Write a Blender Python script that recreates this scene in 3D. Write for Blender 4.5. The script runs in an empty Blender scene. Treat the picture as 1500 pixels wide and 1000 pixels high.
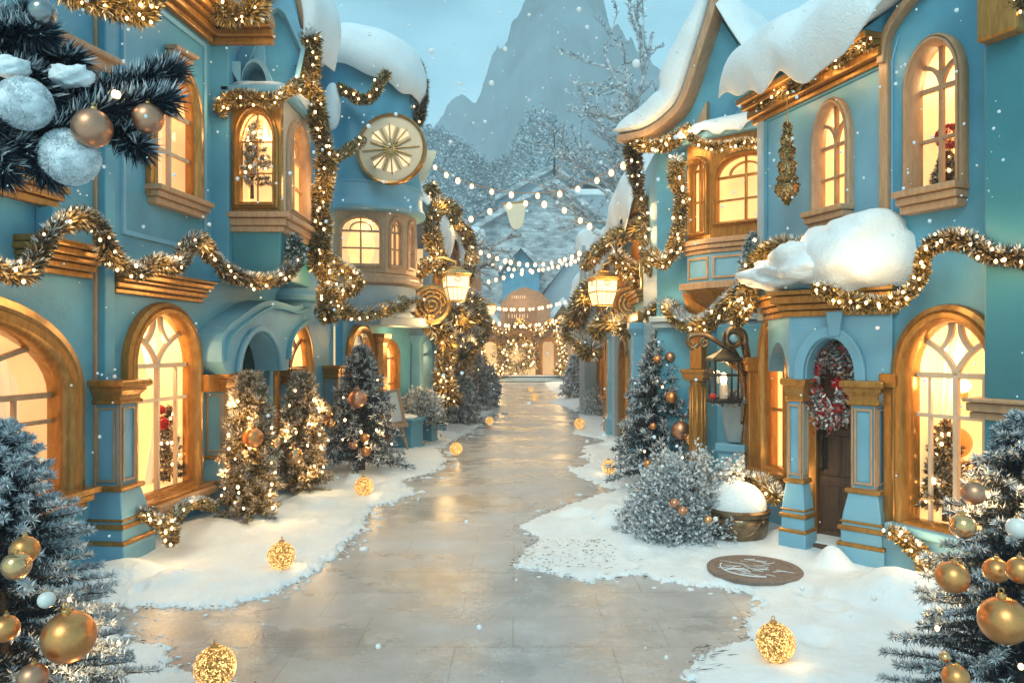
import bpy, bmesh, math, random
import numpy as np
from mathutils import Vector, noise, geometry

random.seed(7)
rng = np.random.default_rng(7)
S = bpy.context.scene
COL = S.collection
R = math.radians

# ------------------------------------------------------------------ camera, sky, sun, exposure
F, CX, CY, CAMZ = 1100.0, 755.0, 510.0, 2.0      # focal length and vanishing point measured on the photograph, eye height
cam_d = bpy.data.cameras.new('camera')
cam = bpy.data.objects.new('camera', cam_d); COL.objects.link(cam)
cam.location = (0, 0, CAMZ); cam.rotation_euler = (R(90), 0, 0)
cam_d.sensor_width = 36; cam_d.lens = 36*F/1500
cam_d.shift_x = -5/1500; cam_d.shift_y = 10/1500
cam_d.clip_start = .05; cam_d.clip_end = 3000
S.camera = cam
S.view_settings.view_transform = 'Standard'; S.view_settings.look = 'None'
S.view_settings.gamma = 1; S.view_settings.exposure = 0.3

SUN_EL, SUN_ROT = R(42), R(200)
W = bpy.data.worlds.new('World'); S.world = W; W.use_nodes = True
def build_world():
    nt = W.node_tree; n = nt.nodes; l = nt.links; n.clear()
    out = n.new('ShaderNodeOutputWorld'); bg = n.new('ShaderNodeBackground')
    sky = n.new('ShaderNodeTexSky'); sky.sky_type = 'NISHITA'; sky.sun_disc = False
    sky.sun_elevation = SUN_EL; sky.sun_rotation = SUN_ROT; sky.air_density = 1.0; sky.dust_density = 1.5
    tc = n.new('ShaderNodeTexCoord')
    mp = n.new('ShaderNodeMapping'); mp.inputs['Scale'].default_value = (1, 1, 2.2)
    l.new(tc.outputs['Generated'], mp.inputs[0])
    nz = n.new('ShaderNodeTexNoise'); nz.inputs['Scale'].default_value = 2.6; nz.inputs['Detail'].default_value = 5; nz.inputs['Roughness'].default_value = .5
    l.new(mp.outputs[0], nz.inputs['Vector'])
    rp = n.new('ShaderNodeValToRGB'); rp.color_ramp.elements[0].position = .42; rp.color_ramp.elements[1].position = .68
    l.new(nz.outputs[0], rp.inputs[0])
    sc = n.new('ShaderNodeMix'); sc.data_type = 'RGBA'; sc.blend_type = 'MULTIPLY'; sc.inputs[0].default_value = 1
    l.new(sky.outputs[0], sc.inputs[6]); sc.inputs[7].default_value = (.72, 1.36, 1.15, 1)
    cl = n.new('ShaderNodeMix'); cl.data_type = 'RGBA'
    cl.inputs[7].default_value = (4.3, 8.3, 10.0, 1)
    m2 = n.new('ShaderNodeMath'); m2.operation = 'MULTIPLY_ADD'; m2.inputs[1].default_value = .75; m2.inputs[2].default_value = .30
    l.new(rp.outputs[0], m2.inputs[0]); l.new(m2.outputs[0], cl.inputs[0]); l.new(sc.outputs[2], cl.inputs[6])
    l.new(cl.outputs[2], bg.inputs[0]); bg.inputs[1].default_value = .102
    l.new(bg.outputs[0], out.inputs[0])
build_world()
sun_d = bpy.data.lights.new('sun', 'SUN'); sun = bpy.data.objects.new('sun', sun_d); COL.objects.link(sun)
sun_d.energy = 1.0; sun_d.angle = R(25); sun_d.color = (1, .96, .9)
_az = SUN_ROT
_v = Vector((math.sin(_az)*math.cos(SUN_EL), math.cos(_az)*math.cos(SUN_EL), math.sin(SUN_EL)))   # towards the sun
sun.rotation_euler = (-_v).to_track_quat('-Z', 'Y').to_euler()
sun.location = (0, 0, 30)

c = S.cycles
c.use_denoising = True
try: c.denoiser = 'OPENIMAGEDENOISE'
except Exception: pass
c.max_bounces = 6; c.diffuse_bounces = 3; c.glossy_bounces = 3; c.transmission_bounces = 4; c.transparent_max_bounces = 8; c.volume_bounces = 1
c.sample_clamp_indirect = 4; c.sample_clamp_direct = 0
c.caustics_reflective = False; c.caustics_refractive = False
c.use_light_tree = True

# ------------------------------------------------------------------ materials
MATS = {}
def mat(name, col, rough=.5, metal=0, spec=.5, noise_amt=0, noise_scale=6, bump=0, bump_scale=40, emit=None, estr=0, sheen=0, sss=0):
    m = bpy.data.materials.new(name); m.use_nodes = True
    nt = m.node_tree; n = nt.nodes; l = nt.links; b = n['Principled BSDF']
    b.inputs['Base Color'].default_value = (*col, 1); b.inputs['Roughness'].default_value = rough
    b.inputs['Metallic'].default_value = metal; b.inputs['Specular IOR Level'].default_value = spec
    tc = n.new('ShaderNodeTexCoord')
    if noise_amt:
        nz = n.new('ShaderNodeTexNoise'); nz.inputs['Scale'].default_value = noise_scale; nz.inputs['Detail'].default_value = 6
        l.new(tc.outputs['Object'], nz.inputs['Vector'])
        mr = n.new('ShaderNodeMapRange'); mr.inputs[1].default_value = .3; mr.inputs[2].default_value = .7
        mr.inputs[3].default_value = 1-noise_amt; mr.inputs[4].default_value = 1+noise_amt
        l.new(nz.outputs[0], mr.inputs[0])
        mx = n.new('ShaderNodeVectorMath'); mx.operation = 'SCALE'; mx.inputs[0].default_value = col
        l.new(mr.outputs[0], mx.inputs['Scale']); l.new(mx.outputs[0], b.inputs['Base Color'])
        mr2 = n.new('ShaderNodeMapRange'); mr2.inputs[3].default_value = max(.02, rough-.1); mr2.inputs[4].default_value = min(1, rough+.1)
        l.new(nz.outputs[0], mr2.inputs[0]); l.new(mr2.outputs[0], b.inputs['Roughness'])
    if bump:
        n2 = n.new('ShaderNodeTexNoise'); n2.inputs['Scale'].default_value = bump_scale; n2.inputs['Detail'].default_value = 5
        l.new(tc.outputs['Object'], n2.inputs['Vector'])
        bp = n.new('ShaderNodeBump'); bp.inputs['Strength'].default_value = bump; bp.inputs['Distance'].default_value = .02
        l.new(n2.outputs[0], bp.inputs['Height']); l.new(bp.outputs[0], b.inputs['Normal'])
    if emit:
        b.inputs['Emission Color'].default_value = (*emit, 1); b.inputs['Emission Strength'].default_value = estr
    if sss:
        b.inputs['Subsurface Weight'].default_value = sss; b.inputs['Subsurface Radius'].default_value = (.05, .05, .06); b.inputs['Subsurface Scale'].default_value = .5
    MATS[name] = m
    return m
TEAL = mat('teal_paint', (.092, .305, .435), .42, noise_amt=.16, noise_scale=2.2, bump=.16, bump_scale=25)
TEAL2 = mat('pale_teal_paint', (.17, .38, .52), .4, noise_amt=.12, noise_scale=2.5, bump=.08, bump_scale=25)
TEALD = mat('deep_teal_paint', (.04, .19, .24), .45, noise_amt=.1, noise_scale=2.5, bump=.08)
def wood_mat(name, c1, c2, rough=.38, metal=0):
    m = mat(name, c1, rough, metal); nt = m.node_tree; n = nt.nodes; l = nt.links; b = n['Principled BSDF']
    tc = n.new('ShaderNodeTexCoord'); mp = n.new('ShaderNodeMapping'); mp.inputs['Scale'].default_value = (5, 5, 1.2)
    l.new(tc.outputs['Object'], mp.inputs[0])
    nz = n.new('ShaderNodeTexNoise'); nz.inputs['Scale'].default_value = 5; nz.inputs['Detail'].default_value = 8; nz.inputs['Distortion'].default_value = .8
    l.new(mp.outputs[0], nz.inputs['Vector'])
    rp = n.new('ShaderNodeValToRGB'); rp.color_ramp.elements[0].position = .35; rp.color_ramp.elements[1].position = .68
    rp.color_ramp.elements[0].color = (*c2, 1); rp.color_ramp.elements[1].color = (*c1, 1)
    l.new(nz.outputs[0], rp.inputs[0]); l.new(rp.outputs[0], b.inputs['Base Color'])
    bp = n.new('ShaderNodeBump'); bp.inputs['Strength'].default_value = .12; bp.inputs['Distance'].default_value = .01
    l.new(nz.outputs[0], bp.inputs['Height']); l.new(bp.outputs[0], b.inputs['Normal'])
    return m
GOLD = wood_mat('gilded_wood', (.50, .24, .055), (.34, .15, .03), .24, .45)
TAN = wood_mat('tan_wood', (.50, .30, .17), (.38, .22, .12), .42)
BROWN = wood_mat('brown_wood', (.135, .068, .04), (.09, .045, .026), .4)
CREAM = mat('cream_wood', (.62, .47, .34), .45, noise_amt=.08)
BRONZE = mat('bronze', (.22, .14, .075), .3, .75, noise_amt=.3, noise_scale=12, bump=.1)
IRON = mat('dark_iron', (.03, .027, .025), .38, .7, noise_amt=.2)
GOLDM = mat('gold_metal', (.62, .37, .13), .3, .85, noise_amt=.25, noise_scale=30, bump=.2, bump_scale=60)
CLOCKM = mat('cream_gold_enamel', (.84, .62, .42), .38, .1, noise_amt=.05)
SNOW = mat('snow', (.76, .80, .83), .6, noise_amt=.05, noise_scale=3, bump=.6, bump_scale=38, sss=.0)
SNOWP = mat('packed_snow', (.75, .805, .85), .55, noise_amt=.05, noise_scale=5, bump=.45, bump_scale=34)
WHITE = mat('white_board', (.75, .75, .73), .5, noise_amt=.05)
RED = mat('red_gloss', (.42, .01, .012), .22)
BARK = mat('bark', (.07, .05, .04), .8, noise_amt=.3, noise_scale=14, bump=.5)
SLATE = mat('snow_dusted_slate', (.17, .18, .20), .7)
CLOTH = mat('cream_cloth', (.75, .68, .52), .7, noise_amt=.05)
GREYP = mat('grey_paint', (.34, .42, .47), .5, noise_amt=.08)
WARMP = mat('ochre_paint', (.42, .26, .15), .55, noise_amt=.12)
def island_mat(name, stops, rough=.45, metal=.0, spec=.5, trans=0):
    m = bpy.data.materials.new(name); m.use_nodes = True; nt = m.node_tree; n = nt.nodes; l = nt.links; b = n['Principled BSDF']
    g = n.new('ShaderNodeNewGeometry'); rp = n.new('ShaderNodeValToRGB'); e = rp.color_ramp.elements
    while len(e) < len(stops): e.new(.5)
    for i, (p, cc) in enumerate(stops): e[i].position = p; e[i].color = (*cc, 1)
    l.new(g.outputs['Random Per Island'], rp.inputs[0]); l.new(rp.outputs[0], b.inputs['Base Color'])
    b.inputs['Roughness'].default_value = rough; b.inputs['Metallic'].default_value = metal; b.inputs['Specular IOR Level'].default_value = spec
    MATS[name] = m; return m
TINSEL = island_mat('gold_tinsel', [(0, (.025, .023, .012)), (.22, (.08, .055, .018)), (.42, (.30, .18, .04)), (.68, (.55, .34, .09)), (.88, (.74, .55, .25)), (1, (.9, .87, .8))], .30, .40)
TINSELD = island_mat('olive_tinsel', [(0, (.012, .016, .016)), (.36, (.04, .036, .026)), (.58, (.17, .105, .04)), (.82, (.44, .28, .10)), (.95, (.6, .48, .33)), (1, (.85, .86, .88))], .35, .3)
FIRD = island_mat('dark_fir_needles', [(0, (.004, .009, .018)), (.55, (.010, .022, .038)), (.85, (.025, .048, .07)), (.97, (.10, .13, .16)), (1, (.5, .54, .58))], .42, 0)
FROST = island_mat('frosted_needles', [(0, (.14, .17, .20)), (.3, (.36, .40, .44)), (.65, (.64, .68, .71)), (1, (.84, .86, .88))], .5, 0)
FROSTW = island_mat('glow_tinted_needles', [(0, (.10, .075, .045)), (.3, (.30, .21, .12)), (.65, (.56, .45, .33)), (1, (.82, .80, .78))], .45, .1)  # warm tint puts the glow of nearby lights into the frost colour
BUSHM = island_mat('grey_bush_leaves', [(0, (.05, .07, .09)), (.3, (.22, .25, .29)), (.6, (.56, .60, .64)), (1, (.86, .88, .90))], .5, 0)
GREENL = island_mat('green_leaves', [(0, (.01, .03, .025)), (.6, (.03, .08, .06)), (1, (.35, .45, .42))], .45, 0)
WREATHM = island_mat('silver_red_foil', [(0, (.05, .045, .04)), (.22, (.35, .32, .3)), (.45, (.75, .73, .7)), (.70, (.9, .88, .86)), (.72, (.5, .014, .012)), (.92, (.62, .025, .018)), (1, (.7, .36, .14))], .3, .1)
def emit_mat(name, col, strength, vary=0, scale=8):
    m = bpy.data.materials.new(name); m.use_nodes = True; nt = m.node_tree; n = nt.nodes; l = nt.links; n.clear()
    o = n.new('ShaderNodeOutputMaterial'); e = n.new('ShaderNodeEmission'); e.inputs[0].default_value = (*col, 1); e.inputs[1].default_value = strength
    if vary:
        tc = n.new('ShaderNodeTexCoord'); nz = n.new('ShaderNodeTexNoise'); nz.inputs['Scale'].default_value = scale; nz.inputs['Detail'].default_value = 4
        l.new(tc.outputs['Object'], nz.inputs['Vector']); mr = n.new('ShaderNodeMapRange')
        mr.inputs[1].default_value = .3; mr.inputs[2].default_value = .7; mr.inputs[3].default_value = strength*(1-vary); mr.inputs[4].default_value = strength*(1+vary)
        l.new(nz.outputs[0], mr.inputs[0]); l.new(mr.outputs[0], e.inputs[1])
    l.new(e.outputs[0], o.inputs[0]); MATS[name] = m; return m
def bulb_mat(name, k):
    "bulb: amber rim in the colour imitates a halo round the white-hot middle"
    m = bpy.data.materials.new(name); m.use_nodes = True; nt = m.node_tree; n = nt.nodes; l = nt.links; n.clear()
    o = n.new('ShaderNodeOutputMaterial'); e = n.new('ShaderNodeEmission'); w = n.new('ShaderNodeLayerWeight'); w.inputs[0].default_value = .5
    rp = n.new('ShaderNodeValToRGB'); q = rp.color_ramp.elements; q[0].position = .15; q[0].color = (1, .74, .36, 1); q[1].position = .8; q[1].color = (.30, .12, .022, 1)
    l.new(w.outputs['Facing'], rp.inputs[0]); l.new(rp.outputs[0], e.inputs[0]); e.inputs[1].default_value = k; l.new(e.outputs[0], o.inputs[0]); MATS[name] = m; return m
BULB = bulb_mat('bulb_light', 9); BULBFAR = bulb_mat('bulb_light_far', 4.5)
ROOM = mat('self_lit_room', (.80, .58, .34), .8, noise_amt=.25, noise_scale=2.5, emit=(1, .64, .27), estr=.75)  # room walls glow by themselves in place of lamplight
ROOMD = mat('dim_self_lit_room', (.70, .46, .27), .8, noise_amt=.25, noise_scale=2.5, emit=(1, .62, .29), estr=.5)  # same glow put into the walls, dimmer
LAMPG = emit_mat('lamp_glass', (1, .74, .40), 1.7)
HOT = emit_mat('lamp_globe', (1, .72, .36), 9)
def curtain_mat():
    m = mat('self_lit_curtain', (.85, .75, .6), .8); b = m.node_tree.nodes['Principled BSDF']
    b.inputs['Emission Color'].default_value = (1, .72, .40, 1); b.inputs['Emission Strength'].default_value = .38  # emission makes the cloth look lit from behind
    return m
CURT = curtain_mat()
def glass_mat():
    m = bpy.data.materials.new('window_glass'); m.use_nodes = True; nt = m.node_tree; n = nt.nodes; l = nt.links; n.clear()
    o = n.new('ShaderNodeOutputMaterial'); t = n.new('ShaderNodeBsdfTransparent'); t.inputs[0].default_value = (1, .95, .88, 1)
    g = n.new('ShaderNodeBsdfGlossy'); g.inputs['Roughness'].default_value = .05; mx = n.new('ShaderNodeMixShader')
    f0 = n.new('ShaderNodeLayerWeight'); f0.inputs[0].default_value = .5; f1 = n.new('ShaderNodeMath'); f1.operation = 'POWER'; f1.inputs[1].default_value = 4; l.new(f0.outputs['Facing'], f1.inputs[0]); f = n.new('ShaderNodeMath'); f.operation = 'MULTIPLY_ADD'; f.inputs[1].default_value = .35; f.inputs[2].default_value = .035; l.new(f1.outputs[0], f.inputs[0])
    l.new(f.outputs[0], mx.inputs[0]); l.new(t.outputs[0], mx.inputs[1]); l.new(g.outputs[0], mx.inputs[2]); l.new(mx.outputs[0], o.inputs[0])
    return m
GLASS = glass_mat()
def bauble_mat(name, col, rough, metal=.9):
    return mat(name, col, rough, metal, noise_amt=.08, noise_scale=9)
B_GOLD = bauble_mat('satin_gold', (.70, .29, .10), .33)
B_ROSE = bauble_mat('rose_bronze', (.55, .27, .165), .36)
B_BRASS = bauble_mat('brass_gloss', (.74, .41, .19), .18)
B_SILV = bauble_mat('smoky_silver', (.30, .30, .30), .22)
B_WHITE = mat('pearl_white', (.74, .70, .66), .3)
def glitter_mat():
    m = bpy.data.materials.new('glowing_gold_glitter'); m.use_nodes = True; nt = m.node_tree; n = nt.nodes; l = nt.links; b = n['Principled BSDF']
    tc = n.new('ShaderNodeTexCoord'); v = n.new('ShaderNodeTexVoronoi'); v.inputs['Scale'].default_value = 15
    l.new(tc.outputs['Object'], v.inputs['Vector'])
    rp = n.new('ShaderNodeValToRGB'); rp.color_ramp.elements[0].color = (.85, .50, .14, 1); rp.color_ramp.elements[1].color = (.28, .13, .03, 1); rp.color_ramp.elements[1].position = .65
    l.new(v.outputs['Distance'], rp.inputs[0]); l.new(rp.outputs[0], b.inputs['Base Color'])
    b.inputs['Metallic'].default_value = .7; b.inputs['Roughness'].default_value = .3
    sp = n.new('ShaderNodeSeparateColor'); l.new(v.outputs['Color'], sp.inputs[0])
    pw = n.new('ShaderNodeMath'); pw.operation = 'POWER'; pw.inputs[1].default_value = 4; l.new(sp.outputs[0], pw.inputs[0])
    ml = n.new('ShaderNodeMath'); ml.operation = 'MULTIPLY_ADD'; ml.inputs[1].default_value = 3.2; ml.inputs[2].default_value = .10; l.new(pw.outputs[0], ml.inputs[0])
    b.inputs['Emission Color'].default_value = (1, .56, .18, 1); l.new(ml.outputs[0], b.inputs['Emission Strength'])
    bp = n.new('ShaderNodeBump'); bp.inputs['Strength'].default_value = .7; bp.inputs['Distance'].default_value = .05; l.new(v.outputs['Distance'], bp.inputs['Height']); l.new(bp.outputs[0], b.inputs['Normal'])
    return m
GLITTER = glitter_mat()
def glitter_plain():
    m = mat('gold_glitter', (.55, .34, .11), .32, .75); nt = m.node_tree; n = nt.nodes; l = nt.links; b = n['Principled BSDF']
    tc = n.new('ShaderNodeTexCoord'); v = n.new('ShaderNodeTexVoronoi'); v.inputs['Scale'].default_value = 90
    l.new(tc.outputs['Object'], v.inputs['Vector']); rp = n.new('ShaderNodeValToRGB'); rp.color_ramp.elements[0].color = (.12, .06, .02, 1); rp.color_ramp.elements[1].color = (.85, .6, .28, 1)
    sp = n.new('ShaderNodeSeparateColor'); l.new(v.outputs['Color'], sp.inputs[0]); l.new(sp.outputs[0], rp.inputs[0]); l.new(rp.outputs[0], b.inputs['Base Color'])
    bp = n.new('ShaderNodeBump'); bp.inputs['Strength'].default_value = 1; bp.inputs['Distance'].default_value = .03; l.new(sp.outputs[1], bp.inputs['Height']); l.new(bp.outputs[0], b.inputs['Normal'])
    return m
GLIT2 = glitter_plain()

# ------------------------------------------------------------------ helpers: points, meshes, objects
def at(px, py, Y):
    "point seen at pixel px,py of the photograph at depth Y"
    return Vector(((px-CX)/F*Y, Y, CAMZ-(py-CY)/F*Y))
def gnd(px, py, z=0):
    Y = (CAMZ-z)*F/(py-CY); return Vector(((px-CX)/F*Y, Y, z))
WLOC = {}
def tag(o, label=None, cat=None, group=None, kind=None):
    if label: o['label'] = label
    if cat: o['category'] = cat
    if group: o['group'] = group
    if kind: o['kind'] = kind
    return o
def thing(name, label, cat, loc=(0, 0, 0), group=None):
    o = bpy.data.objects.new(name, None); COL.objects.link(o); o.location = loc; o.empty_display_size = .1
    WLOC[o.name] = Vector(loc); tag(o, label, cat, group); return o
def link_mesh(name, me, m, parent=None, loc=None):
    if m is not None and not me.materials: me.materials.append(m)
    o = bpy.data.objects.new(name, me); COL.objects.link(o)
    if parent is not None: o.parent = parent
    if loc is not None: o.location = loc
    return o
def root_loc(o):
    while o.parent is not None: o = o.parent
    return WLOC.get(o.name, Vector((0, 0, 0)))
class MB:
    "collects vertices (world space) and faces; build() links them as ONE mesh object"
    def __init__(s): s.v = []; s.f = []
    def add(s, vs, fs):
        k = len(s.v); s.v += [Vector(p) for p in vs]; s.f += [tuple(i+k for i in f) for f in fs]; return s
    def box(s, c, size, rz=0):
        c = Vector(c); hx, hy, hz = size[0]/2, size[1]/2, size[2]/2; ca, sa = math.cos(rz), math.sin(rz)
        vs = []
        for dz in (-hz, hz):
            for dx, dy in ((-hx, -hy), (hx, -hy), (hx, hy), (-hx, hy)):
                vs.append(c+Vector((dx*ca-dy*sa, dx*sa+dy*ca, dz)))
        return s.add(vs, [(0, 3, 2, 1), (4, 5, 6, 7), (0, 1, 5, 4), (1, 2, 6, 5), (2, 3, 7, 6), (3, 0, 4, 7)])
    def fbox(s, fa, u0, u1, v0, v1, w0, w1):
        vs = [fa.W(u, v, w) for w in (w0, w1) for u, v in ((u0, v0), (u1, v0), (u1, v1), (u0, v1))]
        return s.add(vs, [(0, 3, 2, 1), (4, 5, 6, 7), (0, 1, 5, 4), (1, 2, 6, 5), (2, 3, 7, 6), (3, 0, 4, 7)])
    def prism(s, fa, outline, w0, w1, holes=()):
        loops = [[Vector((u, v, 0)) for u, v in outline]]+[[Vector((u, v, 0)) for u, v in h] for h in holes]
        tris = geometry.tessellate_polygon(loops); flat = [p for lp in loops for p in lp]; n = len(flat)
        vs = [fa.W(p.x, p.y, w0) for p in flat]+[fa.W(p.x, p.y, w1) for p in flat]
        fs = [tuple(t) for t in tris]+[tuple(i+n for i in reversed(t)) for t in tris]
        k = 0
        for lp in loops:
            m = len(lp)
            for i in range(m): a, b = k+i, k+(i+1) % m; fs.append((a, b, b+n, a+n))
            k += m
        return s.add(vs, fs)
    def sweep(s, fa, loop, profile, closed=True):
        "moulding: profile of (offset outwards, w) carried round a 2-D loop"
        rings = [[fa.W(u, v, w) for u, v in offset(loop, o, closed)] for o, w in profile]
        n = len(loop); vs = [p for r in rings for p in r]; fs = []
        for j in range(len(rings)-1):
            for i in range(n if closed else n-1):
                a, b = j*n+i, j*n+(i+1) % n; fs.append((a, b, b+n, a+n))
        if not closed:
            fs.append(tuple(j*n for j in range(len(rings)))); fs.append(tuple(j*n+n-1 for j in range(len(rings)-1, -1, -1)))
        return s.add(vs, fs)
    def bar(s, fa, pts, width, w0, w1):
        "flat bar of given width along a 2-D polyline"
        A = offset(pts, width/2, False); B = offset(pts, -width/2, False)
        vs = []; fs = []
        for a, b in zip(A, B): vs += [fa.W(*a, w0), fa.W(*b, w0), fa.W(*b, w1), fa.W(*a, w1)]
        for i in range(len(pts)-1):
            k = 4*i
            for j in range(4): fs.append((k+j, k+(j+1) % 4, k+4+(j+1) % 4, k+4+j))
        k = 4*(len(pts)-1); fs += [(0, 3, 2, 1), (k, k+1, k+2, k+3)]
        return s.add(vs, fs)
    def tube(s, pts, rad, n=8, cap=True):
        pts = [Vector(p) for p in pts]; m = len(pts); rr = rad if isinstance(rad, (list, tuple)) else [rad]*m
        vs = []; fs = []; up = None
        for i, p in enumerate(pts):
            t = (pts[min(i+1, m-1)]-pts[max(i-1, 0)]).normalized()
            if up is None: up = t.orthogonal().normalized()
            up = (up-t*up.dot(t)); up = up.normalized() if up.length > 1e-6 else t.orthogonal().normalized()
            sd = t.cross(up)
            for k in range(n):
                a = 2*math.pi*k/n; vs.append(p+(up*math.cos(a)+sd*math.sin(a))*rr[i])
        for i in range(m-1):
            for k in range(n): a = i*n+k; b = i*n+(k+1) % n; fs.append((a, b, b+n, a+n))
        if cap: fs += [tuple(range(n-1, -1, -1)), tuple(range((m-1)*n, m*n))]
        return s.add(vs, fs)
    def lathe(s, prof, c, n=24, a0=0, a1=2*math.pi):
        c = Vector(c); full = abs(a1-a0-2*math.pi) < 1e-6; cnt = n if full else n+1
        vs = []; fs = []
        for r, z in prof:
            for k in range(cnt): a = a0+(a1-a0)*k/n; vs.append(c+Vector((r*math.cos(a), r*math.sin(a), z)))
        for j in range(len(prof)-1):
            for k in range(n): a = j*cnt+k; b = j*cnt+(k+1) % cnt; fs.append((a, b, b+cnt, a+cnt))
        if full: fs += [tuple(range(n-1, -1, -1)), tuple(range((len(prof)-1)*n, len(prof)*n))]
        return s.add(vs, fs)
    def sqlathe(s, prof, c, rz=0):
        "square 'turning': profile of (half width, z)"
        c = Vector(c); vs = []; fs = []
        for h, z in prof:
            for dx, dy in ((-h, -h), (h, -h), (h, h), (-h, h)):
                vs.append(c+Vector((dx*math.cos(rz)-dy*math.sin(rz), dx*math.sin(rz)+dy*math.cos(rz), z)))
        for j in range(len(prof)-1):
            for k in range(4): a = 4*j+k; b = 4*j+(k+1) % 4; fs.append((a, b, b+4, a+4))
        m = 4*(len(prof)-1); fs += [(3, 2, 1, 0), (m, m+1, m+2, m+3)]
        return s.add(vs, fs)
    def ball(s, c, r, seg=12, rings=8, sq=(1, 1, 1), nz=0, nf=1.5, seed=0, ex=1.0):
        c = Vector(c); vs = []; fs = []
        rx, ry, rz_ = [r*q for q in sq]
        for j in range(rings+1):
            ph = -math.pi/2+math.pi*j/rings
            for k in range(seg):
                th = 2*math.pi*k/seg
                d = Vector((math.cos(ph)*math.cos(th), math.cos(ph)*math.sin(th), math.sin(ph)))
                e = Vector([math.copysign(abs(q)**ex, q) for q in d])
                f = 1+(nz*(noise.noise(d*nf+Vector((seed*3.7, seed*1.3, seed)))+.35*noise.noise(d*nf*2.7+Vector((seed, 5, 1)))) if nz else 0)
                vs.append(c+Vector((e.x*rx, e.y*ry, e.z*rz_))*f)
        for j in range(rings):
            for k in range(seg): a = j*seg+k; b = j*seg+(k+1) % seg; fs.append((a, b, b+seg, a+seg))
        return s.add(vs, fs)
    def build(s, name, m, parent=None, smooth=False, bevel=0, label=None, sub=0):
        o0 = root_loc(parent) if parent is not None else Vector((0, 0, 0))
        me = bpy.data.meshes.new(name); me.from_pydata([p-o0 for p in s.v], [], s.f)
        bm = bmesh.new(); bm.from_mesh(me); bmesh.ops.remove_doubles(bm, verts=bm.verts, dist=1e-5); bmesh.ops.recalc_face_normals(bm, faces=bm.faces); bm.to_mesh(me); bm.free()
        o = link_mesh(name, me, m, parent)
        if smooth:
            me.polygons.foreach_set('use_smooth', [True]*len(me.polygons))
            if smooth != 'all':
                try: me.set_sharp_from_angle(angle=R(38))
                except Exception: pass
        if sub:
            md = o.modifiers.new('Subsurf', 'SUBSURF'); md.levels = sub; md.render_levels = sub
        if bevel:
            md = o.modifiers.new('Bevel', 'BEVEL'); md.width = bevel; md.segments = 2; md.limit_method = 'ANGLE'; md.angle_limit = R(40); md.harden_normals = False
        if label: o['label'] = label
        return o
def offset(loop, d, closed=True):
    n = len(loop); out = []
    for i in range(n):
        p = Vector(loop[i])
        a = Vector(loop[(i-1) % n]) if (closed or i > 0) else None
        b = Vector(loop[(i+1) % n]) if (closed or i < n-1) else None
        e1 = (p-a) if a is not None else (b-p); e2 = (b-p) if b is not None else (p-a)
        if e1.length < 1e-9: e1 = e2
        if e2.length < 1e-9: e2 = e1
        n1 = Vector((e1.y, -e1.x)).normalized(); n2 = Vector((e2.y, -e2.x)).normalized()
        m = n1+n2; L = m.length
        if L < .2: m = n1; k = 1
        else: m /= L; k = min(1/max(.3, m.dot(n1)), 1.8)
        q = p+m*d*k; out.append((q.x, q.y))
    return out
class Fac:
    "a facade: plan line p0-p1; u along it, v height, w out towards the street"
    def __init__(s, p0, p1, face=(0, 0)):
        s.p = Vector((*p0, 0)); q = Vector((*p1, 0)); s.L = (q-s.p).length; s.d = (q-s.p).normalized()
        s.n = Vector((s.d.y, -s.d.x, 0))
        if s.n.dot(Vector((*face, 0))-s.p) < 0: s.n = -s.n
    def W(s, u, v, w=0): return s.p+s.d*u+s.n*w+Vector((0, 0, v))
    def u(s, px, w=0):
        k = (px-CX)/F; p = s.p+s.n*w
        t = (p.x*s.d.y-p.y*s.d.x)/(k*s.d.y-s.d.x); s.t = t
        return (Vector((k*t, t, 0))-p).dot(s.d)
    def uv(s, px, py, w=0):
        u = s.u(px, w); return (u, CAMZ-(py-CY)/F*s.t)
    def v(s, px, py, w=0): return s.uv(px, py, w)[1]
def catmull(pts, per=10):
    pts = [Vector(p) for p in pts]; out = []
    P = [pts[0]*2-pts[1]]+pts+[pts[-1]*2-pts[-2]]
    for i in range(1, len(P)-2):
        a, b, c_, d = P[i-1], P[i], P[i+1], P[i+2]
        for k in range(per):
            t = k/per; out.append(.5*((2*b)+(c_-a)*t+(2*a-5*b+4*c_-d)*t*t+(3*b-a-3*c_+d)*t**3))
    out.append(pts[-1]); return out
def bez(p, q, r, n=8):
    return [((1-t)**2*p[0]+2*t*(1-t)*q[0]+t*t*r[0], (1-t)**2*p[1]+2*t*(1-t)*q[1]+t*t*r[1]) for t in [i/n for i in range(n+1)]]
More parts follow.
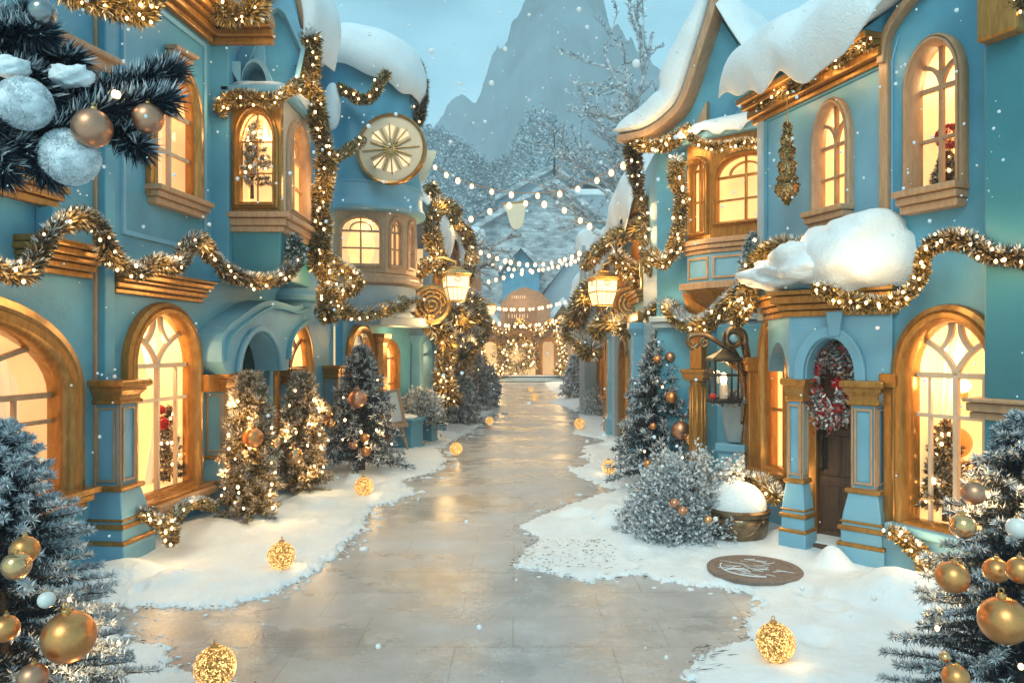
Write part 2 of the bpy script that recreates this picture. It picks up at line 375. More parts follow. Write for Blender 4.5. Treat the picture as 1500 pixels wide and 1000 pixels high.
def needle_mesh(name, P, D, Ln, Wd, m, parent=None, extra=None):
    "many small diamond leaves at P along D (numpy arrays, world space), as ONE mesh"
    N = len(P); P = np.asarray(P, float); D = np.asarray(D, float)
    D /= np.linalg.norm(D, axis=1, keepdims=True)+1e-9
    rnd = rng.normal(size=(N, 3)); sd = np.cross(D, rnd); sd /= np.linalg.norm(sd, axis=1, keepdims=True)+1e-9
    Ln = np.broadcast_to(np.asarray(Ln, float), (N,))[:, None]; Wd = np.broadcast_to(np.asarray(Wd, float), (N,))[:, None]
    up = np.cross(sd, D)
    v = np.empty((N, 4, 3)); v[:, 0] = P; v[:, 1] = P+D*Ln*.45+sd*Wd*.5+up*Wd*.15; v[:, 2] = P+D*Ln; v[:, 3] = P+D*Ln*.45-sd*Wd*.5+up*Wd*.15
    o0 = root_loc(parent) if parent is not None else Vector((0, 0, 0)); v -= np.array(o0)
    me = bpy.data.meshes.new(name); me.vertices.add(4*N); me.vertices.foreach_set('co', v.reshape(-1))
    me.loops.add(4*N); me.loops.foreach_set('vertex_index', np.arange(4*N, dtype=np.int32))
    me.polygons.add(N); me.polygons.foreach_set('loop_start', np.arange(0, 4*N, 4, dtype=np.int32))
    me.update(calc_edges=True); me.validate()
    return link_mesh(name, me, m, parent)
# shared small meshes
def sphere_mesh(name, seg, rings, m):
    b = MB(); b.ball((0, 0, 0), 1, seg, rings); o = b.build(name, m, None, smooth='all'); me = o.data; bpy.data.objects.remove(o); return me
BULB_ME = sphere_mesh('bulb', 10, 7, BULB); BULBF_ME = sphere_mesh('bulb_far', 8, 6, BULBFAR)
def bulb(parent, p, r=.012, far=False):
    o = bpy.data.objects.new('bulb', BULBF_ME if far else BULB_ME); COL.objects.link(o); o.parent = parent
    o.location = Vector(p)-root_loc(parent); o.scale = (r, r, r*1.25); return o
# ------------------------------------------------------------------ builders
def arch(u0, u1, v0, v1, rise, n=18, pw=1.0):
    uc, h = (u0+u1)/2, (u1-u0)/2; vs = v1-rise
    top = [(uc+h*math.copysign(abs(math.cos(t))**pw, math.cos(t)), vs+rise*math.sin(t)) for t in [math.pi*i/n for i in range(n+1)]]
    return [(u0, v0), (u1, v0)]+top
def fac_px_arch(fa, pxl, pxr, ptop, pbot, rise=None, w=0, pw=1.0):
    ua, ub = fa.u(pxl, w), fa.u(pxr, w); u0, u1 = min(ua, ub), max(ua, ub)
    pc = (pxl+pxr)/2; v1 = fa.v(pc, ptop, w); v0 = fa.v(pc, pbot, w)
    return (u0, u1, v0, v1, rise if rise else (u1-u0)/2, pw)
def window(house, fa, spec, t=.1, rec=.16, style='gothic', frame=GOLD, barm=TAN, room=ROOM, curtain=True, sill=True, bw=.045, sillm=None, deep=.7, proud=.06, name='window'):
    "arched lit window in a wall: frame, glazing bars, pane, curtain, sill and the lit room behind; returns the hole"
    u0, u1, v0, v1, rise, pw = spec; hole = arch(u0, u1, v0, v1, rise, 20, pw); vs = v1-rise; uc = (u0+u1)/2; w_ = u1-u0
    b = MB(); b.sweep(fa, hole, [(-.02, -rec-.03), (-.03, -rec), (-.03, -.02), (-.012, proud*.6), (t*.12, proud), (t*.42, proud*1.0), (t*.5, proud*.72), (t*.62, proud*.9), (t*.92, proud*.7), (t, proud*.3), (t, -.01)])
    fr = b.build(name, frame, house, smooth=True)
    m = MB(); W0, W1 = -rec-.02, -rec+.025
    m.bar(fa, [(uc, v0), (uc, vs+(rise*.98 if style in ('fan', 'plain') else 0))], bw, W0, W1+.004)
    nb = max(2, round((vs-v0)/.38)) if style != 'plain' else 2
    for i in range(nb):
        y = vs-(vs-v0)*([0, .27, .62, .85][i] if nb <= 4 and style == 'gothic' else i/nb)
        if style == 'gothic' and i > 1: break
        m.bar(fa, [(u0, y), (u1, y)], bw*(1.15 if i == 0 else .85), W0, W1)
    if style == 'gothic':
        m.bar(fa, bez((uc, vs), (uc-.07*w_, vs+.4*rise), (u0+.10*w_, vs+.66*rise)), bw, W0, W1)
        m.bar(fa, bez((uc, vs), (uc+.07*w_, vs+.4*rise), (u1-.10*w_, vs+.66*rise)), bw, W0, W1)
        m.bar(fa, bez((uc-.2*w_, vs+.42*rise), (uc-.02*w_, vs+.68*rise), (uc-.06*w_, v1)), bw, W0, W1+.003)
        m.bar(fa, bez((uc+.2*w_, vs+.42*rise), (uc+.02*w_, vs+.68*rise), (uc+.06*w_, v1)), bw, W0, W1+.003)
        for sx in (-1, 1): m.bar(fa, [(uc+sx*.31*w_, v0), (uc+sx*.31*w_, vs)], bw*.7, W0, W1-.004)
    elif style == 'fan':
        m.bar(fa, bez((uc, vs+.05*rise), (uc-.1*w_, vs+.62*rise), (u0, vs+.55*rise)), bw, W0, W1)
        m.bar(fa, bez((uc, vs+.05*rise), (uc+.1*w_, vs+.62*rise), (u1, vs+.55*rise)), bw, W0, W1)
    elif style == 'ring':
        m.bar(fa, [(uc+.27*w_*math.cos(a), vs+.02+.55*rise*math.sin(a)) for a in [math.pi*i/14 for i in range(15)]], bw*.8, W0, W1+.002)
        m.bar(fa, [(uc, vs), (uc, v1)], bw*.8, W0, W1-.003)
    m.build('glazing_bar', barm, fr, bevel=.006)
    g = MB(); q_ = offset(hole, -.012); g.add([fa.W(a_, b_, -rec-.01) for a_, b_ in q_], [tuple(range(len(q_)))]); g.build('pane', GLASS, fr)
    d = v1+.08
    lp = offset(hole, -.008); n_ = len(lp); r_ = MB()
    r_.add([fa.W(*q, -rec-.03) for q in lp]+[fa.W(*q, -rec-deep) for q in lp], [(i, (i+1) % n_, n_+(i+1) % n_, n_+i) for i in range(n_)]+[tuple(range(n_, 2*n_))]); r_.build('lit_interior', room, fr)
    if deep >= .45 and house.name != 'row_house' or house.name.startswith('round_tower'):
        ld = bpy.data.lights.new('room_light', 'POINT'); ld.energy = (5.2 if room is ROOM else 2.8)*min(2.2, w_*(v1-v0)); ld.color = (1, .72, .38); ld.shadow_soft_size = .05
        lo = bpy.data.objects.new('room_light', ld); COL.objects.link(lo); lo.parent = fr; lo.location = fa.W(uc+.12*w_, v0+.80*(v1-v0), -rec-.20*deep)-root_loc(house)
    if curtain:
        cm = MB(); n = 26
        for sd in (-1, 1):
            vv = []; ff = []; rows = 12
            for j in range(rows+1):
                y = v0+(d-.05-v0)*j/rows; k = abs(j/rows-.38); width = w_*(.12+.36*min(1, k*1.5)**1.4)
                for i in range(n+1):
                    x = width*i/n; vv.append(fa.W((u0+.012+x) if sd < 0 else (u1-.012-x), y, -rec-min(.32, deep*.55)+.022*math.sin(i*1.25+sd)+.01*math.sin(i*.5)))
            for j in range(rows):
                for i in range(n): q = j*(n+1)+i; ff.append((q, q+1, q+n+2, q+n+1))
            cm.add(vv, ff)
        cm.build('curtain', CURT, fr, smooth='all')
    if sill:
        s_ = MB(); t2 = t*1.15
        s_.fbox(fa, u0-t2, u1+t2, v0-.055, v0+.0, -.01, proud+.10); s_.fbox(fa, u0-t2*.8, u1+t2*.8, v0-.12, v0-.057, -.01, proud+.065); s_.fbox(fa, u0-t2*.6, u1+t2*.6, v0-.19, v0-.122, -.01, proud+.03)
        s_.build('sill', sillm or frame, fr, bevel=.012)
    return hole
def lamp_globe(house_fr, p, r): pass
def column(house, x, y, rz, zt=1.72, s=1.0, base=True, label=None):
    "pedestal column: stepped flared base with gilt bands, panelled square shaft, gilt capital"
    b = MB(); Z = zt
    P = [(.275, -.1), (.27, .2), (.26, .235), (.235, .25), (.235, .36), (.23, .38), (.225, .46), (.215, .52), (.18, .66), (.165, .72)]
    b.sqlathe([(h*s, z) for h, z in P], (x, y, 0), rz); col = b.build('column', TEAL2, house, bevel=.012)
    for z0, z1, h in ((.225, .265, .272), (.37, .415, .262), (.435, .46, .245), (.70, .745, .20)):
        g = MB(); g.sqlathe([(h*s-.01, z0), (h*s, z0+.008), (h*s, z1-.008), (h*s-.012, z1)], (x, y, 0), rz); g.build('gilt_band', GOLD, col, bevel=.005)
    sh = MB(); sh.sqlathe([(.135*s, .74), (.135*s, Z-.2)], (x, y, 0), rz); sh.build('shaft', TEAL2, col, bevel=.01)
    pm = MB()
    for k in range(4):
        a = rz+k*math.pi/2; ca, sa = math.cos(a), math.sin(a); fx = Fac((x+ca*.135*s-sa*-.135*s, y+sa*.135*s+ca*-.135*s), (x+ca*.135*s-sa*.135*s, y+sa*.135*s+ca*.135*s), (x+ca*9, y+sa*9)); L = fx.L
        loop = [(.055*s, .80), (L-.055*s, .80), (L-.055*s, Z-.26), (.055*s, Z-.26)]
        pm.sweep(fx, loop, [(0, .002), (0, .018), (.018, .018), (.018, .002)])
        pm.sweep(fx, [(.012, .75), (L-.012, .75), (L-.012, Z-.21), (.012, Z-.21)], [(0, .002), (0, .012), (.012, .012), (.012, .002)])
    pm.build('panel_trim', TAN, col)
    c_ = MB(); c_.sqlathe([(h*s, Z+z) for h, z in ((.15, -.215), (.185, -.205), (.185, -.175), (.165, -.17), (.17, -.13), (.21, -.085), (.21, -.06), (.25, -.045), (.25, 0), (.235, .012))], (x, y, 0), rz)
    c_.build('capital', GOLD, col, bevel=.008)
    return col
def snow_sheet(name, house, P, N, thick, ns=60, nt=22, drip=0, seed=0, m=SNOW, rough=.25, label=None, dripf=3.0):
    "thick rounded blanket of snow over the surface P(s,t); t=1 is the eave edge that hangs in lobes"
    vs = []; fs = []
    def prof(q): return max(0, 1-(abs(2*q-1))**4)**.5
    for side in (1, 0):
        for j in range(nt+1):
            t = j/nt
            for i in range(ns+1):
                s = i/ns; d = drip*max(0, (noise.noise(Vector((s*dripf*2, seed*7.1, .3)))*1.1+.45*noise.noise(Vector((s*dripf*5, seed, 4.3)))+.42))
                te = t*(1+.0*d); p = P(s, te); n = N(s, te)
                hang = max(0, (t-.62)/.38)**1.6
                if drip: p = p+Vector((0, 0, -d*hang))+n*(.35*drip*math.sin(min(1, hang)*math.pi))*.5
                k = prof(t)*prof(s)
                if side: k *= 1+rough*(noise.noise(p*1.3+Vector((seed, 0, 0)))+.5*noise.noise(p*3.1))
                vs.append(p+n*(thick*k if side else -.02-.10*thick*k))
    M = (nt+1)*(ns+1)
    for side in (0, 1):
        o = side*M
        for j in range(nt):
            for i in range(ns):
                a = o+j*(ns+1)+i; q = (a, a+1, a+ns+2, a+ns+1); fs.append(q if not side else q[::-1])
    rim = [i for i in range(ns+1)]+[j*(ns+1)+ns for j in range(1, nt+1)]+[nt*(ns+1)+i for i in range(ns-1, -1, -1)]+[j*(ns+1) for j in range(nt-1, 0, -1)]
    for a, b in zip(rim, rim[1:]+rim[:1]): fs.append((a, b, b+M, a+M))
    mb = MB(); mb.add(vs, fs)
    return mb.build(name, m, house, smooth='all', label=label)
def pillow(name, parent, c_, r, sq, nz=.22, seed=0, nf=1.3, ex=.8, m=SNOW, seg=40):
    b = MB(); b.ball(c_, r, seg, seg*2//3, sq, nz, nf, seed, ex); return b.build(name, m, parent, smooth='all')
def along(path, n):
    "n points spread by length on a polyline, with tangents (numpy)"
    A = np.array([list(p) for p in path]); seg = np.linalg.norm(np.diff(A, axis=0), axis=1); cum = np.concatenate([[0], np.cumsum(seg)])
    s = np.sort(rng.uniform(0, cum[-1], n)); i = np.clip(np.searchsorted(cum, s)-1, 0, len(seg)-1); f = (s-cum[i])/np.maximum(seg[i], 1e-9)
    T = np.diff(A, axis=0)[i]/np.maximum(seg[i], 1e-9)[:, None]
    return A[i]+T*f[:, None]*seg[i][:, None], T, cum[-1]
def garland(label, px, r=.11, m=None, dens=2600, nb=9, frost=.0, group=None, lw=(1.0, .013), light=0, far=False, wpts=None, name='garland', lump=.25):
    "fir garland: px is a list of (pixel x, pixel y, depth) it passes through, or wpts world points"
    pts = wpts or [at(*p) for p in px]; path = catmull(pts, 12)
    g = thing(name, label, 'garland', pts[len(pts)//2], group or 'lit garlands on the houses')
    A, T, L = along(path, max(300, int(dens*sum((path[i+1]-path[i]).length for i in range(len(path)-1)))))
    n = len(A); rad = rng.normal(size=(n, 3)); rad -= T*(rad*T).sum(1, keepdims=True); rad /= np.linalg.norm(rad, axis=1, keepdims=True)
    lump_ = 1+lump*np.array([noise.noise(Vector(p)*5) for p in A])*1.8
    st = rng.uniform(.02, .5, n)*r*lump_
    P = A+rad*st[:, None]; D = rad*rng.uniform(.5, 1.0, n)[:, None]+T*rng.uniform(-.3, .9, n)[:, None]+rng.normal(size=(n, 3))*.18
    Ln = r*rng.uniform(.35, .75, n)*lw[0]*lump_
    needle_mesh('needles', P, D, Ln, lw[1]*rng.uniform(.7, 1.4, n), m or TINSEL, g)
    if frost:
        k = int(n*frost); idx = rng.choice(n, k, replace=False); D2 = D[idx].copy(); D2[:, 2] = np.abs(D2[:, 2])+.25
        needle_mesh('frost', A[idx]+np.array([0, 0, r*.2])+D2*r*.15, D2, r*.8*lw[0], lw[1]*1.3, FROST, g)
    st_ = MB(); st_.tube(path[::3]+[path[-1]], r*.16, 6); st_.build('stem', BARK, g)
    for i in range(nb):
        q = path[int((i+.5+random.uniform(-.35, .35))/nb*(len(path)-1))]
        tocam = (Vector((0, 0, 2))-q).normalized(); dd = Vector((random.gauss(0, .6), random.gauss(0, .6), random.gauss(0, .6)))+tocam*.9
        bulb(g, q+dd.normalized()*r*random.uniform(.75, 1.0), (.0068+.0007*q.y)*random.uniform(.75, 1.3), far)
    if light:
        k_ = 3
        for j in range(k_):
            ld = bpy.data.lights.new('garland_light', 'POINT'); ld.energy = light*1.05; ld.color = (1, .63, .25); ld.shadow_soft_size = .14
            lo = bpy.data.objects.new('garland_light', ld); COL.objects.link(lo); lo.parent = g; q = path[int((j+.5)/k_*(len(path)-1))]; lo.location = q+(Vector((0, 0, 2.2))-q).normalized()*(r*1.7+.06)-root_loc(g)
    return g
def fir_tree(label, base, h, r, m_in=FIRD, m_out=FROST, nbr=150, dens=90, frost=.5, nl=.07, nw=.009, trunk=True, nb=8, far=False, group=None, name='fir_tree', powr=.85, droop=.25, cat='tree', tipdens=1.0, lift=.1, glow=0):
    base = Vector(base); t = thing(name, label, cat, base, group)
    tk = MB(); tk.tube([base+Vector((0, 0, -.05)), base+Vector((0, 0, h*.5)), base+Vector((0, 0, h*.93))], [r*.07+.012, r*.05+.008, .006], 8); tk.build('trunk', BARK, t)
    P1 = []; D1 = []; P2 = []; D2 = []; bm_ = MB()
    for i in range(nbr):
        f = (i+random.random())/nbr; f = f**.8; z = lift*h+(h*.97-lift*h)*f; L = r*((1-f)**powr*.95+.07)*random.uniform(.72, 1.12)
        a = i*2.399963+random.uniform(-.4, .4); dirv = Vector((math.cos(a), math.sin(a), .05-droop*(1-f)+.55*f**3))
        p0 = base+Vector((0, 0, z)); mid = p0+dirv*L*.55+Vector((0, 0, .06*L)); tip = p0+dirv*L+Vector((0, 0, -.06*L+.10*L))
        path = [p0, mid, tip]; bm_.tube(path, [.008*r+.003, .006*r+.002, .002], 4)
        n = max(12, int(dens*(.35+L/r)))
        A, T, _ = along(path, n); frac = np.linalg.norm(A-np.array(p0), axis=1)/max(L, 1e-6)
        keep = frac > .12; A = A[keep]; T = T[keep]; frac = frac[keep]; n = len(A)
        rad = rng.normal(size=(n, 3)); rad[:, 2] += .15; D = T*.55+rad/np.linalg.norm(rad, axis=1, keepdims=True)*.8
        fr = rng.uniform(size=n) < frost*1.5*np.clip(2.2*(frac-.50), .05, 1)
        P1.append(A[~fr]); D1.append(D[~fr]); P2.append(A[fr]+np.array([0, 0, .006])); D2.append(D[fr]+np.array([0, 0, .25]))
    bm_.build('branches', BARK, t)
    P1 = np.concatenate(P1); D1 = np.concatenate(D1); P2 = np.concatenate(P2); D2 = np.concatenate(D2)
    needle_mesh('needles', P1, D1, nl*rng.uniform(.6, 1.2, len(P1)), nw*rng.uniform(.7, 1.4, len(P1)), m_in, t)
    if len(P2): needle_mesh('frosted_needles', P2, D2, nl*rng.uniform(.6, 1.15, len(P2)), nw*1.25*rng.uniform(.7, 1.4, len(P2)), m_out, t)
    for i in range(nb):
        f = random.uniform(.08, .9); a = math.atan2(-base.y, -base.x)+random.uniform(-1.4, 1.4); rr = r*((1-f)**powr)*.88+.02
        if i < glow:
            ld = bpy.data.lights.new('tree_light', 'POINT'); ld.energy = 3.4; ld.color = (1, .62, .24); ld.shadow_soft_size = .03
            lo = bpy.data.objects.new('tree_light', ld); COL.objects.link(lo); lo.parent = t; lo.location = (math.cos(a)*(rr+.05), math.sin(a)*(rr+.05), lift*h+f*h*(1-lift))
        bulb(t, base+Vector((math.cos(a)*rr, math.sin(a)*rr, lift*h+f*h*(1-lift))), (.0065+.0008*base.y)*random.uniform(.75, 1.3), far)
    return t
def bush(label, base, r, hz, m=BUSHM, n=9000, nl=.06, nw=.02, cat='bush', name='frosted_bush', group=None, seed=0):
    base = Vector(base); t = thing(name, label, cat, base, group); st = MB()
    for i in range(14):
        a = i*2.4; e = random.uniform(.5, 1.3); d = Vector((math.cos(a)*math.cos(e)*r, math.sin(a)*math.cos(e)*r, math.sin(e)*hz))
        st.tube([base+Vector((0, 0, -.03)), base+d*.5+Vector((0, 0, .03)), base+d*.93], [.014, .009, .004], 5)
    st.build('stems', BARK, t)
    u = rng.normal(size=(n, 3)); u[:, 2] = np.abs(u[:, 2])*1.0-.12; u /= np.linalg.norm(u, axis=1, keepdims=True)
    lump = np.array([1+.42*noise.noise(Vector(q)*3.4+Vector((seed, 0, 0)))+.22*noise.noise(Vector(q)*9) for q in u]); rad = lump*rng.uniform(.55, 1.0, n)**.5
    P = np.array(base)+u*rad[:, None]*np.array([r, r, hz]); D = u+rng.normal(size=(n, 3))*.55
    hi = (u[:, 2] > rng.uniform(-.5, .45, n)) & (rad > .62)
    needle_mesh('leaves', P[~hi], D[~hi], nl*rng.uniform(.6, 1.3, (~hi).sum()), nw*rng.uniform(.7, 1.3, (~hi).sum()), m, t)
    if hi.any(): needle_mesh('frosted_leaves', P[hi], D[hi]+np.array([0, 0, .3]), nl*rng.uniform(.6, 1.2, hi.sum()), nw*1.2, FROST, t)
    return t
BAUB = {}
def bauble(label, c_, r, m, cap=True, group='baubles on the fir trees', name='bauble'):
    if m.name not in BAUB:
        b = MB(); b.ball((0, 0, 0), 1, 40, 26); o = b.build('bauble', m, None, smooth='all'); BAUB[m.name] = o.data; bpy.data.objects.remove(o)
        k = MB(); k.lathe([(.17, .93), (.19, .95), (.19, 1.10), (.16, 1.13), (.05, 1.14), (.03, 1.18)], (0, 0, 0), 14)
        k.tube([Vector((.11*math.cos(a), 0, 1.26+.11*math.sin(a))) for a in [2*math.pi*i/14 for i in range(15)]], .025, 6)
        o = k.build('cap', GOLDM, None, smooth=True); BAUB['cap'] = o.data; bpy.data.objects.remove(o)
    o = bpy.data.objects.new(name, BAUB[m.name]); COL.objects.link(o); o.location = c_; o.scale = (r, r, r)
    o.rotation_euler = (random.uniform(-.12, .12), random.uniform(-.12, .12), random.uniform(0, 6))
    tag(o, label, 'bauble', group)
    if cap:
        q = bpy.data.objects.new('cap', BAUB['cap']); COL.objects.link(q); q.parent = o
    return o
def string_lights(label, px, n, sag=0, r=.03, wire=.008, name='string_lights', bulbs=None, hang=.05):
    path = catmull([at(*p) for p in px], 10)
    t = thing(name, label, 'string lights', path[len(path)//2], 'light strings across the street')
    w = MB(); w.tube(path, wire, 5); w.build('wire', TAN, t)
    for i in range(n):
        q = path[int((i+.5)/n*(len(path)-1))]; bulb(t, q+Vector((0, 0, -hang)), r*random.uniform(.85, 1.15), True)
    return t
# ------------------------------------------------------------------ ground, street, snow banks
def plane(name, x0, x1, y0, y1, z, m):
    b = MB(); b.add([(x0, y0, z), (x1, y0, z), (x1, y1, z), (x0, y1, z)], [(0, 1, 2, 3)]); o = b.build(name, m); o['kind'] = 'structure'; return o
plane('ground', -600, 600, -40, 1200, -.03, SNOWP)
def street_mat():
    m = bpy.data.materials.new('stone_slabs'); m.use_nodes = True; nt = m.node_tree; n = nt.nodes; l = nt.links; b = n['Principled BSDF']
    tc = n.new('ShaderNodeTexCoord')
    br = n.new('ShaderNodeTexBrick'); br.inputs['Scale'].default_value = 1; br.inputs['Brick Width'].default_value = 1.05; br.inputs['Row Height'].default_value = .56
    br.inputs['Mortar Size'].default_value = .006; br.inputs['Mortar Smooth'].default_value = .3; br.offset = .37
    br.inputs['Color1'].default_value = (.40, .42, .445, 1); br.inputs['Color2'].default_value = (.365, .385, .41, 1); br.inputs['Mortar'].default_value = (.28, .275, .275, 1)
    ds = n.new('ShaderNodeTexNoise'); ds.inputs['Scale'].default_value = 2; l.new(tc.outputs['Object'], ds.inputs['Vector'])
    ad = n.new('ShaderNodeVectorMath'); ad.operation = 'MULTIPLY_ADD'; ad.inputs[1].default_value = (.03, .03, 0); l.new(ds.outputs['Color'], ad.inputs[0]); l.new(tc.outputs['Object'], ad.inputs[2])
    l.new(ad.outputs[0], br.inputs['Vector'])
    nz = n.new('ShaderNodeTexNoise'); nz.inputs['Scale'].default_value = .55; nz.inputs['Detail'].default_value = 8; nz.inputs['Roughness'].default_value = .62
    mp = n.new('ShaderNodeMapping'); mp.inputs['Scale'].default_value = (1, 1.6, 1); l.new(tc.outputs['Object'], mp.inputs[0]); l.new(mp.outputs[0], nz.inputs['Vector'])
    mx = n.new('ShaderNodeMix'); mx.data_type = 'RGBA'; mx.blend_type = 'MULTIPLY'; mx.inputs[0].default_value = .75
    rp = n.new('ShaderNodeValToRGB'); rp.color_ramp.elements[0].position = .3; rp.color_ramp.elements[0].color = (.48, .40, .34, 1); rp.color_ramp.elements[1].position = .7; rp.color_ramp.elements[1].color = (1.25, 1.22, 1.2, 1)
    l.new(nz.outputs[0], rp.inputs[0]); l.new(br.outputs[0], mx.inputs[6]); l.new(rp.outputs[0], mx.inputs[7])
    # frost dust, whitened more with distance down the street
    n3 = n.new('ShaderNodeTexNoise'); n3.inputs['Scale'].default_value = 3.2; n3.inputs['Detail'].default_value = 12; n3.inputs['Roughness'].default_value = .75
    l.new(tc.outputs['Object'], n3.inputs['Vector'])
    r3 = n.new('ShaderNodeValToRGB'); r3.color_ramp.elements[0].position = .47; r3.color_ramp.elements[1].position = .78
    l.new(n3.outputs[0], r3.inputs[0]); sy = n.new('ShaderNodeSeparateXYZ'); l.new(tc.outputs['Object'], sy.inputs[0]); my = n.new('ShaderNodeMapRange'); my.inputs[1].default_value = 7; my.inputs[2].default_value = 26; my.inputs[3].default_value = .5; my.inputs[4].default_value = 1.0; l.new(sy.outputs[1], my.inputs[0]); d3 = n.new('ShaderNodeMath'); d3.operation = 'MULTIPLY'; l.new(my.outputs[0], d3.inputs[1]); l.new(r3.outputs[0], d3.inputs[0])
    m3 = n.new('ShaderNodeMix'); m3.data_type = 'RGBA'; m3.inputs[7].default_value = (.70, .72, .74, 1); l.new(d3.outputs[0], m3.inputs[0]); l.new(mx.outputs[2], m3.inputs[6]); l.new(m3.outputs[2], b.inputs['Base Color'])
    rr = n.new('ShaderNodeMapRange'); rr.inputs[1].default_value = .35; rr.inputs[2].default_value = .65; rr.inputs[3].default_value = .15; rr.inputs[4].default_value = .46; l.new(nz.outputs[0], rr.inputs[0]); l.new(rr.outputs[0], b.inputs['Roughness'])
    n4 = n.new('ShaderNodeTexNoise'); n4.inputs['Scale'].default_value = 35; n4.inputs['Detail'].default_value = 4; l.new(tc.outputs['Object'], n4.inputs['Vector'])
    sm = n.new('ShaderNodeMath'); sm.operation = 'MULTIPLY_ADD'; sm.inputs[1].default_value = -.8; l.new(br.outputs['Fac'], sm.inputs[0]); l.new(n4.outputs[0], sm.inputs[2])
    bp = n.new('ShaderNodeBump'); bp.inputs['Strength'].default_value = .22; bp.inputs['Distance'].default_value = .012; l.new(sm.outputs[0], bp.inputs['Height']); l.new(bp.outputs[0], b.inputs['Normal'])
    return m
plane('street', -7, 7, 1, 62, .004, street_mat())

def poly_world(px): return np.array([[(x-CX)/F*(CAMZ*F/(y-CY)), CAMZ*F/(y-CY)] for x, y in px])
PL_A = [(-400, 868), (0, 876), (60, 872), (120, 884), (200, 891), (330, 889), (398, 870), (440, 850), (495, 812), (530, 775), (542, 742), (575, 738), (606, 724), (585, 704), (632, 692), (652, 674), (640, 656), (672, 640), (706, 622), (716, 606), (704, 592), (702, 578), (700, 562), (620, 560), (-400, 590)]
PL_B = [(-500, 896), (60, 892), (150, 908), (178, 936), (232, 950), (262, 985), (345, 1008), (360, 1120), (-500, 1120)]
PR = [(800, 560), (806, 571), (826, 580), (806, 589), (846, 602), (852, 620), (838, 635), (888, 645), (914, 640), (856, 655), (868, 680), (832, 690), (884, 712), (905, 718), (850, 735), (800, 752), (763, 772), (792, 790), (748, 828), (830, 845), (862, 853), (930, 842), (972, 851), (1032, 860), (1086, 868), (1120, 886), (1088, 905), (1098, 940), (1040, 958), (1004, 985), (1020, 1012), (1000, 1120), (1900, 1120), (1900, 640), (900, 560)]
def sdf(X, Y, poly):
    "signed distance to polygon, positive inside"
    p = poly_world(poly); q = np.roll(p, -1, 0); d = np.full(X.shape, 1e9); ins = np.zeros(X.shape, bool)
    for (ax, ay), (bx, by) in zip(p, q):
        ex, ey = bx-ax, by-ay; t = np.clip(((X-ax)*ex+(Y-ay)*ey)/(ex*ex+ey*ey+1e-12), 0, 1)
        d = np.minimum(d, np.hypot(X-ax-t*ex, Y-ay-t*ey))
        c1 = (ay > Y) != (by > Y); xi = (bx-ax)*(Y-ay)/((by-ay) if abs(by-ay) > 1e-12 else 1e-12)+ax; ins ^= c1 & (X < xi)
    return np.where(ins, d, -d)
def vnoise(X, Y, sc, oct_=4, seed=0, gain=.5):
    "fast value noise on arrays"
    out = np.zeros(X.shape); amp = 1; tot = 0; r2 = np.random.default_rng(seed); tab = r2.uniform(-1, 1, (256, 256))
    for k in range(oct_):
        x = X*sc+17.3*k; y = Y*sc+9.1*k; xi = np.floor(x).astype(int); yi = np.floor(y).astype(int); fx = x-xi; fy = y-yi; fx = fx*fx*(3-2*fx); fy = fy*fy*(3-2*fy)
        g = lambda a, b_: tab[a & 255, b_ & 255]
        out += amp*((g(xi, yi)*(1-fx)+g(xi+1, yi)*fx)*(1-fy)+(g(xi, yi+1)*(1-fx)+g(xi+1, yi+1)*fx)*fy); tot += amp; amp *= gain; sc *= 2.03
    return out/tot
MOUNDS = []     # (x, y, radius, height)
for px, py, r_, h_ in [(1218, 838, .20, .16), (900, 770, .34, .15), (845, 760, .25, .08), (960, 762, .3, .15), (1290, 880, .5, .12), (1160, 800, .3, .10), (590, 715, .38, .13), (520, 712, .30, .12), (640, 700, .3, .06), (380, 760, .4, .10), (455, 745, .4, .09), (300, 790, .5, .1), (170, 850, .4, .1), (250, 860, .25, .06), (905, 600, 1.0, .25), (880, 645, .7, .10), (920, 655, .5, .12), (700, 610, .8, .08), (640, 640, .7, .10), (1330, 900, .5, .14), (1090, 790, .35, .06)]:
    g_ = gnd(px, py); MOUNDS.append((g_.x, g_.y, r_, h_))
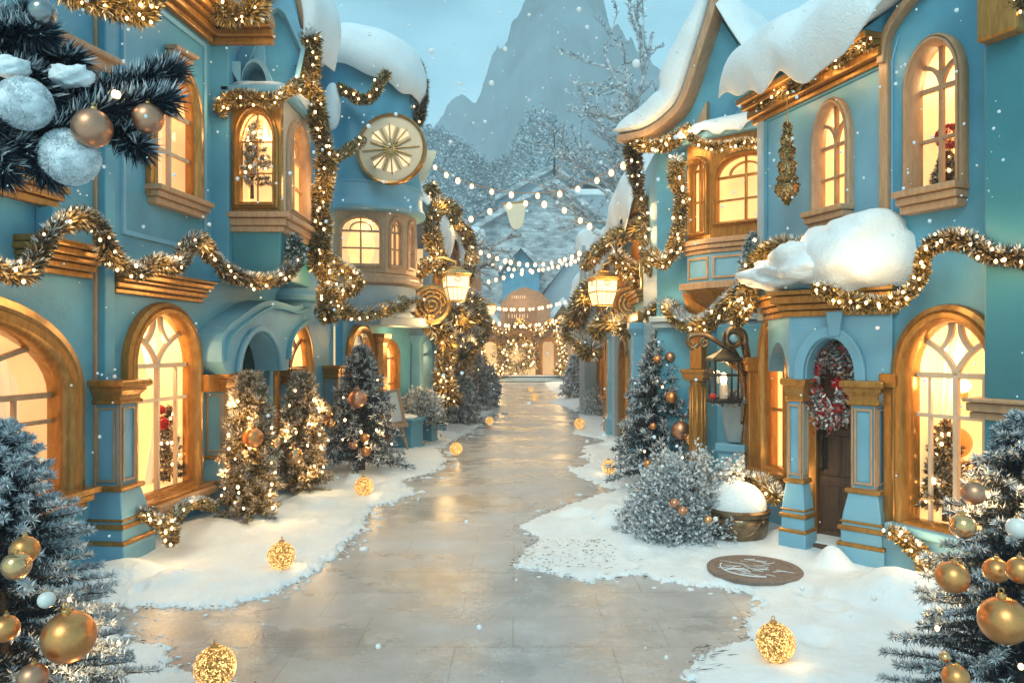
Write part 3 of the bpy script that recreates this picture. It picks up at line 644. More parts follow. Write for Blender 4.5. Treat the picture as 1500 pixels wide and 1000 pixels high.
def bank(name, polys, x0, x1, seed, xn=420, yn=620):
    ys = np.exp(np.linspace(math.log(2.6), math.log(47), yn)); k = np.linspace(0, 1, xn); Yg, Kg = np.meshgrid(ys, k, indexing='ij')
    Xg = x0(Yg)+(x1(Yg)-x0(Yg))*Kg
    d = np.maximum.reduce([sdf(Xg, Yg, p) for p in polys])
    rag = .05*vnoise(Xg, Yg, 3.0, 3, seed)+.085*vnoise(Xg, Yg, 11, 4, seed+1, .75)+.045*vnoise(Xg, Yg*.4, 45, 2, seed+2)
    dd = d+rag*(.6+.07*Yg)
    e = np.clip(dd/.045, -1, 1); h = .004+np.where(e > 0, .024*e**.6, .03*e)
    q = np.clip(dd, 0, 1.6); h += np.where(dd > 0, .085*(1-np.exp(-q*1.1))+.03*vnoise(Xg, Yg, 1.6, 3, seed+3)*np.clip(q*3, 0, 1)+.013*vnoise(Xg, Yg, 6, 4, seed+4, .6)*np.clip(q*3, 0, 1), 0)
    for mx, my, mr, mh in MOUNDS:
        rr = np.hypot(Xg-mx, Yg-my)/mr; rr = rr*(1+.25*vnoise(Xg, Yg, 4, 2, seed+6)); h += np.where(dd > 0, mh*np.clip(1-rr*rr, 0, 1)**1.6*np.clip(q*5, 0, 1), 0)
    for fx, fy, fr, fd in DENTS:
        rr = np.hypot((Xg-fx), (Yg-fy)*.7)/fr; h -= np.where(dd > .1, fd*np.exp(-rr**2*1.6)-fd*.4*np.exp(-(rr-1.3)**2*6), 0)
    V = np.stack([Xg, Yg, h], -1).reshape(-1, 3); idx = np.arange(yn*xn).reshape(yn, xn)
    keep = (dd > -.06); kf = keep[:-1, :-1] | keep[1:, :-1] | keep[:-1, 1:] | keep[1:, 1:]
    Q = np.stack([idx[:-1, :-1], idx[:-1, 1:], idx[1:, 1:], idx[1:, :-1]], -1)[kf]
    used = np.unique(Q); mp = -np.ones(len(V), int); mp[used] = np.arange(len(used)); V = V[used]; Q = mp[Q]
    me = bpy.data.meshes.new(name); me.vertices.add(len(V)); me.vertices.foreach_set('co', V.reshape(-1)); me.loops.add(Q.size); me.loops.foreach_set('vertex_index', Q.reshape(-1).astype(np.int32))
    me.polygons.add(len(Q)); me.polygons.foreach_set('loop_start', np.arange(0, Q.size, 4, dtype=np.int32)); me.update(calc_edges=True); me.validate()
    me.polygons.foreach_set('use_smooth', [True]*len(me.polygons))
    o = link_mesh(name, me, SNOWP); o['kind'] = 'structure'; return o
DENTS = [(*gnd(px, py)[:2], r_, h_) for px, py, r_, h_ in [(205, 872, .06, .035), (225, 852, .10, .03), (275, 850, .08, .03), (345, 820, .13, .03), (240, 800, .1, .03), (380, 790, .12, .03), (1220, 905, .09, .03), (1195, 945, .12, .03), (1270, 935, .15, .025), (1180, 875, .1, .03), (1300, 960, .15, .02), (930, 820, .13, .02), (1000, 800, .13, .03), (490, 770, .15, .03)]]
bank('snow_bank', [PL_A, PL_B], lambda y: -(.75*y+1.2), lambda y: .02*y-.1+0*y, 3)
bank('snow_bank', [PR], lambda y: -.02*y, lambda y: .62*y+2.2, 11)
# crumbs of snow that broke off along the edges
def crumbs():
    b = MB(); rr = random.Random(9)
    for poly, a, c_, n in ((PL_A, 2, 20, 420), (PR, 8, 33, 620), (PL_B, 2, 7, 160)):
        w = poly_world(poly)[a:c_+1]; L = np.linalg.norm(np.diff(w, axis=0), axis=1)/np.maximum(w[:-1, 1], 1)
        for i in rr.choices(range(len(L)), weights=list(L), k=n):
            t = rr.random(); p = w[i]+(w[i+1]-w[i])*t; s_ = .02*p[1]; x, y = p[0]+rr.gauss(0, .6)*s_, p[1]+rr.gauss(0, 1.1)*s_; r_ = abs(rr.gauss(0, .0018))*p[1]+.003
            b.ball((x, y, .006), r_, 7, 5, (rr.uniform(.8, 1.9), rr.uniform(.8, 1.5), rr.uniform(.35, .8)), .35, 2, i+n)
    o = b.build('snow_crumbs', SNOWP, smooth='all'); o['kind'] = 'stuff'
crumbs()
# dark litter along the melting edge
def litter():
    P = []; D = []; L = []
    for poly, a, b in ((PL_A, 2, 12), (PR, 14, 24), (PR, 26, 32), (PL_B, 2, 7)):
        w = poly_world(poly)
        for i in range(a, b):
            n = int(22*np.linalg.norm(w[i+1]-w[i])/.3)
            t = rng.uniform(size=n)[:, None]; p = w[i]+(w[i+1]-w[i])*t+rng.normal(size=(n, 2))*.045
            P.append(np.c_[p, np.full(n, .016)]); a_ = rng.uniform(0, 6.28, n); D.append(np.c_[np.cos(a_), np.sin(a_)*.6, rng.uniform(.0, .12, n)])
    g_ = np.array([gnd(rng.uniform(760, 900), rng.uniform(800, 845))[:2] for _ in range(240)]); P.append(np.c_[g_, np.full(240, .075)]); a_ = rng.uniform(0, 6.28, 240); D.append(np.c_[np.cos(a_), .4*np.sin(a_), np.full(240, .05)])
    tw = []
    for (x0, x1, y0, y1, n) in ((1000, 1110, 948, 992, 40), (780, 1010, 812, 850, 40)):
        g_ = np.array([gnd(rng.uniform(x0, x1), rng.uniform(y0, y1))[:2] for _ in range(n)]); tw.append(np.c_[g_, np.full(n, .03)])
    tw = np.concatenate(tw); a_ = rng.uniform(-.5, .5, len(tw)); o2 = needle_mesh('twig_litter', tw, np.c_[np.cos(a_), .7*np.sin(a_), rng.uniform(.0, .25, len(tw))], rng.uniform(.03, .12, len(tw)), .006, BARK); o2['kind'] = 'stuff'
    P = np.concatenate(P); D = np.concatenate(D)
    o = needle_mesh('needle_litter', P, D, rng.uniform(.012, .05, len(P)), .007, island_mat('litter', [(0, (.02, .018, .016)), (.7, (.09, .07, .05)), (1, (.4, .33, .25))], .7)); o['kind'] = 'stuff'
litter()
# ------------------------------------------------------------------ left side: wide-window house, porch house, round clock tower
def wall(house, fa, outline, holes, m=TEAL, t=.16, w0=None, bevel=.008):
    b = MB(); b.prism(fa, outline, -t, 0, holes); return b.build('wall', m, house, bevel=bevel)
def cornice(house, fa, u0, u1, v, m=GOLD, s=1.0, name='cornice', w=0):
    b = MB()
    for a, z0, z1, w1 in ((0, 0, .045, .05), (.02, .05, .10, .09), (.0, .105, .135, .13), (.01, .14, .19, .17), (0, .195, .225, .21)):
        b.fbox(fa, u0-a, u1+a, v+z0*s, v+z1*s+.004, w-.01, w+w1*s)
    return b.build(name, m, house, bevel=.012)
SL = .1
def lw(Y, off=0): return (-3.84+SL*(Y-6.77)+off, Y)
FA = Fac(lw(3.2, -.02), lw(6.98, -.02)); FB = Fac(lw(7.0), lw(13.2))

HA = thing('shop_house', 'teal house with a very wide round window beside the porch house', 'house', (*lw(5.2, -.5), 0))
sp = fac_px_arch(FA, -330, 92, 462, 775, rise=.62)
hA = window(HA, FA, sp, t=.22, rec=.10, style='gothic', room=ROOMD, sill=True, proud=.09, bw=.042, barm=TAN)
sp2 = fac_px_arch(FA, -95, 62, 205, 262, w=0); ua, ub = FA.u(-80), FA.u(64); va = FA.v(64, 272)
spu = (ua, ub, va, va+.95, .3, 1)
hA2 = window(HA, FA, spu, t=.10, rec=.15, style='fan', room=ROOMD)
wall(HA, FA, [(0, -.1), (FA.L, -.1), (FA.L, 6.2), (0, 6.2)], [hA, hA2])
b = MB(); ur = FA.L
for a, z0, z1, w1 in ((.0, 2.62, 2.67, .07), (.05, 2.675, 2.73, .11), (.10, 2.735, 2.78, .15), (.16, 2.785, 2.84, .19), (.13, 2.845, 2.90, .23)): b.fbox(FA, ur-1.05-a*.3, ur-.12-.10+a*.0, z0, z1, -.01, w1)
b.build('cornice', GOLD, HA, bevel=.012)
b = MB(); b.fbox(FA, ur-.10, ur+.04, -.1, 6.2, -.2, .10); b.build('corner_pilaster', TEAL, HA, bevel=.012)
b = MB(); b.fbox(FA, ur-.135, ur-.105, -.1, 6.2, -.01, .03); b.build('pilaster_edge', TAN, HA, bevel=.006)
b = MB(); u_ = FA.u(128); b.sweep(FA, [(u_-1.6, 3.2), (u_+.2, 3.2), (u_+.2, 5.9), (u_-1.6, 5.9)], [(0, .001), (0, .03), (.04, .03), (.05, .001)]); b.build('panel_moulding', TEAL2, HA, bevel=.004)
u1_, v1_ = FA.uv(149, 103)
b = MB(); b.bar(FA, [FA.uv(60, 62), (u1_, v1_)], .10, .0, .14); b.bar(FA, [(FA.uv(60, 62)[0], FA.uv(60, 62)[1]+.07), (u1_+.03, v1_+.07)], .05, .0, .20); b.build('pediment', TAN, HA, bevel=.012)
b = MB(); b.prism(FA, [(ub-.1, va-.19), (ub+.02, va-.19), (ub-.01, va-.36), (ub-.1, va-.46)], .0, .16); b.build('bracket', TEAL, HA, bevel=.012); b = MB(); b.prism(FA, [(ua, va-.19), (ua+.12, va-.19), (ua+.1, va-.36), (ua, va-.46)], .0, .16); b.build('bracket', TEAL, HA, bevel=.012)
b = MB(); b.fbox(FA, 0, FA.L+.05, 6.15, 6.35, -.3, .35); b.build('eave', GOLD, HA, bevel=.02)
snow_sheet('roof_snow', HA, lambda s, t: FA.W(FA.L*s, 7.4-1.05*t, -1.2+1.6*t), lambda s, t: (FA.n*.45+Vector((0, 0, .9))).normalized(), .3, 40, 14, .2, 2)

HB = thing('porch_house', 'teal porch house with gilt columns, bay window and gable hood beside the round tower', 'house', (*lw(9.6, -.6), 0))
hB1 = window(HB, FB, fac_px_arch(FB, 189, 281, 460, 722, rise=.54), t=.13, rec=.07, style='gothic', barm=CREAM, proud=.10)
hB2 = window(HB, FB, fac_px_arch(FB, 404, 451, 472, 640, rise=.7), t=.16, rec=.05, style='gothic', barm=BROWN, proud=.08)
hBu = window(HB, FB, fac_px_arch(FB, 222, 285, 98, 284, rise=.48), t=.11, rec=.07, style='plain', barm=CREAM, room=ROOMD, proud=.08, sillm=TAN)
hBd = arch(FB.u(328), FB.u(394), -.05, 2.5, .55)
wall(HB, FB, [(0, -.12), (FB.L, -.12), (FB.L, 5.75), (0, 5.75)], [hB1, hB2, hBu, hBd])
b = MB(); b.sweep(FB, hBd[1:]+hBd[:1], [(-.01, -.15), (-.01, .02), (.07, .03), (.08, .001)], True); b.build('doorway_trim', TEAL2, HB, smooth=True)
b = MB(); b.fbox(FB, FB.u(330)-.1, FB.u(392)+.1, -.05, 2.7, -.42, -.36); b.build('recess_shade_panel', BROWN, HB); b = MB(); b.fbox(FB, FB.u(394)+.012, FB.u(394)+.04, -.05, 2.7, -.36, -.165); b.fbox(FB, FB.u(328)-.04, FB.u(328)-.012, -.05, 2.7, -.36, -.165); b.build('alcove_side', TEALD, HB)  # brown panel at the back stands in for shade inside the arch
b = MB(); u_ = FB.u(222); b.sweep(FB, [(FB.u(182), 3.15), (FB.u(297), 3.15), (FB.u(297), 5.5), (FB.u(182), 5.5)], [(0, .001), (0, .022), (.05, .03), (.06, .001)]); b.build('panel_moulding', TEAL2, HB, bevel=.004)
b = MB(); q0 = FB.uv(240, 82); q1 = FB.uv(272, 104); b.bar(FB, [(q0[0], q0[1]+.10), (q1[0]+.02, q1[1]+.14)], .045, .0, .15); b.bar(FB, [(q0[0]+.0, q0[1]+.04), (q1[0]+.0, q1[1]+.08)], .05, .0, .10); b.build('window_hood', TAN, HB, bevel=.01)
cornice(HB, FB, FB.u(162), FB.u(292), 2.52, GOLD, 1.05)
# columns: outer corners march along the wall
CB = []
for Yc in (6.98, 8.95, 10.95, 12.85):
    x, y = lw(Yc, .10); column(HB, x, y, R(-6), 1.70, .92)
# flat string course above capitals between columns
b = MB(); b.fbox(FB, FB.u(284), FB.u(320), 1.50, 1.70, .02, .18); b.build('impost', GOLD, HB, bevel=.01)
# sill shelf under the lit window
b = MB(); b.fbox(FB, FB.u(196), FB.u(288), .36, .44, .0, .26); b.fbox(FB, FB.u(198), FB.u(286), .25, .355, .0, .18); b.build('shelf', TAN, HB, bevel=.02)
# ogee canopy over the doorway
FP = Fac(lw(8.7, .22), lw(11.3, .22)); u0, u1 = FP.u(312), FP.u(408)
op = arch(FP.u(337), FP.u(396), 1.55, FP.v(364, 487), .55, 18)
px_out = [(314, 565), (313, 500), (322, 480), (344, 462), (366, 447), (384, 440), (404, 443), (424, 448), (446, 440), (456, 452), (448, 470), (428, 486), (416, 506), (412, 552)]
ol = [FP.uv(*p) for p in px_out]
ol = [(p[0], p[1]) for p in catmull([Vector((a, b_, 0)) for a, b_ in ol], 4)]
vb = 1.70
pts = [(max(ol[0][0], 0), vb)]+[p for p in ol if p[1] > vb+.03]+[(ol[-1][0], vb)]
opn = [p for p in op[2:]]      # arch part only
opn = [(op[1][0], vb)]+[p for p in op[2:] if p[1] > vb+.01]+[(op[0][0], vb)]
poly = pts+opn                 # outline round the outside and back along the arch
b = MB(); b.prism(FP, poly, -.215, .10); b.build('canopy', TEAL2, HB, bevel=.025)
b = MB(); inn = offset(ol[2:-2], .09, False); b.bar(FP, [p for p in inn if p[1] > vb+.05], .035, .10, .165); b.build('canopy_moulding', TEAL, HB, bevel=.01)
b = MB(); q = [(op[1][0], vb)]+[p for p in op[2:] if p[1] > vb+.01]+[(op[0][0], vb)]; b.bar(FP, offset(q, .05, False), .07, .10, .16); b.build('arch_moulding', TEAL2, HB, bevel=.015)
# pier cap on the canopy
pc = FP.W(FP.u(442), 2.72, -.1); b = MB(); b.lathe([(.28, -.32), (.26, -.16), (.28, -.1), (.30, -.06), (.42, -.02), (.44, .05), (.40, .09), (.30, .14), (.30, .3), (.22, .44), (.05, .5)], pc, 24); b.build('pier_cap', TEAL2, HB, smooth=True)
# eave cornice, then the return wall that carries the bay
cornice(HB, FB, -.05, FB.u(302)+.02, 5.60, GOLD, 1.5, 'eave')
xw, yw = lw(8.95)
FR = Fac((xw-.05, 8.95), (-3.42, 8.95)); b = MB(); b.fbox(FR, 0, FR.L, 2.8, 5.7, -.25, 0); b.build('return_wall', TEAL, HB, bevel=.01)
cornice(HB, FR, -.05, FR.L+.55, 5.60, GOLD, 1.5, 'eave')
# bay window
BX0, BX1, BY0, BY1 = -3.44, -2.82, 9.05, 10.35
FBF = Fac((BX0, BY0), (BX1, BY0)); FBS = Fac((BX1, BY0+.092), (BX1, BY1))
bay = MB(); bay.box(((BX0+BX1)/2-.0, (BY0+BY1)/2+.0, 3.14), (BX1-BX0-.02, BY1-BY0-.02, .62)); bay.build('bay_base', TEALD, HB, bevel=.02)
wf = window(HB, FBF, (.10, FBF.L-.09, 3.74, 4.86, .36, 1), t=.06, rec=.07, style='plain', barm=GOLD, curtain=False, sill=False, deep=.70, bw=.012)
b = MB(); b.prism(FBF, [(0, 3.55), (FBF.L, 3.55), (FBF.L, 5.05), (0, 5.05)], -.09, 0, [wf]); b.build('bay_front', GOLD, HB, bevel=.01)
ws = window(HB, FBS, (.16, FBS.L-.2, 3.74, 4.86, .42, 1), t=.07, rec=.07, style='ring', barm=TAN, frame=TAN, curtain=True, sill=False, deep=.4)
b = MB(); b.prism(FBS, [(0, 3.55), (FBS.L, 3.55), (FBS.L, 5.05), (0, 5.05)], -.09, 0, [ws]); b.build('bay_side', CREAM, HB, bevel=.01)
for f_, nm in ((FBF, 'bay_sill'), (FBS, 'bay_sill')):
    b = MB()
    for z0, z1, w1 in ((3.40, 3.47, .03), (3.475, 3.56, .06), (3.565, 3.63, .11)): b.fbox(f_, -.0 if f_ is FBS else 0, f_.L+(w1 if f_ is FBF else 0), z0, z1, -.02, w1)
    b.build(nm, TAN, HB, bevel=.01)
b = MB(); b.box(((BX0+BX1)/2, (BY0+BY1)/2, 5.10), (BX1-BX0+.2, BY1-BY0+.2, .10)); b.build('bay_roof', TEAL2, HB, bevel=.03)
pillow('bay_snow', HB, ((BX0+BX1)/2+.02, (BY0+BY1)/2-.05, 5.17), .5, (.9, 1.3, .14), .2, 3)
# gable hood with arched niches above the bay
FG = Fac((-3.62, 9.35), (-2.72, 9.75))
go = [FG.uv(372, 132), FG.uv(434, 132), FG.uv(447, 72), FG.uv(430, 14), FG.uv(404, -60), FG.uv(380, -30), FG.uv(366, 60)]
gn = [FG.uv(390, 128), FG.uv(426, 130), FG.uv(439, 76), FG.uv(416, 26), FG.uv(406, 16), FG.uv(394, 22), FG.uv(386, 60)]
b = MB(); b.prism(FG, go, -.5, .10, [gn]); b.build('gable', TEAL2, HB, bevel=.02)
b = MB(); b.prism(FG, offset(gn, .05), -.4, -.06); b.build('gable_panel', TEAL, HB)
FH = Fac((-3.62, 9.10), (-2.98, 9.20)); hu0, hu1 = FH.u(322), FH.u(398); v_ = FH.v(360, 134)
ho = [(hu0, v_), (hu1, v_)]+[(p[0], p[1]) for p in arch(FH.u(354), hu1, v_, FH.v(374, 88), .32)[2:]]+[(FH.u(354), v_+.34), (hu0, v_+.34)]
hi = [(hu0+.13, v_+.02), (hu1-.05, v_+.02)]+arch(FH.u(354)+.0, hu1-.05, v_, FH.v(374, 88)-.05, .30)[2:]+[(hu0+.13, v_+.26)]
b = MB(); b.prism(FH, ho, -.30, .06, [hi]); b.build('niche_hood', TEAL2, HB, bevel=.012)
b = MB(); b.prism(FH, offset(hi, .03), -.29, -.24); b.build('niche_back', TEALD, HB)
b = MB(); b.prism(FG, [FG.uv(338, 104), FG.uv(362, 104), FG.uv(390, 32), FG.uv(408, -14), FG.uv(396, -24), FG.uv(374, 24)], -.35, .16); b.build('gable_flank', TEAL, HB, bevel=.02)
snow_sheet('eave_snow', HB, lambda s, t: at(432+24*t+22*math.sin(s*2.2)*1.0+18*s*0, -40+118*s, 9.9)+Vector((.0, .9*(t-.3), 0)), lambda s, t: Vector((.55, -.35, .75)).normalized(), .22, 40, 14, .0, 5)
b = MB(); b.tube(catmull([at(436, -30, 9.8), at(446, 20, 9.8), at(452, 60, 9.85), at(455, 100, 9.9), at(446, 132, 9.9)], 6), .09, 8); b.build('bargeboard', TAN, HB, smooth='all')
b = MB(); b.box((-4.5, 9.9, 6.9), (1.7, 6.4, 2.2)); b.build('roof', TEAL, HB, bevel=.02)

# round tower
HC = thing('round_tower', 'round teal tower with snow cap and clock disc beside the porch house', 'tower', (-2.98, 14.6, 0))
tx, ty, tr = -2.98, 14.6, 1.08
b = MB(); b.lathe([(tr*1.05, 4.98), (tr*1.06, 5.1), (tr*.98, 5.9), (tr*.90, 6.6), (tr*.88, 6.9), (tr*.92, 7.0), (tr*.95, 7.15)], (tx, ty, 0), 48); b.build('upper_wall', TEAL, HC, smooth=True)
b = MB(); b.lathe([(tr*1.0, 4.50), (tr*1.12, 4.52), (tr*1.14, 4.58), (tr*1.10, 4.66), (tr*1.08, 4.72), (tr*1.07, 4.98), (tr*1.09, 5.0), (tr*1.09, 5.03), (tr*1.0, 5.05)], (tx, ty, 0), 48); b.build('skirt_band', TEAL2, HC, smooth=True)
b = MB(); b.lathe([(tr*.95, 3.15), (tr*1.06, 3.2), (tr*1.06, 3.26), (tr*1.02, 3.3), (tr*1.02, 3.36), (tr*.9, 3.38)], (tx, ty, 0), 48); b.build('window_sill', TAN, HC, smooth=True)
b = MB(); b.lathe([(tr*.6, 2.66), (tr*.93, 2.72), (tr*.97, 2.85), (tr*.95, 3.2)], (tx, ty, 0), 40); b.build('lower_wall', GREYP, HC, smooth=True)
# window band: facets round the drum
angs = [R(a) for a in (-190, -150, -106, -54, -28, 0, 30)]
for i in range(len(angs)-1):
    a0, a1 = angs[i], angs[i+1]; f_ = Fac((tx+tr*.97*math.cos(a0), ty+tr*.97*math.sin(a0)), (tx+tr*.97*math.cos(a1), ty+tr*.97*math.sin(a1)), (tx+9*math.cos((a0+a1)/2), ty+9*math.sin((a0+a1)/2)))
    main = i == 2
    h_ = window(HC, f_, (.10, f_.L-.10, 3.52, 4.40, .26, 1), t=.05, rec=.05, style='ring', barm=TAN, frame=TAN, room=ROOM if main else ROOMD, sill=False, deep=.25, bw=.035, proud=.03)
    b = MB(); b.prism(f_, [(0.0, 3.38), (f_.L, 3.38), (f_.L, 4.52), (0, 4.52)], -.06, 0, [h_]); b.build('window_facet', TAN, HC, bevel=.006)
# eave hood of the tower, snow cap with lobes
b = MB(); b.lathe([(tr*.95, 7.1), (tr*.98, 7.17), (tr*.8, 7.55), (.3, 7.8), (.05, 7.85)], (tx, ty, 0), 40); b.build('roof', TEAL, HC, smooth=True)
def capP(s, t):
    a = R(-215)+R(270)*s; rr = tr*(.05+1.06*t**.8); z = 7.90-.15*t-.62*t**3.2-(.25+.22*math.sin(s*9+1))*max(0, t-.75)*1.6
    return Vector((tx-.08+rr*math.cos(a), ty+rr*math.sin(a), z))
def capN(s, t):
    a = R(-215)+R(270)*s; return Vector((math.cos(a)*(.15+.8*t), math.sin(a)*(.15+.8*t), 1.05-.75*t)).normalized()
snow_sheet('snow_cap', HC, capP, capN, .24, 80, 24, .45, 9, dripf=2.2)
b = MB(); b.ball(at(487, 155, 13.2), .16, 16, 12, (.9, .8, 2.6), .1, 1, 4); b.build('snow_lump', SNOW, HC, smooth='all')
# clock disc
HD = thing('clock_disc', 'round cream disc with starburst of gold hands on the round tower', 'clock', at(573, 218, 13.3))
cd = at(573, 218, 13.3); yaw = R(8)
FD = Fac((cd.x-.6, cd.y+.06), (cd.x+.6, cd.y-.06))
uc = .6; vc = cd.z; rD = .60
circ = lambda r, n=56: [(uc+r*math.cos(2*math.pi*i/n), vc+r*math.sin(2*math.pi*i/n)) for i in range(n)]
b = MB(); b.prism(FD, circ(rD), -.14, .0); b.build('face', CLOCKM, HD, bevel=.02)
b = MB(); b.sweep(FD, circ(rD-.02), [(0, -.1), (0, .035), (.035, .045), (.05, .02), (.05, -.1)]); b.build('rim', GOLD, HD, smooth=True)
b = MB()
for k in range(16):
    a = 2*math.pi*k/16+.06; L = rD*(.86 if k % 8 == 0 else .66 if k % 2 else .74); wd = .028 if k % 8 else .018
    b.bar(FD, [(uc+.03*math.cos(a), vc+.03*math.sin(a)), (uc+L*math.cos(a), vc+L*math.sin(a))], wd, .0, .03+.002*(k % 3))
b.build('starburst', GOLDM, HD, bevel=.006)
b = MB()
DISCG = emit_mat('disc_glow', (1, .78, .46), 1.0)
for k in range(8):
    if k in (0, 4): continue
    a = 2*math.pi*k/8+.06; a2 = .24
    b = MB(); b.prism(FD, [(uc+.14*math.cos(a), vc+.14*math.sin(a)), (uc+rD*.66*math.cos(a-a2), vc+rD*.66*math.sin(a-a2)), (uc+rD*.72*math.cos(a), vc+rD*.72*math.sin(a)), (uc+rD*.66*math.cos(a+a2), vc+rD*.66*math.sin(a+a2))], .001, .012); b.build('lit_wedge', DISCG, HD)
b = MB(); b.box((cd.x-.1, cd.y+.22, cd.z), (.12, .4, .12)); b.build('bracket', IRON, HD)
fl = thing('pennant', 'small cream cloth pennant behind the clock disc', 'pennant', at(628, 240, 14))
b = MB(); FF = Fac((at(612, 240, 14).x, 14), (at(642, 240, 14).x, 14)); b.prism(FF, [FF.uv(*p) for p in ((614, 262), (617, 218), (640, 222), (624, 262), (618, 270))], -.015, .015); b.build('cloth', CLOTH, fl)

# arcade below and beyond the tower
FC = Fac((-3.05, 13.3), (-1.86, 17.4))
HE = thing('arcade_house', 'teal arcade with glowing gilt arches under the round tower', 'house', (-2.9, 15.6, 0))
h1 = arch(FC.u(513), FC.u(541), -.05, FC.v(527, 486), .35); 
h2w = window(HE, FC, fac_px_arch(FC, 562, 582, 502, 600), t=.06, rec=.12, style='plain', barm=TAN, curtain=True)
h3 = arch(FC.u(588), FC.u(600), .1, FC.v(594, 500), .3)
h4 = window(HE, FC, fac_px_arch(FC, 608, 630, 492, 640), t=.05, rec=.12, style='plain', barm=TEAL, frame=TEAL2, room=ROOMD, sill=False)
wall(HE, FC, [(0, -.1), (FC.L, -.1), (FC.L, 2.75), (0, 2.75)], [h1, h2w, h4], TEAL)
b = MB(); b.sweep(FC, h1[1:]+h1[:1], [(-.02, -.15), (-.02, .05), (.10, .08), (.16, .05), (.17, .001)]); b.build('gilt_arch', GOLD, HE, smooth=True)
b = MB(); b.fbox(FC, FC.u(513)-.1, FC.u(541)+.1, -.05, 2.4, -.34, -.30); b.build('hall_glow_panel', ROOM, HE)  # flat glowing panel stands in for a lit hall
b = MB(); b.fbox(FC, FC.u(518), FC.u(606), 2.42, 2.62, -.1, .55); b.build('flat_canopy', GREYP, HE, bevel=.03)
pillow('canopy_snow', HE, FC.W((FC.u(518)+FC.u(606))/2, 2.64, .25), .5, (.55, 1.9, .16), .2, 8)
for p_ in (549, 604, 634):
    u_ = FC.u(p_); q = FC.W(u_, 0, .12); b = MB(); b.sqlathe([(.16, -.1), (.16, .3), (.11, .4), (.10, 2.1), (.16, 2.2), (.16, 2.28)], (q.x, q.y, 0), math.atan2(FC.d.y, FC.d.x)); b.build('pier', TEAL2 if p_ != 549 else GOLD, HE, bevel=.01)
b = MB(); b.fbox(FC, 0, FC.L, 2.72, 4.3, -.9, -.6); b.build('upper_wall', GREYP, HE)
u_ = FC.u(545); q = FC.W(u_, 1.2, .02); b = MB(); b.box(q, (.10, .10, 1.0)); lp_ = b.build('lit_post', LAMPG, HE, bevel=.02)
ld = bpy.data.lights.new('canopy_fill_light', 'POINT'); ld.energy = 14; ld.color = (1, .64, .26); ld.shadow_soft_size = .15; lo = bpy.data.objects.new('canopy_fill_light', ld); COL.objects.link(lo); lo.parent = HE; lo.location = FC.W(FC.u(562), 2.2, .4)-WLOC[HE.name]  # unseen light added under the canopy to gild the arcade
# ------------------------------------------------------------------ right side: corner house, entrance house with porch, gable house with oriel
F1 = Fac((4.55, 4.14), (3.29, 6.67)); F2 = Fac((3.29, 6.67), (2.77, 8.41))
H1 = thing('corner_house', 'teal house with tall white barred arched window next to the entrance porch', 'house', (4.3, 6.2, 0))
w1 = window(H1, F1, fac_px_arch(F1, 1330, 1458, 468, 778, rise=.46), t=.13, rec=.10, style='gothic', barm=CREAM, proud=.09, sill=False, bw=.042)
w1u = window(H1, F1, fac_px_arch(F1, 1338, 1409, 62, 276, rise=.36), t=.06, rec=.07, style='fan', barm=TAN, frame=TAN, proud=.10, sillm=TAN, bw=.035)
wall(H1, F1, [(0, -.12), (F1.L, -.12), (F1.L, 6.3), (0, 6.3)], [w1, w1u])
u_ = F1.u(1302); b = MB(); b.fbox(F1, u_-.03, F1.L+.03, 2.75, 4.75, -.05, .06); b.build('corner_trim', TAN, H1, bevel=.012)
pts = [F1.uv(1299, 95), F1.uv(1303, 60), F1.uv(1318, 30), F1.uv(1340, 2), F1.uv(1370, -30)]
pts = [(p.x, p.y) for p in catmull([Vector((a, b_, 0)) for a, b_ in pts], 6)]
b = MB(); b.bar(F1, pts, .07, -.05, .10); b.build('curved_bargeboard', TAN, H1, bevel=.012)
b = MB(); b.bar(F1, [F1.uv(1452, -40), F1.uv(1452, 300)], .025, -.01, .03); b.bar(F1, [F1.uv(1318, 52), F1.uv(1308, 90), F1.uv(1308, 330)], .02, -.01, .02); b.build('panel_moulding', TEAL2, H1, bevel=.006)
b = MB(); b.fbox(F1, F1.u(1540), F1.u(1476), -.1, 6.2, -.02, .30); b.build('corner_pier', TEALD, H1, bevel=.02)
u0_, u1_ = F1.u(1540), F1.u(1470); vt = F1.v(1500, 582)
b = MB()
for z0, z1, g_ in ((-.03, 0, .42), (-.10, -.035, .38), (-.16, -.105, .345)): b.fbox(F1, u0_-g_*.1, u1_+.05*g_*3, vt+z0, vt+z1, -.01, g_)
b.build('capital', TAN, H1, bevel=.01)
b = MB(); b.fbox(F1, F1.u(1540), F1.u(1480), F1.v(1490, 75), 6.1, .0, .42); b.build('gilt_panel', GOLD, H1, bevel=.02)
# low wall and gilt impost between porch column and window
b = MB(); b.fbox(F1, F1.u(1326)+.0, F1.u(1299), -.1, 1.66, .0, .05); b.fbox(F1, F1.u(1327), F1.u(1297), 1.66, 1.78, .0, .09); b.build('gilt_pilaster', GOLD, H1, bevel=.01)
b = MB(); b.fbox(F1, F1.u(1475), F1.u(1300), -.1, .42, .0, .12); b.fbox(F1, F1.u(1475), F1.u(1312), .42, .5, .0, .16); b.build('plinth', TEAL2, H1, bevel=.02)
b = MB(); b.fbox(F1, 0, F1.L*.9, 6.1, 6.35, -.3, .3); b.build('eave', GOLD, H1, bevel=.02)
snow_sheet('roof_snow', H1, lambda s, t: F1.W(F1.L*.9*s, 7.4-1.05*t, -1.2+1.6*t), lambda s, t: (F1.n*.45+Vector((0, 0, .9))).normalized(), .3, 30, 14, .2, 12)

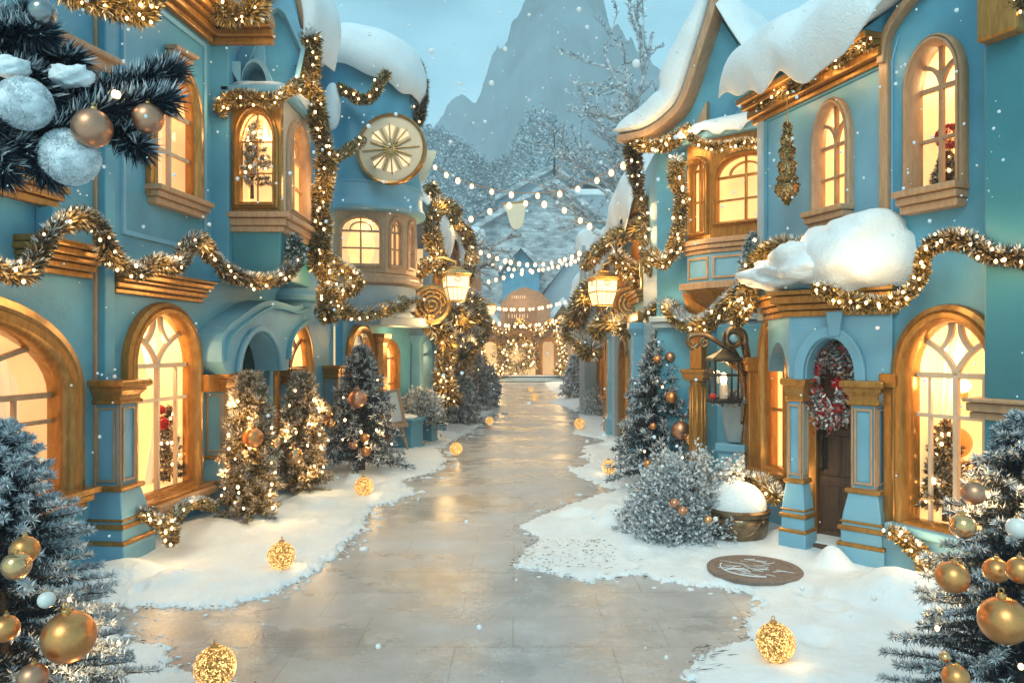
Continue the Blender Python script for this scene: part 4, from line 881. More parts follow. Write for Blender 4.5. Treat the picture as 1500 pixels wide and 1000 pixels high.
H2 = thing('entrance_house', 'pale teal house with brown panelled door in a corner porch under a big snow pile', 'house', (3.4, 7.8, 0))
w2u = window(H2, F2, fac_px_arch(F2, 1198, 1245, 152, 306, rise=.40), t=.055, rec=.045, style='fan', barm=TAN, frame=TAN, proud=.07, sillm=TAN, bw=.03, curtain=False)
wl = window(H2, F2, fac_px_arch(F2, 1123, 1156, 470, 688, rise=.33), t=.11, rec=.10, style='plain', barm=GOLD, proud=.07, bw=.04)
ud = F2.u(1190)
wall(H2, F2, [(ud, -.1), (F2.L, -.1), (F2.L, 4.62), (0, 4.62), (0, 2.35), (ud, 2.35)], [w2u, wl], TEAL2)
b = MB(); u_ = F2.u(1262); b.sweep(F2, [(.06, 2.75), (F2.L-.10, 2.75), (F2.L-.10, 4.50), (.06, 4.50)], [(0, .001), (0, .02), (.035, .03), (.045, .001)]); b.build('panel_moulding', TEAL, H2, bevel=.004)
b = MB(); b.fbox(F2, F2.L-.07, F2.L+.04, 2.3, 4.6, -.2, .05); b.build('corner_trim', GREYP, H2, bevel=.012)
b = MB()
for z0, z1, w_ in ((4.52, 4.57, .06), (4.575, 4.66, .13), (4.665, 4.71, .20), (4.715, 4.78, .27)): b.fbox(F2, -.05, F2.L+.12, z0, z1, -.05, w_)
b.build('eave', GOLD, H2, bevel=.012)
b = MB(); b.add([F2.W(-.05, 4.78, .27), F2.W(F2.L+.15, 4.78, .27), F2.W(F2.L+.15, 6.1, -1.5), F2.W(-.05, 6.1, -1.5), F2.W(-.05, 4.7, -1.5), F2.W(F2.L+.15, 4.7, -1.5)], [(0, 1, 2, 3), (3, 2, 5, 4), (0, 3, 4), (1, 5, 2), (0, 4, 5, 1)]); b.build('roof', TEAL, H2)
snow_sheet('roof_snow', H2, lambda s, t: F2.W(-.30+(F2.L+.52)*s, 5.62-.80*t-.06*math.sin(s*5), -.95+1.38*t), lambda s, t: (F2.n*(.35+.5*t)+Vector((0, 0, .9))).normalized(), .40, 90, 30, .34, 21, dripf=1.5)
# porch
RA = (2.745, 7.30); RB = (3.19, 6.79)
column(H2, RA[0], RA[1], R(-45), 1.70, .50); column(H2, RB[0], RB[1], R(-45), 1.70, .76)
FPo = Fac((2.66, 7.26), (3.27, 6.62)); L = FPo.L
d0, d1 = FPo.u(1181), FPo.u(1252); dv = FPo.v(1216, 496)
hp = arch(d0, d1, 1.70, dv, .34, 20)
ol = [(-.02, 1.70), (d0, 1.70)]+hp[2:][::-1]+[(d1, 1.70), (L+.05, 1.70), (L+.05, 2.36), (-.02, 2.36)]
b = MB(); b.prism(FPo, ol, -.30, 0); b.build('porch_wall', TEAL2, H2, bevel=.012)
b = MB(); q = [(d0, 1.70)]+hp[2:][::-1]+[(d1, 1.70)]; b.bar(FPo, offset(q, -.06, False), .10, -.02, .05); b.build('arch_moulding', TEAL2, H2, bevel=.015)
b = MB(); k = FPo.u(1226); b.prism(FPo, [(k-.05, dv+.02), (k+.05, dv+.02), (k+.075, 2.34), (k-.075, 2.34)], 0, .07); b.build('keystone', TEAL2, H2, bevel=.012)
FS = Fac((2.66, 7.26), (2.74, 8.15)); b = MB(); so = [(0, 1.70)]
sa = arch(.10, FS.L-.02, 1.35, 2.06, .45)[2:]
b.prism(FS, [(0, 1.72), (.10, 1.72)]+[p for p in sa[::-1] if p[1] > 1.73 and p[0] < FS.L-.05]+[(FS.L-.02, 1.75), (FS.L, 2.36), (0, 2.36)], -.18, 0); b.build('side_hood', TEAL2, H2, bevel=.015)
b = MB()
for z0, z1, w_ in ((2.30, 2.36, .03), (2.365, 2.42, .06), (2.425, 2.50, .11), (2.505, 2.55, .14)):
    b.fbox(FPo, -.05-w_, L+.1, z0, z1, -.5, w_); b.fbox(FS, .0, FS.L+.1, z0+.001, z1-.001, -.5, w_-.003)
b.build('porch_cornice', GOLD, H2, bevel=.01)
b = MB(); b.add([(2.62, 7.23, 2.56), (3.32, 6.6, 2.56), (3.6, 7.0, 2.56), (2.98, 8.4, 2.56), (2.68, 8.3, 2.56), (2.62, 7.23, 2.64), (3.32, 6.6, 2.64), (3.6, 7.0, 2.64), (2.98, 8.4, 2.64), (2.68, 8.3, 2.64)], [(4, 3, 2, 1, 0), (5, 6, 7, 8, 9), (0, 1, 6, 5), (1, 2, 7, 6), (2, 3, 8, 7), (3, 4, 9, 8), (4, 0, 5, 9)]); b.build('porch_roof', TEAL2, H2, bevel=.02)
# door
FDo = Fac((2.90, 7.66), (3.56, 6.98))
du0, du1 = FDo.u(1199), FDo.u(1262); dz = .10
b = MB(); b.fbox(FDo, du0, du1, dz, 2.02, -.05, 0); door = b.build('door', BROWN, H2, bevel=.006)
b = MB(); wd = du1-du0
for (a, c_, z0, z1) in ((.10, .46, .12, .55), (.54, .90, .12, .55), (.10, .46, .66, 1.02), (.54, .90, .66, 1.02), (.10, .46, 1.12, 1.85), (.54, .90, 1.12, 1.85)):
    b.sweep(FDo, [(du0+a*wd, dz+z0), (du0+c_*wd, dz+z0), (du0+c_*wd, dz+z1), (du0+a*wd, dz+z1)], [(0, .0005), (0, .014), (.012, .014), (.02, .0005)])
b.build('panel_moulding', BROWN, door)
b = MB(); b.fbox(FDo, du0+.22*wd, du0+.46*wd, 1.20, 1.27, .001, .02); b.build('letter_box', BRONZE, door, bevel=.004)
b = MB(); hp_ = FDo.W(du0+.06, 1.02, .03); b.tube([hp_+Vector((0, 0, -.16)), hp_+FDo.n*.03+Vector((0, 0, -.08)), hp_+FDo.n*.035, hp_+FDo.n*.03+Vector((0, 0, .08)), hp_+Vector((0, 0, .16))], .011, 8); b.fbox(FDo, du0+.03, du0+.09, .80, 1.26, .0, .012); b.ball(hp_+FDo.n*.04+Vector((0, 0, -.2)), .025, 10, 8); b.build('handle', IRON, door, smooth=True)
b = MB(); b.fbox(FDo, du0-.10, du0-.002, .0, 2.1, -.15, .05); b.fbox(FDo, du1+.002, du1+.08, .0, 2.1, -.15, .05); b.fbox(FDo, du0-.1, du1+.08, 2.02, 2.5, -.15, .03); b.build('door_frame', GOLD, H2, bevel=.01)
b = MB(); b.add([(2.80, 7.32, 0), (3.18, 6.92, 0), (3.56, 7.06, 0), (2.96, 7.66, 0), (2.80, 7.32, .085), (3.18, 6.92, .085), (3.56, 7.06, .085), (2.96, 7.66, .085)], [(0, 3, 2, 1), (4, 5, 6, 7), (0, 1, 5, 4), (1, 2, 6, 5), (2, 3, 7, 6), (3, 0, 4, 7)]); b.build('step', TEAL2, H2, bevel=.01)
b = MB(); b.add([(2.77, 7.32, .088), (3.20, 6.88, .088), (3.56, 7.06, .088), (2.96, 7.66, .088), (2.77, 7.32, .12), (3.20, 6.88, .12), (3.56, 7.06, .12), (2.96, 7.66, .12)], [(0, 3, 2, 1), (4, 5, 6, 7), (0, 1, 5, 4), (1, 2, 6, 5), (2, 3, 7, 6), (3, 0, 4, 7)]); b.build('tread', BROWN, H2, bevel=.008)
b = MB(); b.add([(2.83, 7.33, .121), (3.20, 6.95, .121), (3.5, 7.06, .121), (2.97, 7.6, .121), (2.84, 7.34, .135), (3.19, 6.97, .135), (3.5, 7.06, .15), (2.97, 7.6, .15)], [(0, 3, 2, 1), (4, 5, 6, 7), (0, 1, 5, 4), (1, 2, 6, 5), (2, 3, 7, 6), (3, 0, 4, 7)]); b.build('step_snow', SNOW, H2, bevel=.01)
# snow heaps on the porch roof
pillow('snow_pile', H2, at(1268, 370, 6.75), .47, (1.08, .8, .74), .28, 31, 1.1, .8)
pillow('snow_pile', H2, at(1212, 384, 7.05), .50, (.95, .8, .44), .32, 34, 1.6, .85)
pillow('snow_pile', H2, at(1165, 402, 7.45), .50, (.95, .9, .30), .34, 36, 1.7, .85)
# corner pilaster by the tall side window
x_, y_ = F2.W(F2.u(1109), 0, .05)[:2]
b = MB(); b.sqlathe([(.07, -.1), (.07, 1.72), (.10, 1.75), (.10, 1.82), (.12, 1.84), (.12, 1.90)], (x_, y_, 0), 0); b.build('gilt_pilaster', GOLD, H2, bevel=.008)

# gable house with the oriel
H3 = thing('gable_house', 'teal gable house with a snow rimmed gable and gilt oriel window', 'house', (3.0, 10.6, 0))
F3 = Fac((1.98, 10.5), (3.25, 9.35)); F3S = Fac((1.98, 10.5), (2.06, 12.1))
gp = [(0, -.1), (F3.L+1.2, -.1), (F3.L+1.2, F3.v(1117, 120)), F3.uv(1117, 120), F3.uv(1052, 22), F3.uv(1012, 150), F3.uv(965, 212)]
gp[-1] = (0, gp[-1][1])
b = MB(); b.prism(F3, gp, -.3, 0); b.build('wall', TEAL, H3, bevel=.01)
b = MB(); b.fbox(F3S, 0, F3S.L, -.1, 4.8, -.3, 0); b.build('side_wall', TEAL2, H3, bevel=.01)
gl = [F3.uv(*p) for p in ((1052, -2), (1040, 40), (1024, 90), (1004, 148), (984, 172), (956, 190), (918, 198))]
gl = [(p.x, p.y) for p in catmull([Vector((a, b_, 0)) for a, b_ in gl], 5)]
b = MB(); b.bar(F3, offset(gl, -.10, False), .10, -.02, .26); b.build('bargeboard', TAN, H3, bevel=.012)
b = MB(); b.bar(F3, offset(gl, .0, False), .06, -1.6, .19); b.build('roof', TEALD, H3)
gr = [F3.uv(*p) for p in ((1052, -2), (1080, 44), (1125, 110))]; b = MB(); b.bar(F3, gr, .12, -1.6, .1); b.build('roof', TEALD, H3)
def lerp_poly(pl, s):
    k = s*(len(pl)-1); i = min(int(k), len(pl)-2); f = k-i; return (pl[i][0]*(1-f)+pl[i+1][0]*f, pl[i][1]*(1-f)+pl[i+1][1]*f)
def g3P(s, t): u, v = lerp_poly(gl, s); return F3.W(u-.02, v+.02, .32-1.9*t)
def g3N(s, t):
    a = lerp_poly(gl, max(0, s-.03)); c_ = lerp_poly(gl, min(1, s+.03)); du, dv_ = c_[0]-a[0], c_[1]-a[1]; L_ = math.hypot(du, dv_)
    n2 = (-dv_/L_, du/L_); n2 = n2 if n2[1] > 0 else (-n2[0], -n2[1]); return F3.d*n2[0]+Vector((0, 0, n2[1]))+F3.n*.25*(1-2*t)
snow_sheet('gable_snow', H3, g3P, g3N, .44, 60, 24, 0, 41, rough=.4)
snow_sheet('ridge_snow', H3, lambda s, t: F3.W(*lerp_poly(gr, s), .25-1.6*t), lambda s, t: Vector((.35, -.15, .9)).normalized(), .26, 30, 16, 0, 44)
b = MB(); b.prism(F3, [F3.uv(1070, 200), F3.uv(1112, 200), F3.uv(1112, 150), F3.uv(1090, 160), F3.uv(1074, 180)], 0, .12); b.build('gable_bracket', TEAL2, H3, bevel=.012)
b = MB(); b.prism(F3, [F3.uv(1018, 196), F3.uv(1040, 196), F3.uv(1040, 150)], 0, .10); b.build('gable_fillet', WARMP, H3, bevel=.012)
# oriel
FO = Fac((2.50, 9.62), (3.22, 9.02)); FO2 = Fac((2.28, 9.98), (2.50, 9.62))
for f_, spec, st in ((FO, (.07, FO.L-.10, 3.58, 4.42, .26, 1), 'ring'), (FO2, (.07, FO2.L-.07, 3.50, 4.46, .14, 1), 'plain')):
    h_ = window(H3, f_, spec, t=.04, rec=.05, style=st, barm=GOLD, frame=GOLD, sill=False, deep=.21, bw=.03, curtain=False)
    b = MB(); b.prism(f_, [(0, 3.40), (f_.L, 3.40), (f_.L, 4.68), (0, 4.68)], -.07, 0, [h_]); b.build('oriel_wall', GOLD, H3, bevel=.008)
    b = MB()
    for z0, z1, w_ in ((3.22, 3.27, .03), (3.275, 3.33, .07), (3.335, 3.40, .10)): b.fbox(f_, -.02, f_.L+.02, z0, z1, -.2, w_)
    b.build('oriel_sill', TAN, H3, bevel=.01)
    b = MB(); b.fbox(f_, 0, f_.L, 2.85, 3.22, -.25, .0); b.build('oriel_apron', TEAL2, H3, bevel=.01)
    b = MB(); b.sweep(f_, [(.06, 2.92), (f_.L-.06, 2.92), (f_.L-.06, 3.15), (.06, 3.15)], [(0, .001), (0, .02), (.025, .02), (.03, .001)]); b.build('panel_moulding', TAN, H3)
    b = MB(); b.fbox(f_, -.05, f_.L+.05, 2.76, 2.85, -.3, .10); b.build('oriel_shelf', TAN, H3, bevel=.012)
om = (FO.W(FO.L/2, 0, 0)+FO2.W(0, 0, 0))/2
b = MB(); b.add([FO2.W(0, 2.755, .05), FO.W(0, 2.755, .06), FO.W(FO.L, 2.755, .06), F3.W(F3.L, 2.755, .02), F3.W(.4, 2.755, .02), FO2.W(.25, 2.45, -.25), FO.W(.1, 2.40, -.3), FO.W(FO.L, 2.40, -.3), F3.W(F3.L, 2.42, .02), F3.W(.5, 2.42, .02)], [(0, 4, 3, 2, 1), (5, 6, 7, 8, 9), (0, 1, 6, 5), (1, 2, 7, 6), (2, 3, 8, 7), (3, 4, 9, 8), (4, 0, 5, 9)]); b.build('oriel_corbel', GOLD, H3, bevel=.03)
b = MB(); b.add([FO2.W(0, 4.68, .08), FO.W(0, 4.68, .1), FO.W(FO.L+.05, 4.68, .1), F3.W(F3.L, 4.68, .02), F3.W(.3, 4.68, .02), FO2.W(0, 4.78, .08), FO.W(0, 4.78, .1), FO.W(FO.L+.05, 4.78, .1), F3.W(F3.L, 4.92, .02), F3.W(.3, 4.92, .02)], [(0, 4, 3, 2, 1), (5, 6, 7, 8, 9), (0, 1, 6, 5), (1, 2, 7, 6), (2, 3, 8, 7), (3, 4, 9, 8), (4, 0, 5, 9)]); b.build('oriel_roof', TEAL2, H3, bevel=.02)
snow_sheet('oriel_snow', H3, lambda s, t: FO.W(-.42+(FO.L+.5)*s, 4.93-.12*t, -.22+.36*t-.10*max(0, .35-s)), lambda s, t: Vector((-.1, -.3, .95)), .07, 40, 12, .12, 50)
# string course and lower storey
b = MB(); b.fbox(F3, -.05, F3.L+.2, 2.36, 2.44, -.1, .14); b.fbox(F3, -.03, F3.L+.2, 2.28, 2.355, -.1, .09); b.build('string_course', GREYP, H3, bevel=.012)
q = at(1022, 600, 9.7); zt_ = CAMZ-(545-CY)/F*9.7
b = MB(); n = 20; vs = []
b.lathe([(.13, -.1), (.13, .35), (.115, .4), (.10, .45), (.095, zt_-.15), (.11, zt_-.13), (.10, zt_-.11)], (q.x, q.y, 0), 24)
fl_ = MB()
for k in range(10):
    a = k*math.pi/5; fl_.tube([Vector((q.x+.098*math.cos(a), q.y+.098*math.sin(a), .5)), Vector((q.x+.096*math.cos(a), q.y+.096*math.sin(a), zt_-.18))], .016, 6)
colm = b.build('column', GOLD, H3, smooth=True); fl_.build('fluting', GOLD, colm, smooth='all')
b = MB(); b.sqlathe([(.12, zt_-.11), (.15, zt_-.06), (.15, zt_-.02), (.17, zt_), (.17, zt_+.04)], (q.x, q.y, 0), R(-40)); b.build('capital', GOLD, H3, bevel=.01)
b = MB(); b.box((q.x+.02, q.y+.05, (zt_+.04+2.4)/2), (.16, .16, 2.36-zt_), R(-40)); b.build('post', GOLD, H3, bevel=.01)
h3_ = fac_px_arch(F3, 948, 990, 505, 640, rise=.2)
b = MB(); b.fbox(F3, F3.u(1062), F3.L+.3, -.1, 2.3, .0, .25); b.build('alcove_wall', TEAL, H3, bevel=.02)
b = MB(); p_ = at(1078, 600, 8.75); b.sqlathe([(.20, -.1), (.20, .16), (.17, .2), (.15, .26), (.15, .78), (.18, .82), (.18, .90)], (p_.x, p_.y, 0), R(-40)); b.build('pedestal', TEAL2, H3, bevel=.012); PEDX = (p_.x, p_.y)
b = MB(); b.tube(catmull([at(1092, 660, 8.6), at(1094, 600, 8.6), at(1090, 560, 8.6), at(1076, 520, 8.6), at(1060, 500, 8.6)], 6), .05, 8); b.build('alcove_rib', BRONZE, H3, smooth='all')
# ------------------------------------------------------------------ farther houses, end building, hall, hills
def row_house(label, p0, p1, ze, m=TEAL, seed=0, doors=True, upm=None, snow=.35, gar=True, inward=1):
    f = Fac(p0, p1, (0, (p0[1]+p1[1])/2-3)); mid = f.W(f.L/2, 0, -.8); H = thing('row_house', label, 'house', mid, 'small houses farther along the street')
    rnd = random.Random(seed); holes = []; L = f.L; n = max(2, int(L/1.7))
    for i in range(n):
        a = L*(i+.22)/n; b_ = L*(i+.78)/n
        holes.append(window(H, f, (a, b_, 3.0, min(4.5, ze-.4), .4, 1), t=.09, rec=.12, style='plain', room=ROOM if rnd.random() < .7 else ROOMD, curtain=False, sill=True, bw=.07, deep=.5))
        if i % 2 == seed % 2: holes.append(window(H, f, (a, b_, .7, 2.1, .45, 1), t=.10, rec=.12, style='plain', room=ROOM, curtain=False, sill=True, bw=.07, deep=.5))
        else:
            h = arch(a, b_, .02, 2.2, .5); holes.append(h)
            d = MB(); d.fbox(f, a-.03, b_+.03, .0, 2.2, -.24, -.20); d.build('door', BROWN, H, bevel=.01)
            d = MB(); d.sweep(f, h, [(-.02, -.15), (-.02, .05), (.10, .06), (.12, .001)]); d.build('door_frame', GOLD, H, smooth=True)
    wall(H, f, [(0, -.1), (L, -.1), (L, ze), (0, ze)], holes, m)
    b = MB(); b.fbox(f, -.0, L, 2.45, 2.62, .0, .16); b.fbox(f, -.05, L+.05, ze-.12, ze+.06, -.1, .22); b.build('cornice', GOLD, H, bevel=.02)
    for uu in (.1, L-.1):
        b = MB(); q = f.W(uu, 0, .10); b.sqlathe([(.20, -.1), (.20, .4), (.15, .5), (.14, 2.2), (.20, 2.32), (.20, 2.42)], (q.x, q.y, 0), math.atan2(f.d.y, f.d.x)); b.build('pier', TEAL2 if rnd.random() < .6 else WARMP, H, bevel=.015)
    b = MB(); b.fbox(f, 0, .02, -.1, ze, -2.6, -.301); b.build('end_wall', m, H)
    b = MB(); b.add([f.W(-.1, ze+.06, .28), f.W(L+.1, ze+.06, .28), f.W(L+.1, ze+1.9, -1.4), f.W(-.1, ze+1.9, -1.4), f.W(-.1, ze, -2.8), f.W(L+.1, ze, -2.8)], [(0, 1, 2, 3), (3, 2, 5, 4), (0, 3, 4), (1, 5, 2), (0, 4, 5, 1)]); b.build('roof', SLATE, H)
    snow_sheet('roof_snow', H, lambda s, t: f.W(-.2+(L+.4)*s, ze+1.95-1.9*t, -1.42+1.75*t), lambda s, t: (f.n*.6+Vector((0, 0, .8))).normalized(), snow, 60, 20, .7, seed+60, dripf=2.5)
    return f, H
L4, HL4 = row_house('narrow house hung with fir garlands right behind the round tower and its arcade', (-2.02, 17.7), (-1.86, 22.6), 4.9, GREYP, 1)
L5, HL5 = row_house('ochre house behind the arcade, its roof snow hanging in one rounded lobe', (-1.98, 22.8), (-1.98, 29.0), 4.9, WARMP, 2)
L6, HL6 = row_house('small pale house at the far end of the street, next to the glowing end building', (-2.15, 29.3), (-2.7, 41), 4.6, GREYP, 3)
R4, HR4 = row_house('house with sagging roof snow just behind the gable house', (2.16, 12.3), (2.36, 17.2), 4.4, TEAL, 4)
R5, HR5 = row_house('house hung with lanterns and garlands behind the frosted street firs', (2.36, 17.4), (2.62, 25.5), 4.3, WARMP, 5)
R6, HR6 = row_house('pale house beside the glowing end building on the fir side', (2.75, 25.8), (3.3, 41), 4.6, GREYP, 6)
# snow covered post caps that stand above the eaves
def cap_post(label, px, py, Y, w, h, col=GREYP, zb=0):
    q = at(px, py, Y); t = thing('snow_capped_post', label, 'post', (q.x, q.y, zb), 'posts with thick snow caps')
    b = MB(); b.sqlathe([(w*.36, zb), (w*.36, q.z-h*.4), (w*.48, q.z-h*.3), (w*.48, q.z)], (q.x, q.y, 0), .2); b.build('shaft', col, t, bevel=.02)
    pillow('cap_snow', t, (q.x, q.y, q.z+h*.15), w*.5, (1.15, 1.15, h/w*1.1), .12, px, 1.3, .65)
cap_post('ochre post with a round snow cap behind the hanging lanterns of the arcade side', 691, 352, 29, .9, .7, WARMP)
cap_post('pale post with snow cap beside the sagging house roof', 865, 362, 24, .8, .8, GREYP)
cap_post('pale post with small snow cap under the sagging house roof', 905, 378, 17, .42, .4, GREYP)

# end building
WARMD = mat('brown_paint', (.20, .125, .08), .55, noise_amt=.2)
HEb = thing('end_building', 'glowing gabled arcade building closing the far end of the street', 'building', (0, 47, 0))
FE = Fac((-3.4, 46.0), (4.6, 46.0)); ev = lambda px, py: FE.uv(px, py)
ha = arch(ev(738, 0)[0], ev(785, 0)[0], .35, ev(762, 492)[1], .9); hb = arch(ev(794, 0)[0], ev(812, 0)[0], .35, ev(803, 498)[1], .35); hc = arch(ev(706, 0)[0], ev(729, 0)[0], .35, ev(716, 500)[1], .4)
wal = [(0, -.1), (FE.L, -.1), (FE.L, 2.6), ev(832, 478), ev(808, 474), ev(790, 490), ev(762, 474), ev(735, 490), ev(716, 476), ev(700, 486), (0, 2.6)]
b = MB(); b.prism(FE, [(0, -.1), (FE.L, -.1), (FE.L, 3.2), (0, 3.2)], -.4, 0, [ha, hb, hc]); b.build('wall', WARMP, HEb)
for h_ in (ha, hb, hc):
    b = MB(); b.sweep(FE, h_, [(-.03, -.3), (-.03, .1), (.14, .12), (.16, .001)]); b.build('arch_frame', GOLD, HEb, smooth=True)
    b = MB(); us = [p[0] for p in h_]; b.fbox(FE, min(us)-.1, max(us)+.1, .3, 3.1, -1.2, -1.1); b.build('hall_glow_panel', ROOM if h_ is not hb else ROOMD, HEb)  # glowing panels behind the arches in place of a lit hall
for cx_, hw, pk in ((762, 32, 474), (716, 24, 478), (808, 26, 476)):
    a = ev(cx_-hw, 494); q = ev(cx_, pk); d = ev(cx_+hw, 494); b = MB(); b.bar(FE, [a, q, d], .22, -.4, .5); b.build('gable', BROWN, HEb, bevel=.02)
    snow_sheet('gable_snow', HEb, lambda s, t: FE.W((a[0]+(q[0]-a[0])*s*2) if s < .5 else (q[0]+(d[0]-q[0])*(s*2-1)), .12+((a[1]+(q[1]-a[1])*s*2) if s < .5 else (q[1]+(d[1]-q[1])*(s*2-1))), .6-1.0*t), lambda s, t: Vector((0, -.3, 1)), .2, 24, 8, 0, cx_)
FE2 = Fac((-2.0, 46.6), (3.6, 46.6)); e2 = lambda px, py: FE2.uv(px, py)
b = MB(); b.prism(FE2, [e2(732, 500), e2(806, 500), e2(806, 442), e2(792, 428), e2(768, 420), e2(748, 428), e2(734, 444)], -2, 0); b.build('upper_storey', WARMD, HEb)
b = MB(); b.prism(FE2, [e2(740, 474), e2(786, 474), e2(786, 455), e2(740, 455)], .02, .10); sg = b.build('sign_board', BROWN, HEb)
def strokes(fa, px0, px1, py0, py1, n, m, nm, w0, w1, seed):
    rr = random.Random(seed); b = MB(); hh = (py1-py0)
    for i in range(n):
        x = px0+(px1-px0)*(i+.5)/n; wd = (px1-px0)/n*.62; k = rr.randrange(5)
        A = fa.uv(x-wd/2, py0); B_ = fa.uv(x+wd/2, py1); t_ = .05
        if k in (0, 1, 3): b.fbox(fa, A[0], A[0]+t_, B_[1], A[1], w0, w1)
        if k in (0, 2, 4): b.fbox(fa, B_[0]-t_, B_[0], B_[1], A[1]-.004, w0, w1+.003)
        if k in (1, 2, 3): b.fbox(fa, A[0]+t_, B_[0]-t_, A[1]-t_, A[1]-.002, w0, w1-.002)
        if k in (0, 3, 4): b.fbox(fa, A[0]+t_, B_[0]-t_, (A[1]+B_[1])/2-t_/2, (A[1]+B_[1])/2+t_/2, w0, w1-.002)
        if k in (1, 4): b.fbox(fa, A[0]+t_, B_[0]-t_, B_[1]+.002, B_[1]+t_, w0, w1-.002)
    return b.build(nm, m, HEb)
strokes(FE2, 744, 774, 460, 466, 8, CREAM, 'lettering', .10, .14, 3)
strokes(FE2, 749, 770, 433, 437, 7, CREAM, 'lettering', .02, .06, 4)
for i in range(3):
    b = MB(); b.box((.25, 45.3-.35*i, .30-.10*i), (6.6-.2*i, .6, .12)); b.build('step', GREYP, HEb, bevel=.02)
b = MB(); b.box((.25, 44.9, .36), (6.4, .5, .05)); b.build('step_snow', SNOW, HEb, bevel=.02)
for px_, pk, hw_, Yf, lab_ in ((706, 446, 26, 50, 1), (824, 444, 24, 50, 2)):
    a, q, d = at(px_-hw_, 478, Yf), at(px_, pk, Yf), at(px_+hw_, 478, Yf); f_ = Fac((a.x, Yf), (d.x, Yf), (a.x, 0)); sg_ = 1 if f_.d.x > 0 else -1
    b = MB(); b.prism(f_, [(0, 0), (f_.L, 0), (f_.L, d.z), (f_.L/2, q.z), (0, a.z)], -3, 0); b.build('wing', WARMP, HEb)
    b = MB(); b.bar(f_, [(-.3, a.z-.2), (f_.L/2, q.z+.15), (f_.L+.3, d.z-.2)], .30, -3.2, .5); b.build('wing_roof', SNOW, HEb, bevel=.05)
    hw2 = window(HEb, f_, (f_.L*.32, f_.L*.68, q.z-1.9, q.z-.75, .4, 1), t=.1, rec=-.05, style='plain', frame=GOLD, curtain=False, sill=False, bw=.1, deep=.02)
for px_, py_, Y_, e_ in ((730, 470, 44, 90), (790, 470, 44, 90), (762, 440, 45, 70), (700, 500, 38, 60), (826, 500, 38, 60)):
    ld = bpy.data.lights.new('end_fill_light', 'POINT'); ld.energy = e_; ld.color = (1, .60, .24); ld.shadow_soft_size = .3; lo = bpy.data.objects.new('end_fill_light', ld); COL.objects.link(lo); lo.parent = HEb; lo.location = at(px_, py_, Y_)-WLOC[HEb.name]  # unseen lights added to turn the walls at the street's end golden
wr = thing('gold_wreath', 'big tinsel wreath of golden lights in the middle arch of the end building', 'wreath', at(755, 520, 45.6))
A = []; 
for i in range(1500):
    a = random.uniform(0, 6.283); r_ = random.gauss(.75, .22); A.append(at(757, 520, 45.6)+Vector((r_*math.cos(a)*1.25, random.gauss(0, .1), r_*math.sin(a))))
needle_mesh('tinsel', [list(p) for p in A], rng.normal(size=(1500, 3)), .28, .07, TINSEL, wr)
for i in range(26): bulb(wr, random.choice(A)+Vector((0, -.2, 0)), .06, True)
# hall with snow dusted roofs behind
def roof_mat():
    m = bpy.data.materials.new('snowy_roof_slates'); m.use_nodes = True; nt = m.node_tree; n = nt.nodes; l = nt.links; b = n['Principled BSDF']
    tc = n.new('ShaderNodeTexCoord'); nz = n.new('ShaderNodeTexNoise'); nz.inputs['Scale'].default_value = 1.3; nz.inputs['Detail'].default_value = 12; nz.inputs['Roughness'].default_value = .7
    mp = n.new('ShaderNodeMapping'); mp.inputs['Scale'].default_value = (.8, .8, 1.9); l.new(tc.outputs['Object'], mp.inputs[0]); l.new(mp.outputs[0], nz.inputs['Vector'])
    rp = n.new('ShaderNodeValToRGB'); e = rp.color_ramp.elements; e[0].position = .38; e[0].color = (.17, .20, .22, 1); e[1].position = .66; e[1].color = (.70, .74, .77, 1)
    l.new(nz.outputs[0], rp.inputs[0]); l.new(rp.outputs[0], b.inputs['Base Color']); b.inputs['Roughness'].default_value = .75
    wv = n.new('ShaderNodeTexWave'); wv.inputs['Scale'].default_value = 1.2; wv.bands_direction = 'Z'; wv.inputs['Distortion'].default_value = 2; l.new(tc.outputs['Object'], wv.inputs['Vector'])
    bp = n.new('ShaderNodeBump'); bp.inputs['Strength'].default_value = .15; bp.inputs['Distance'].default_value = .1; l.new(wv.outputs[0], bp.inputs['Height']); l.new(bp.outputs[0], b.inputs['Normal']); return m
ROOFM = roof_mat()
HH = thing('great_hall', 'big hall with snow dusted grey slate roofs and thin spire behind the end building', 'building', (2, 66, 0))
def gable_roof(px_l, px_a, px_r, py_l, py_a, py_r, Y, depth, over, m=ROOFM, nm='roof', facem=GREYP):
    a, p, c_ = at(px_l, py_l, Y), at(px_a, py_a, Y), at(px_r, py_r, Y); dy = Vector((0, depth, 0)); o_ = Vector((0, -over, 0))
    b = MB(); th = Vector((0, 0, -.45))
    b.add([a+o_, p+o_, p+dy, a+dy, a+o_+th, p+o_+th, p+dy+th, a+dy+th], [(0, 1, 2, 3), (7, 6, 5, 4), (0, 4, 5, 1), (1, 5, 6, 2), (2, 6, 7, 3), (3, 7, 4, 0)])
    b.add([c_+o_, p+o_, p+dy, c_+dy, c_+o_+th, p+o_+th, p+dy+th, c_+dy+th], [(3, 2, 1, 0), (4, 5, 6, 7), (1, 5, 4, 0), (2, 6, 5, 1), (3, 7, 6, 2), (0, 4, 7, 3)])
    b.build(nm, m, HH)
    b = MB(); f_ = Fac((a.x+.3, Y), (c_.x-.3, Y), (0, 0)); f0 = f_.p.x; sg_ = 1 if f_.d.x > 0 else -1
    b.prism(f_, [(.0, 0), (f_.L, 0), (f_.L, c_.z-.35), ((p.x-f0)*sg_, p.z-.4), (0, a.z-.35)], -.5, 0); b.build('wall', facem, HH)
    return a, p, c_
gable_roof(672, 811, 905, 346, 264, 336, 60, 8, 1.2, facem=ROOFM)
gable_roof(725, 812, 838, 290, 243, 265, 70, 10, 1)
gable_roof(836, 862, 905, 268, 244, 286, 72, 10, 1)
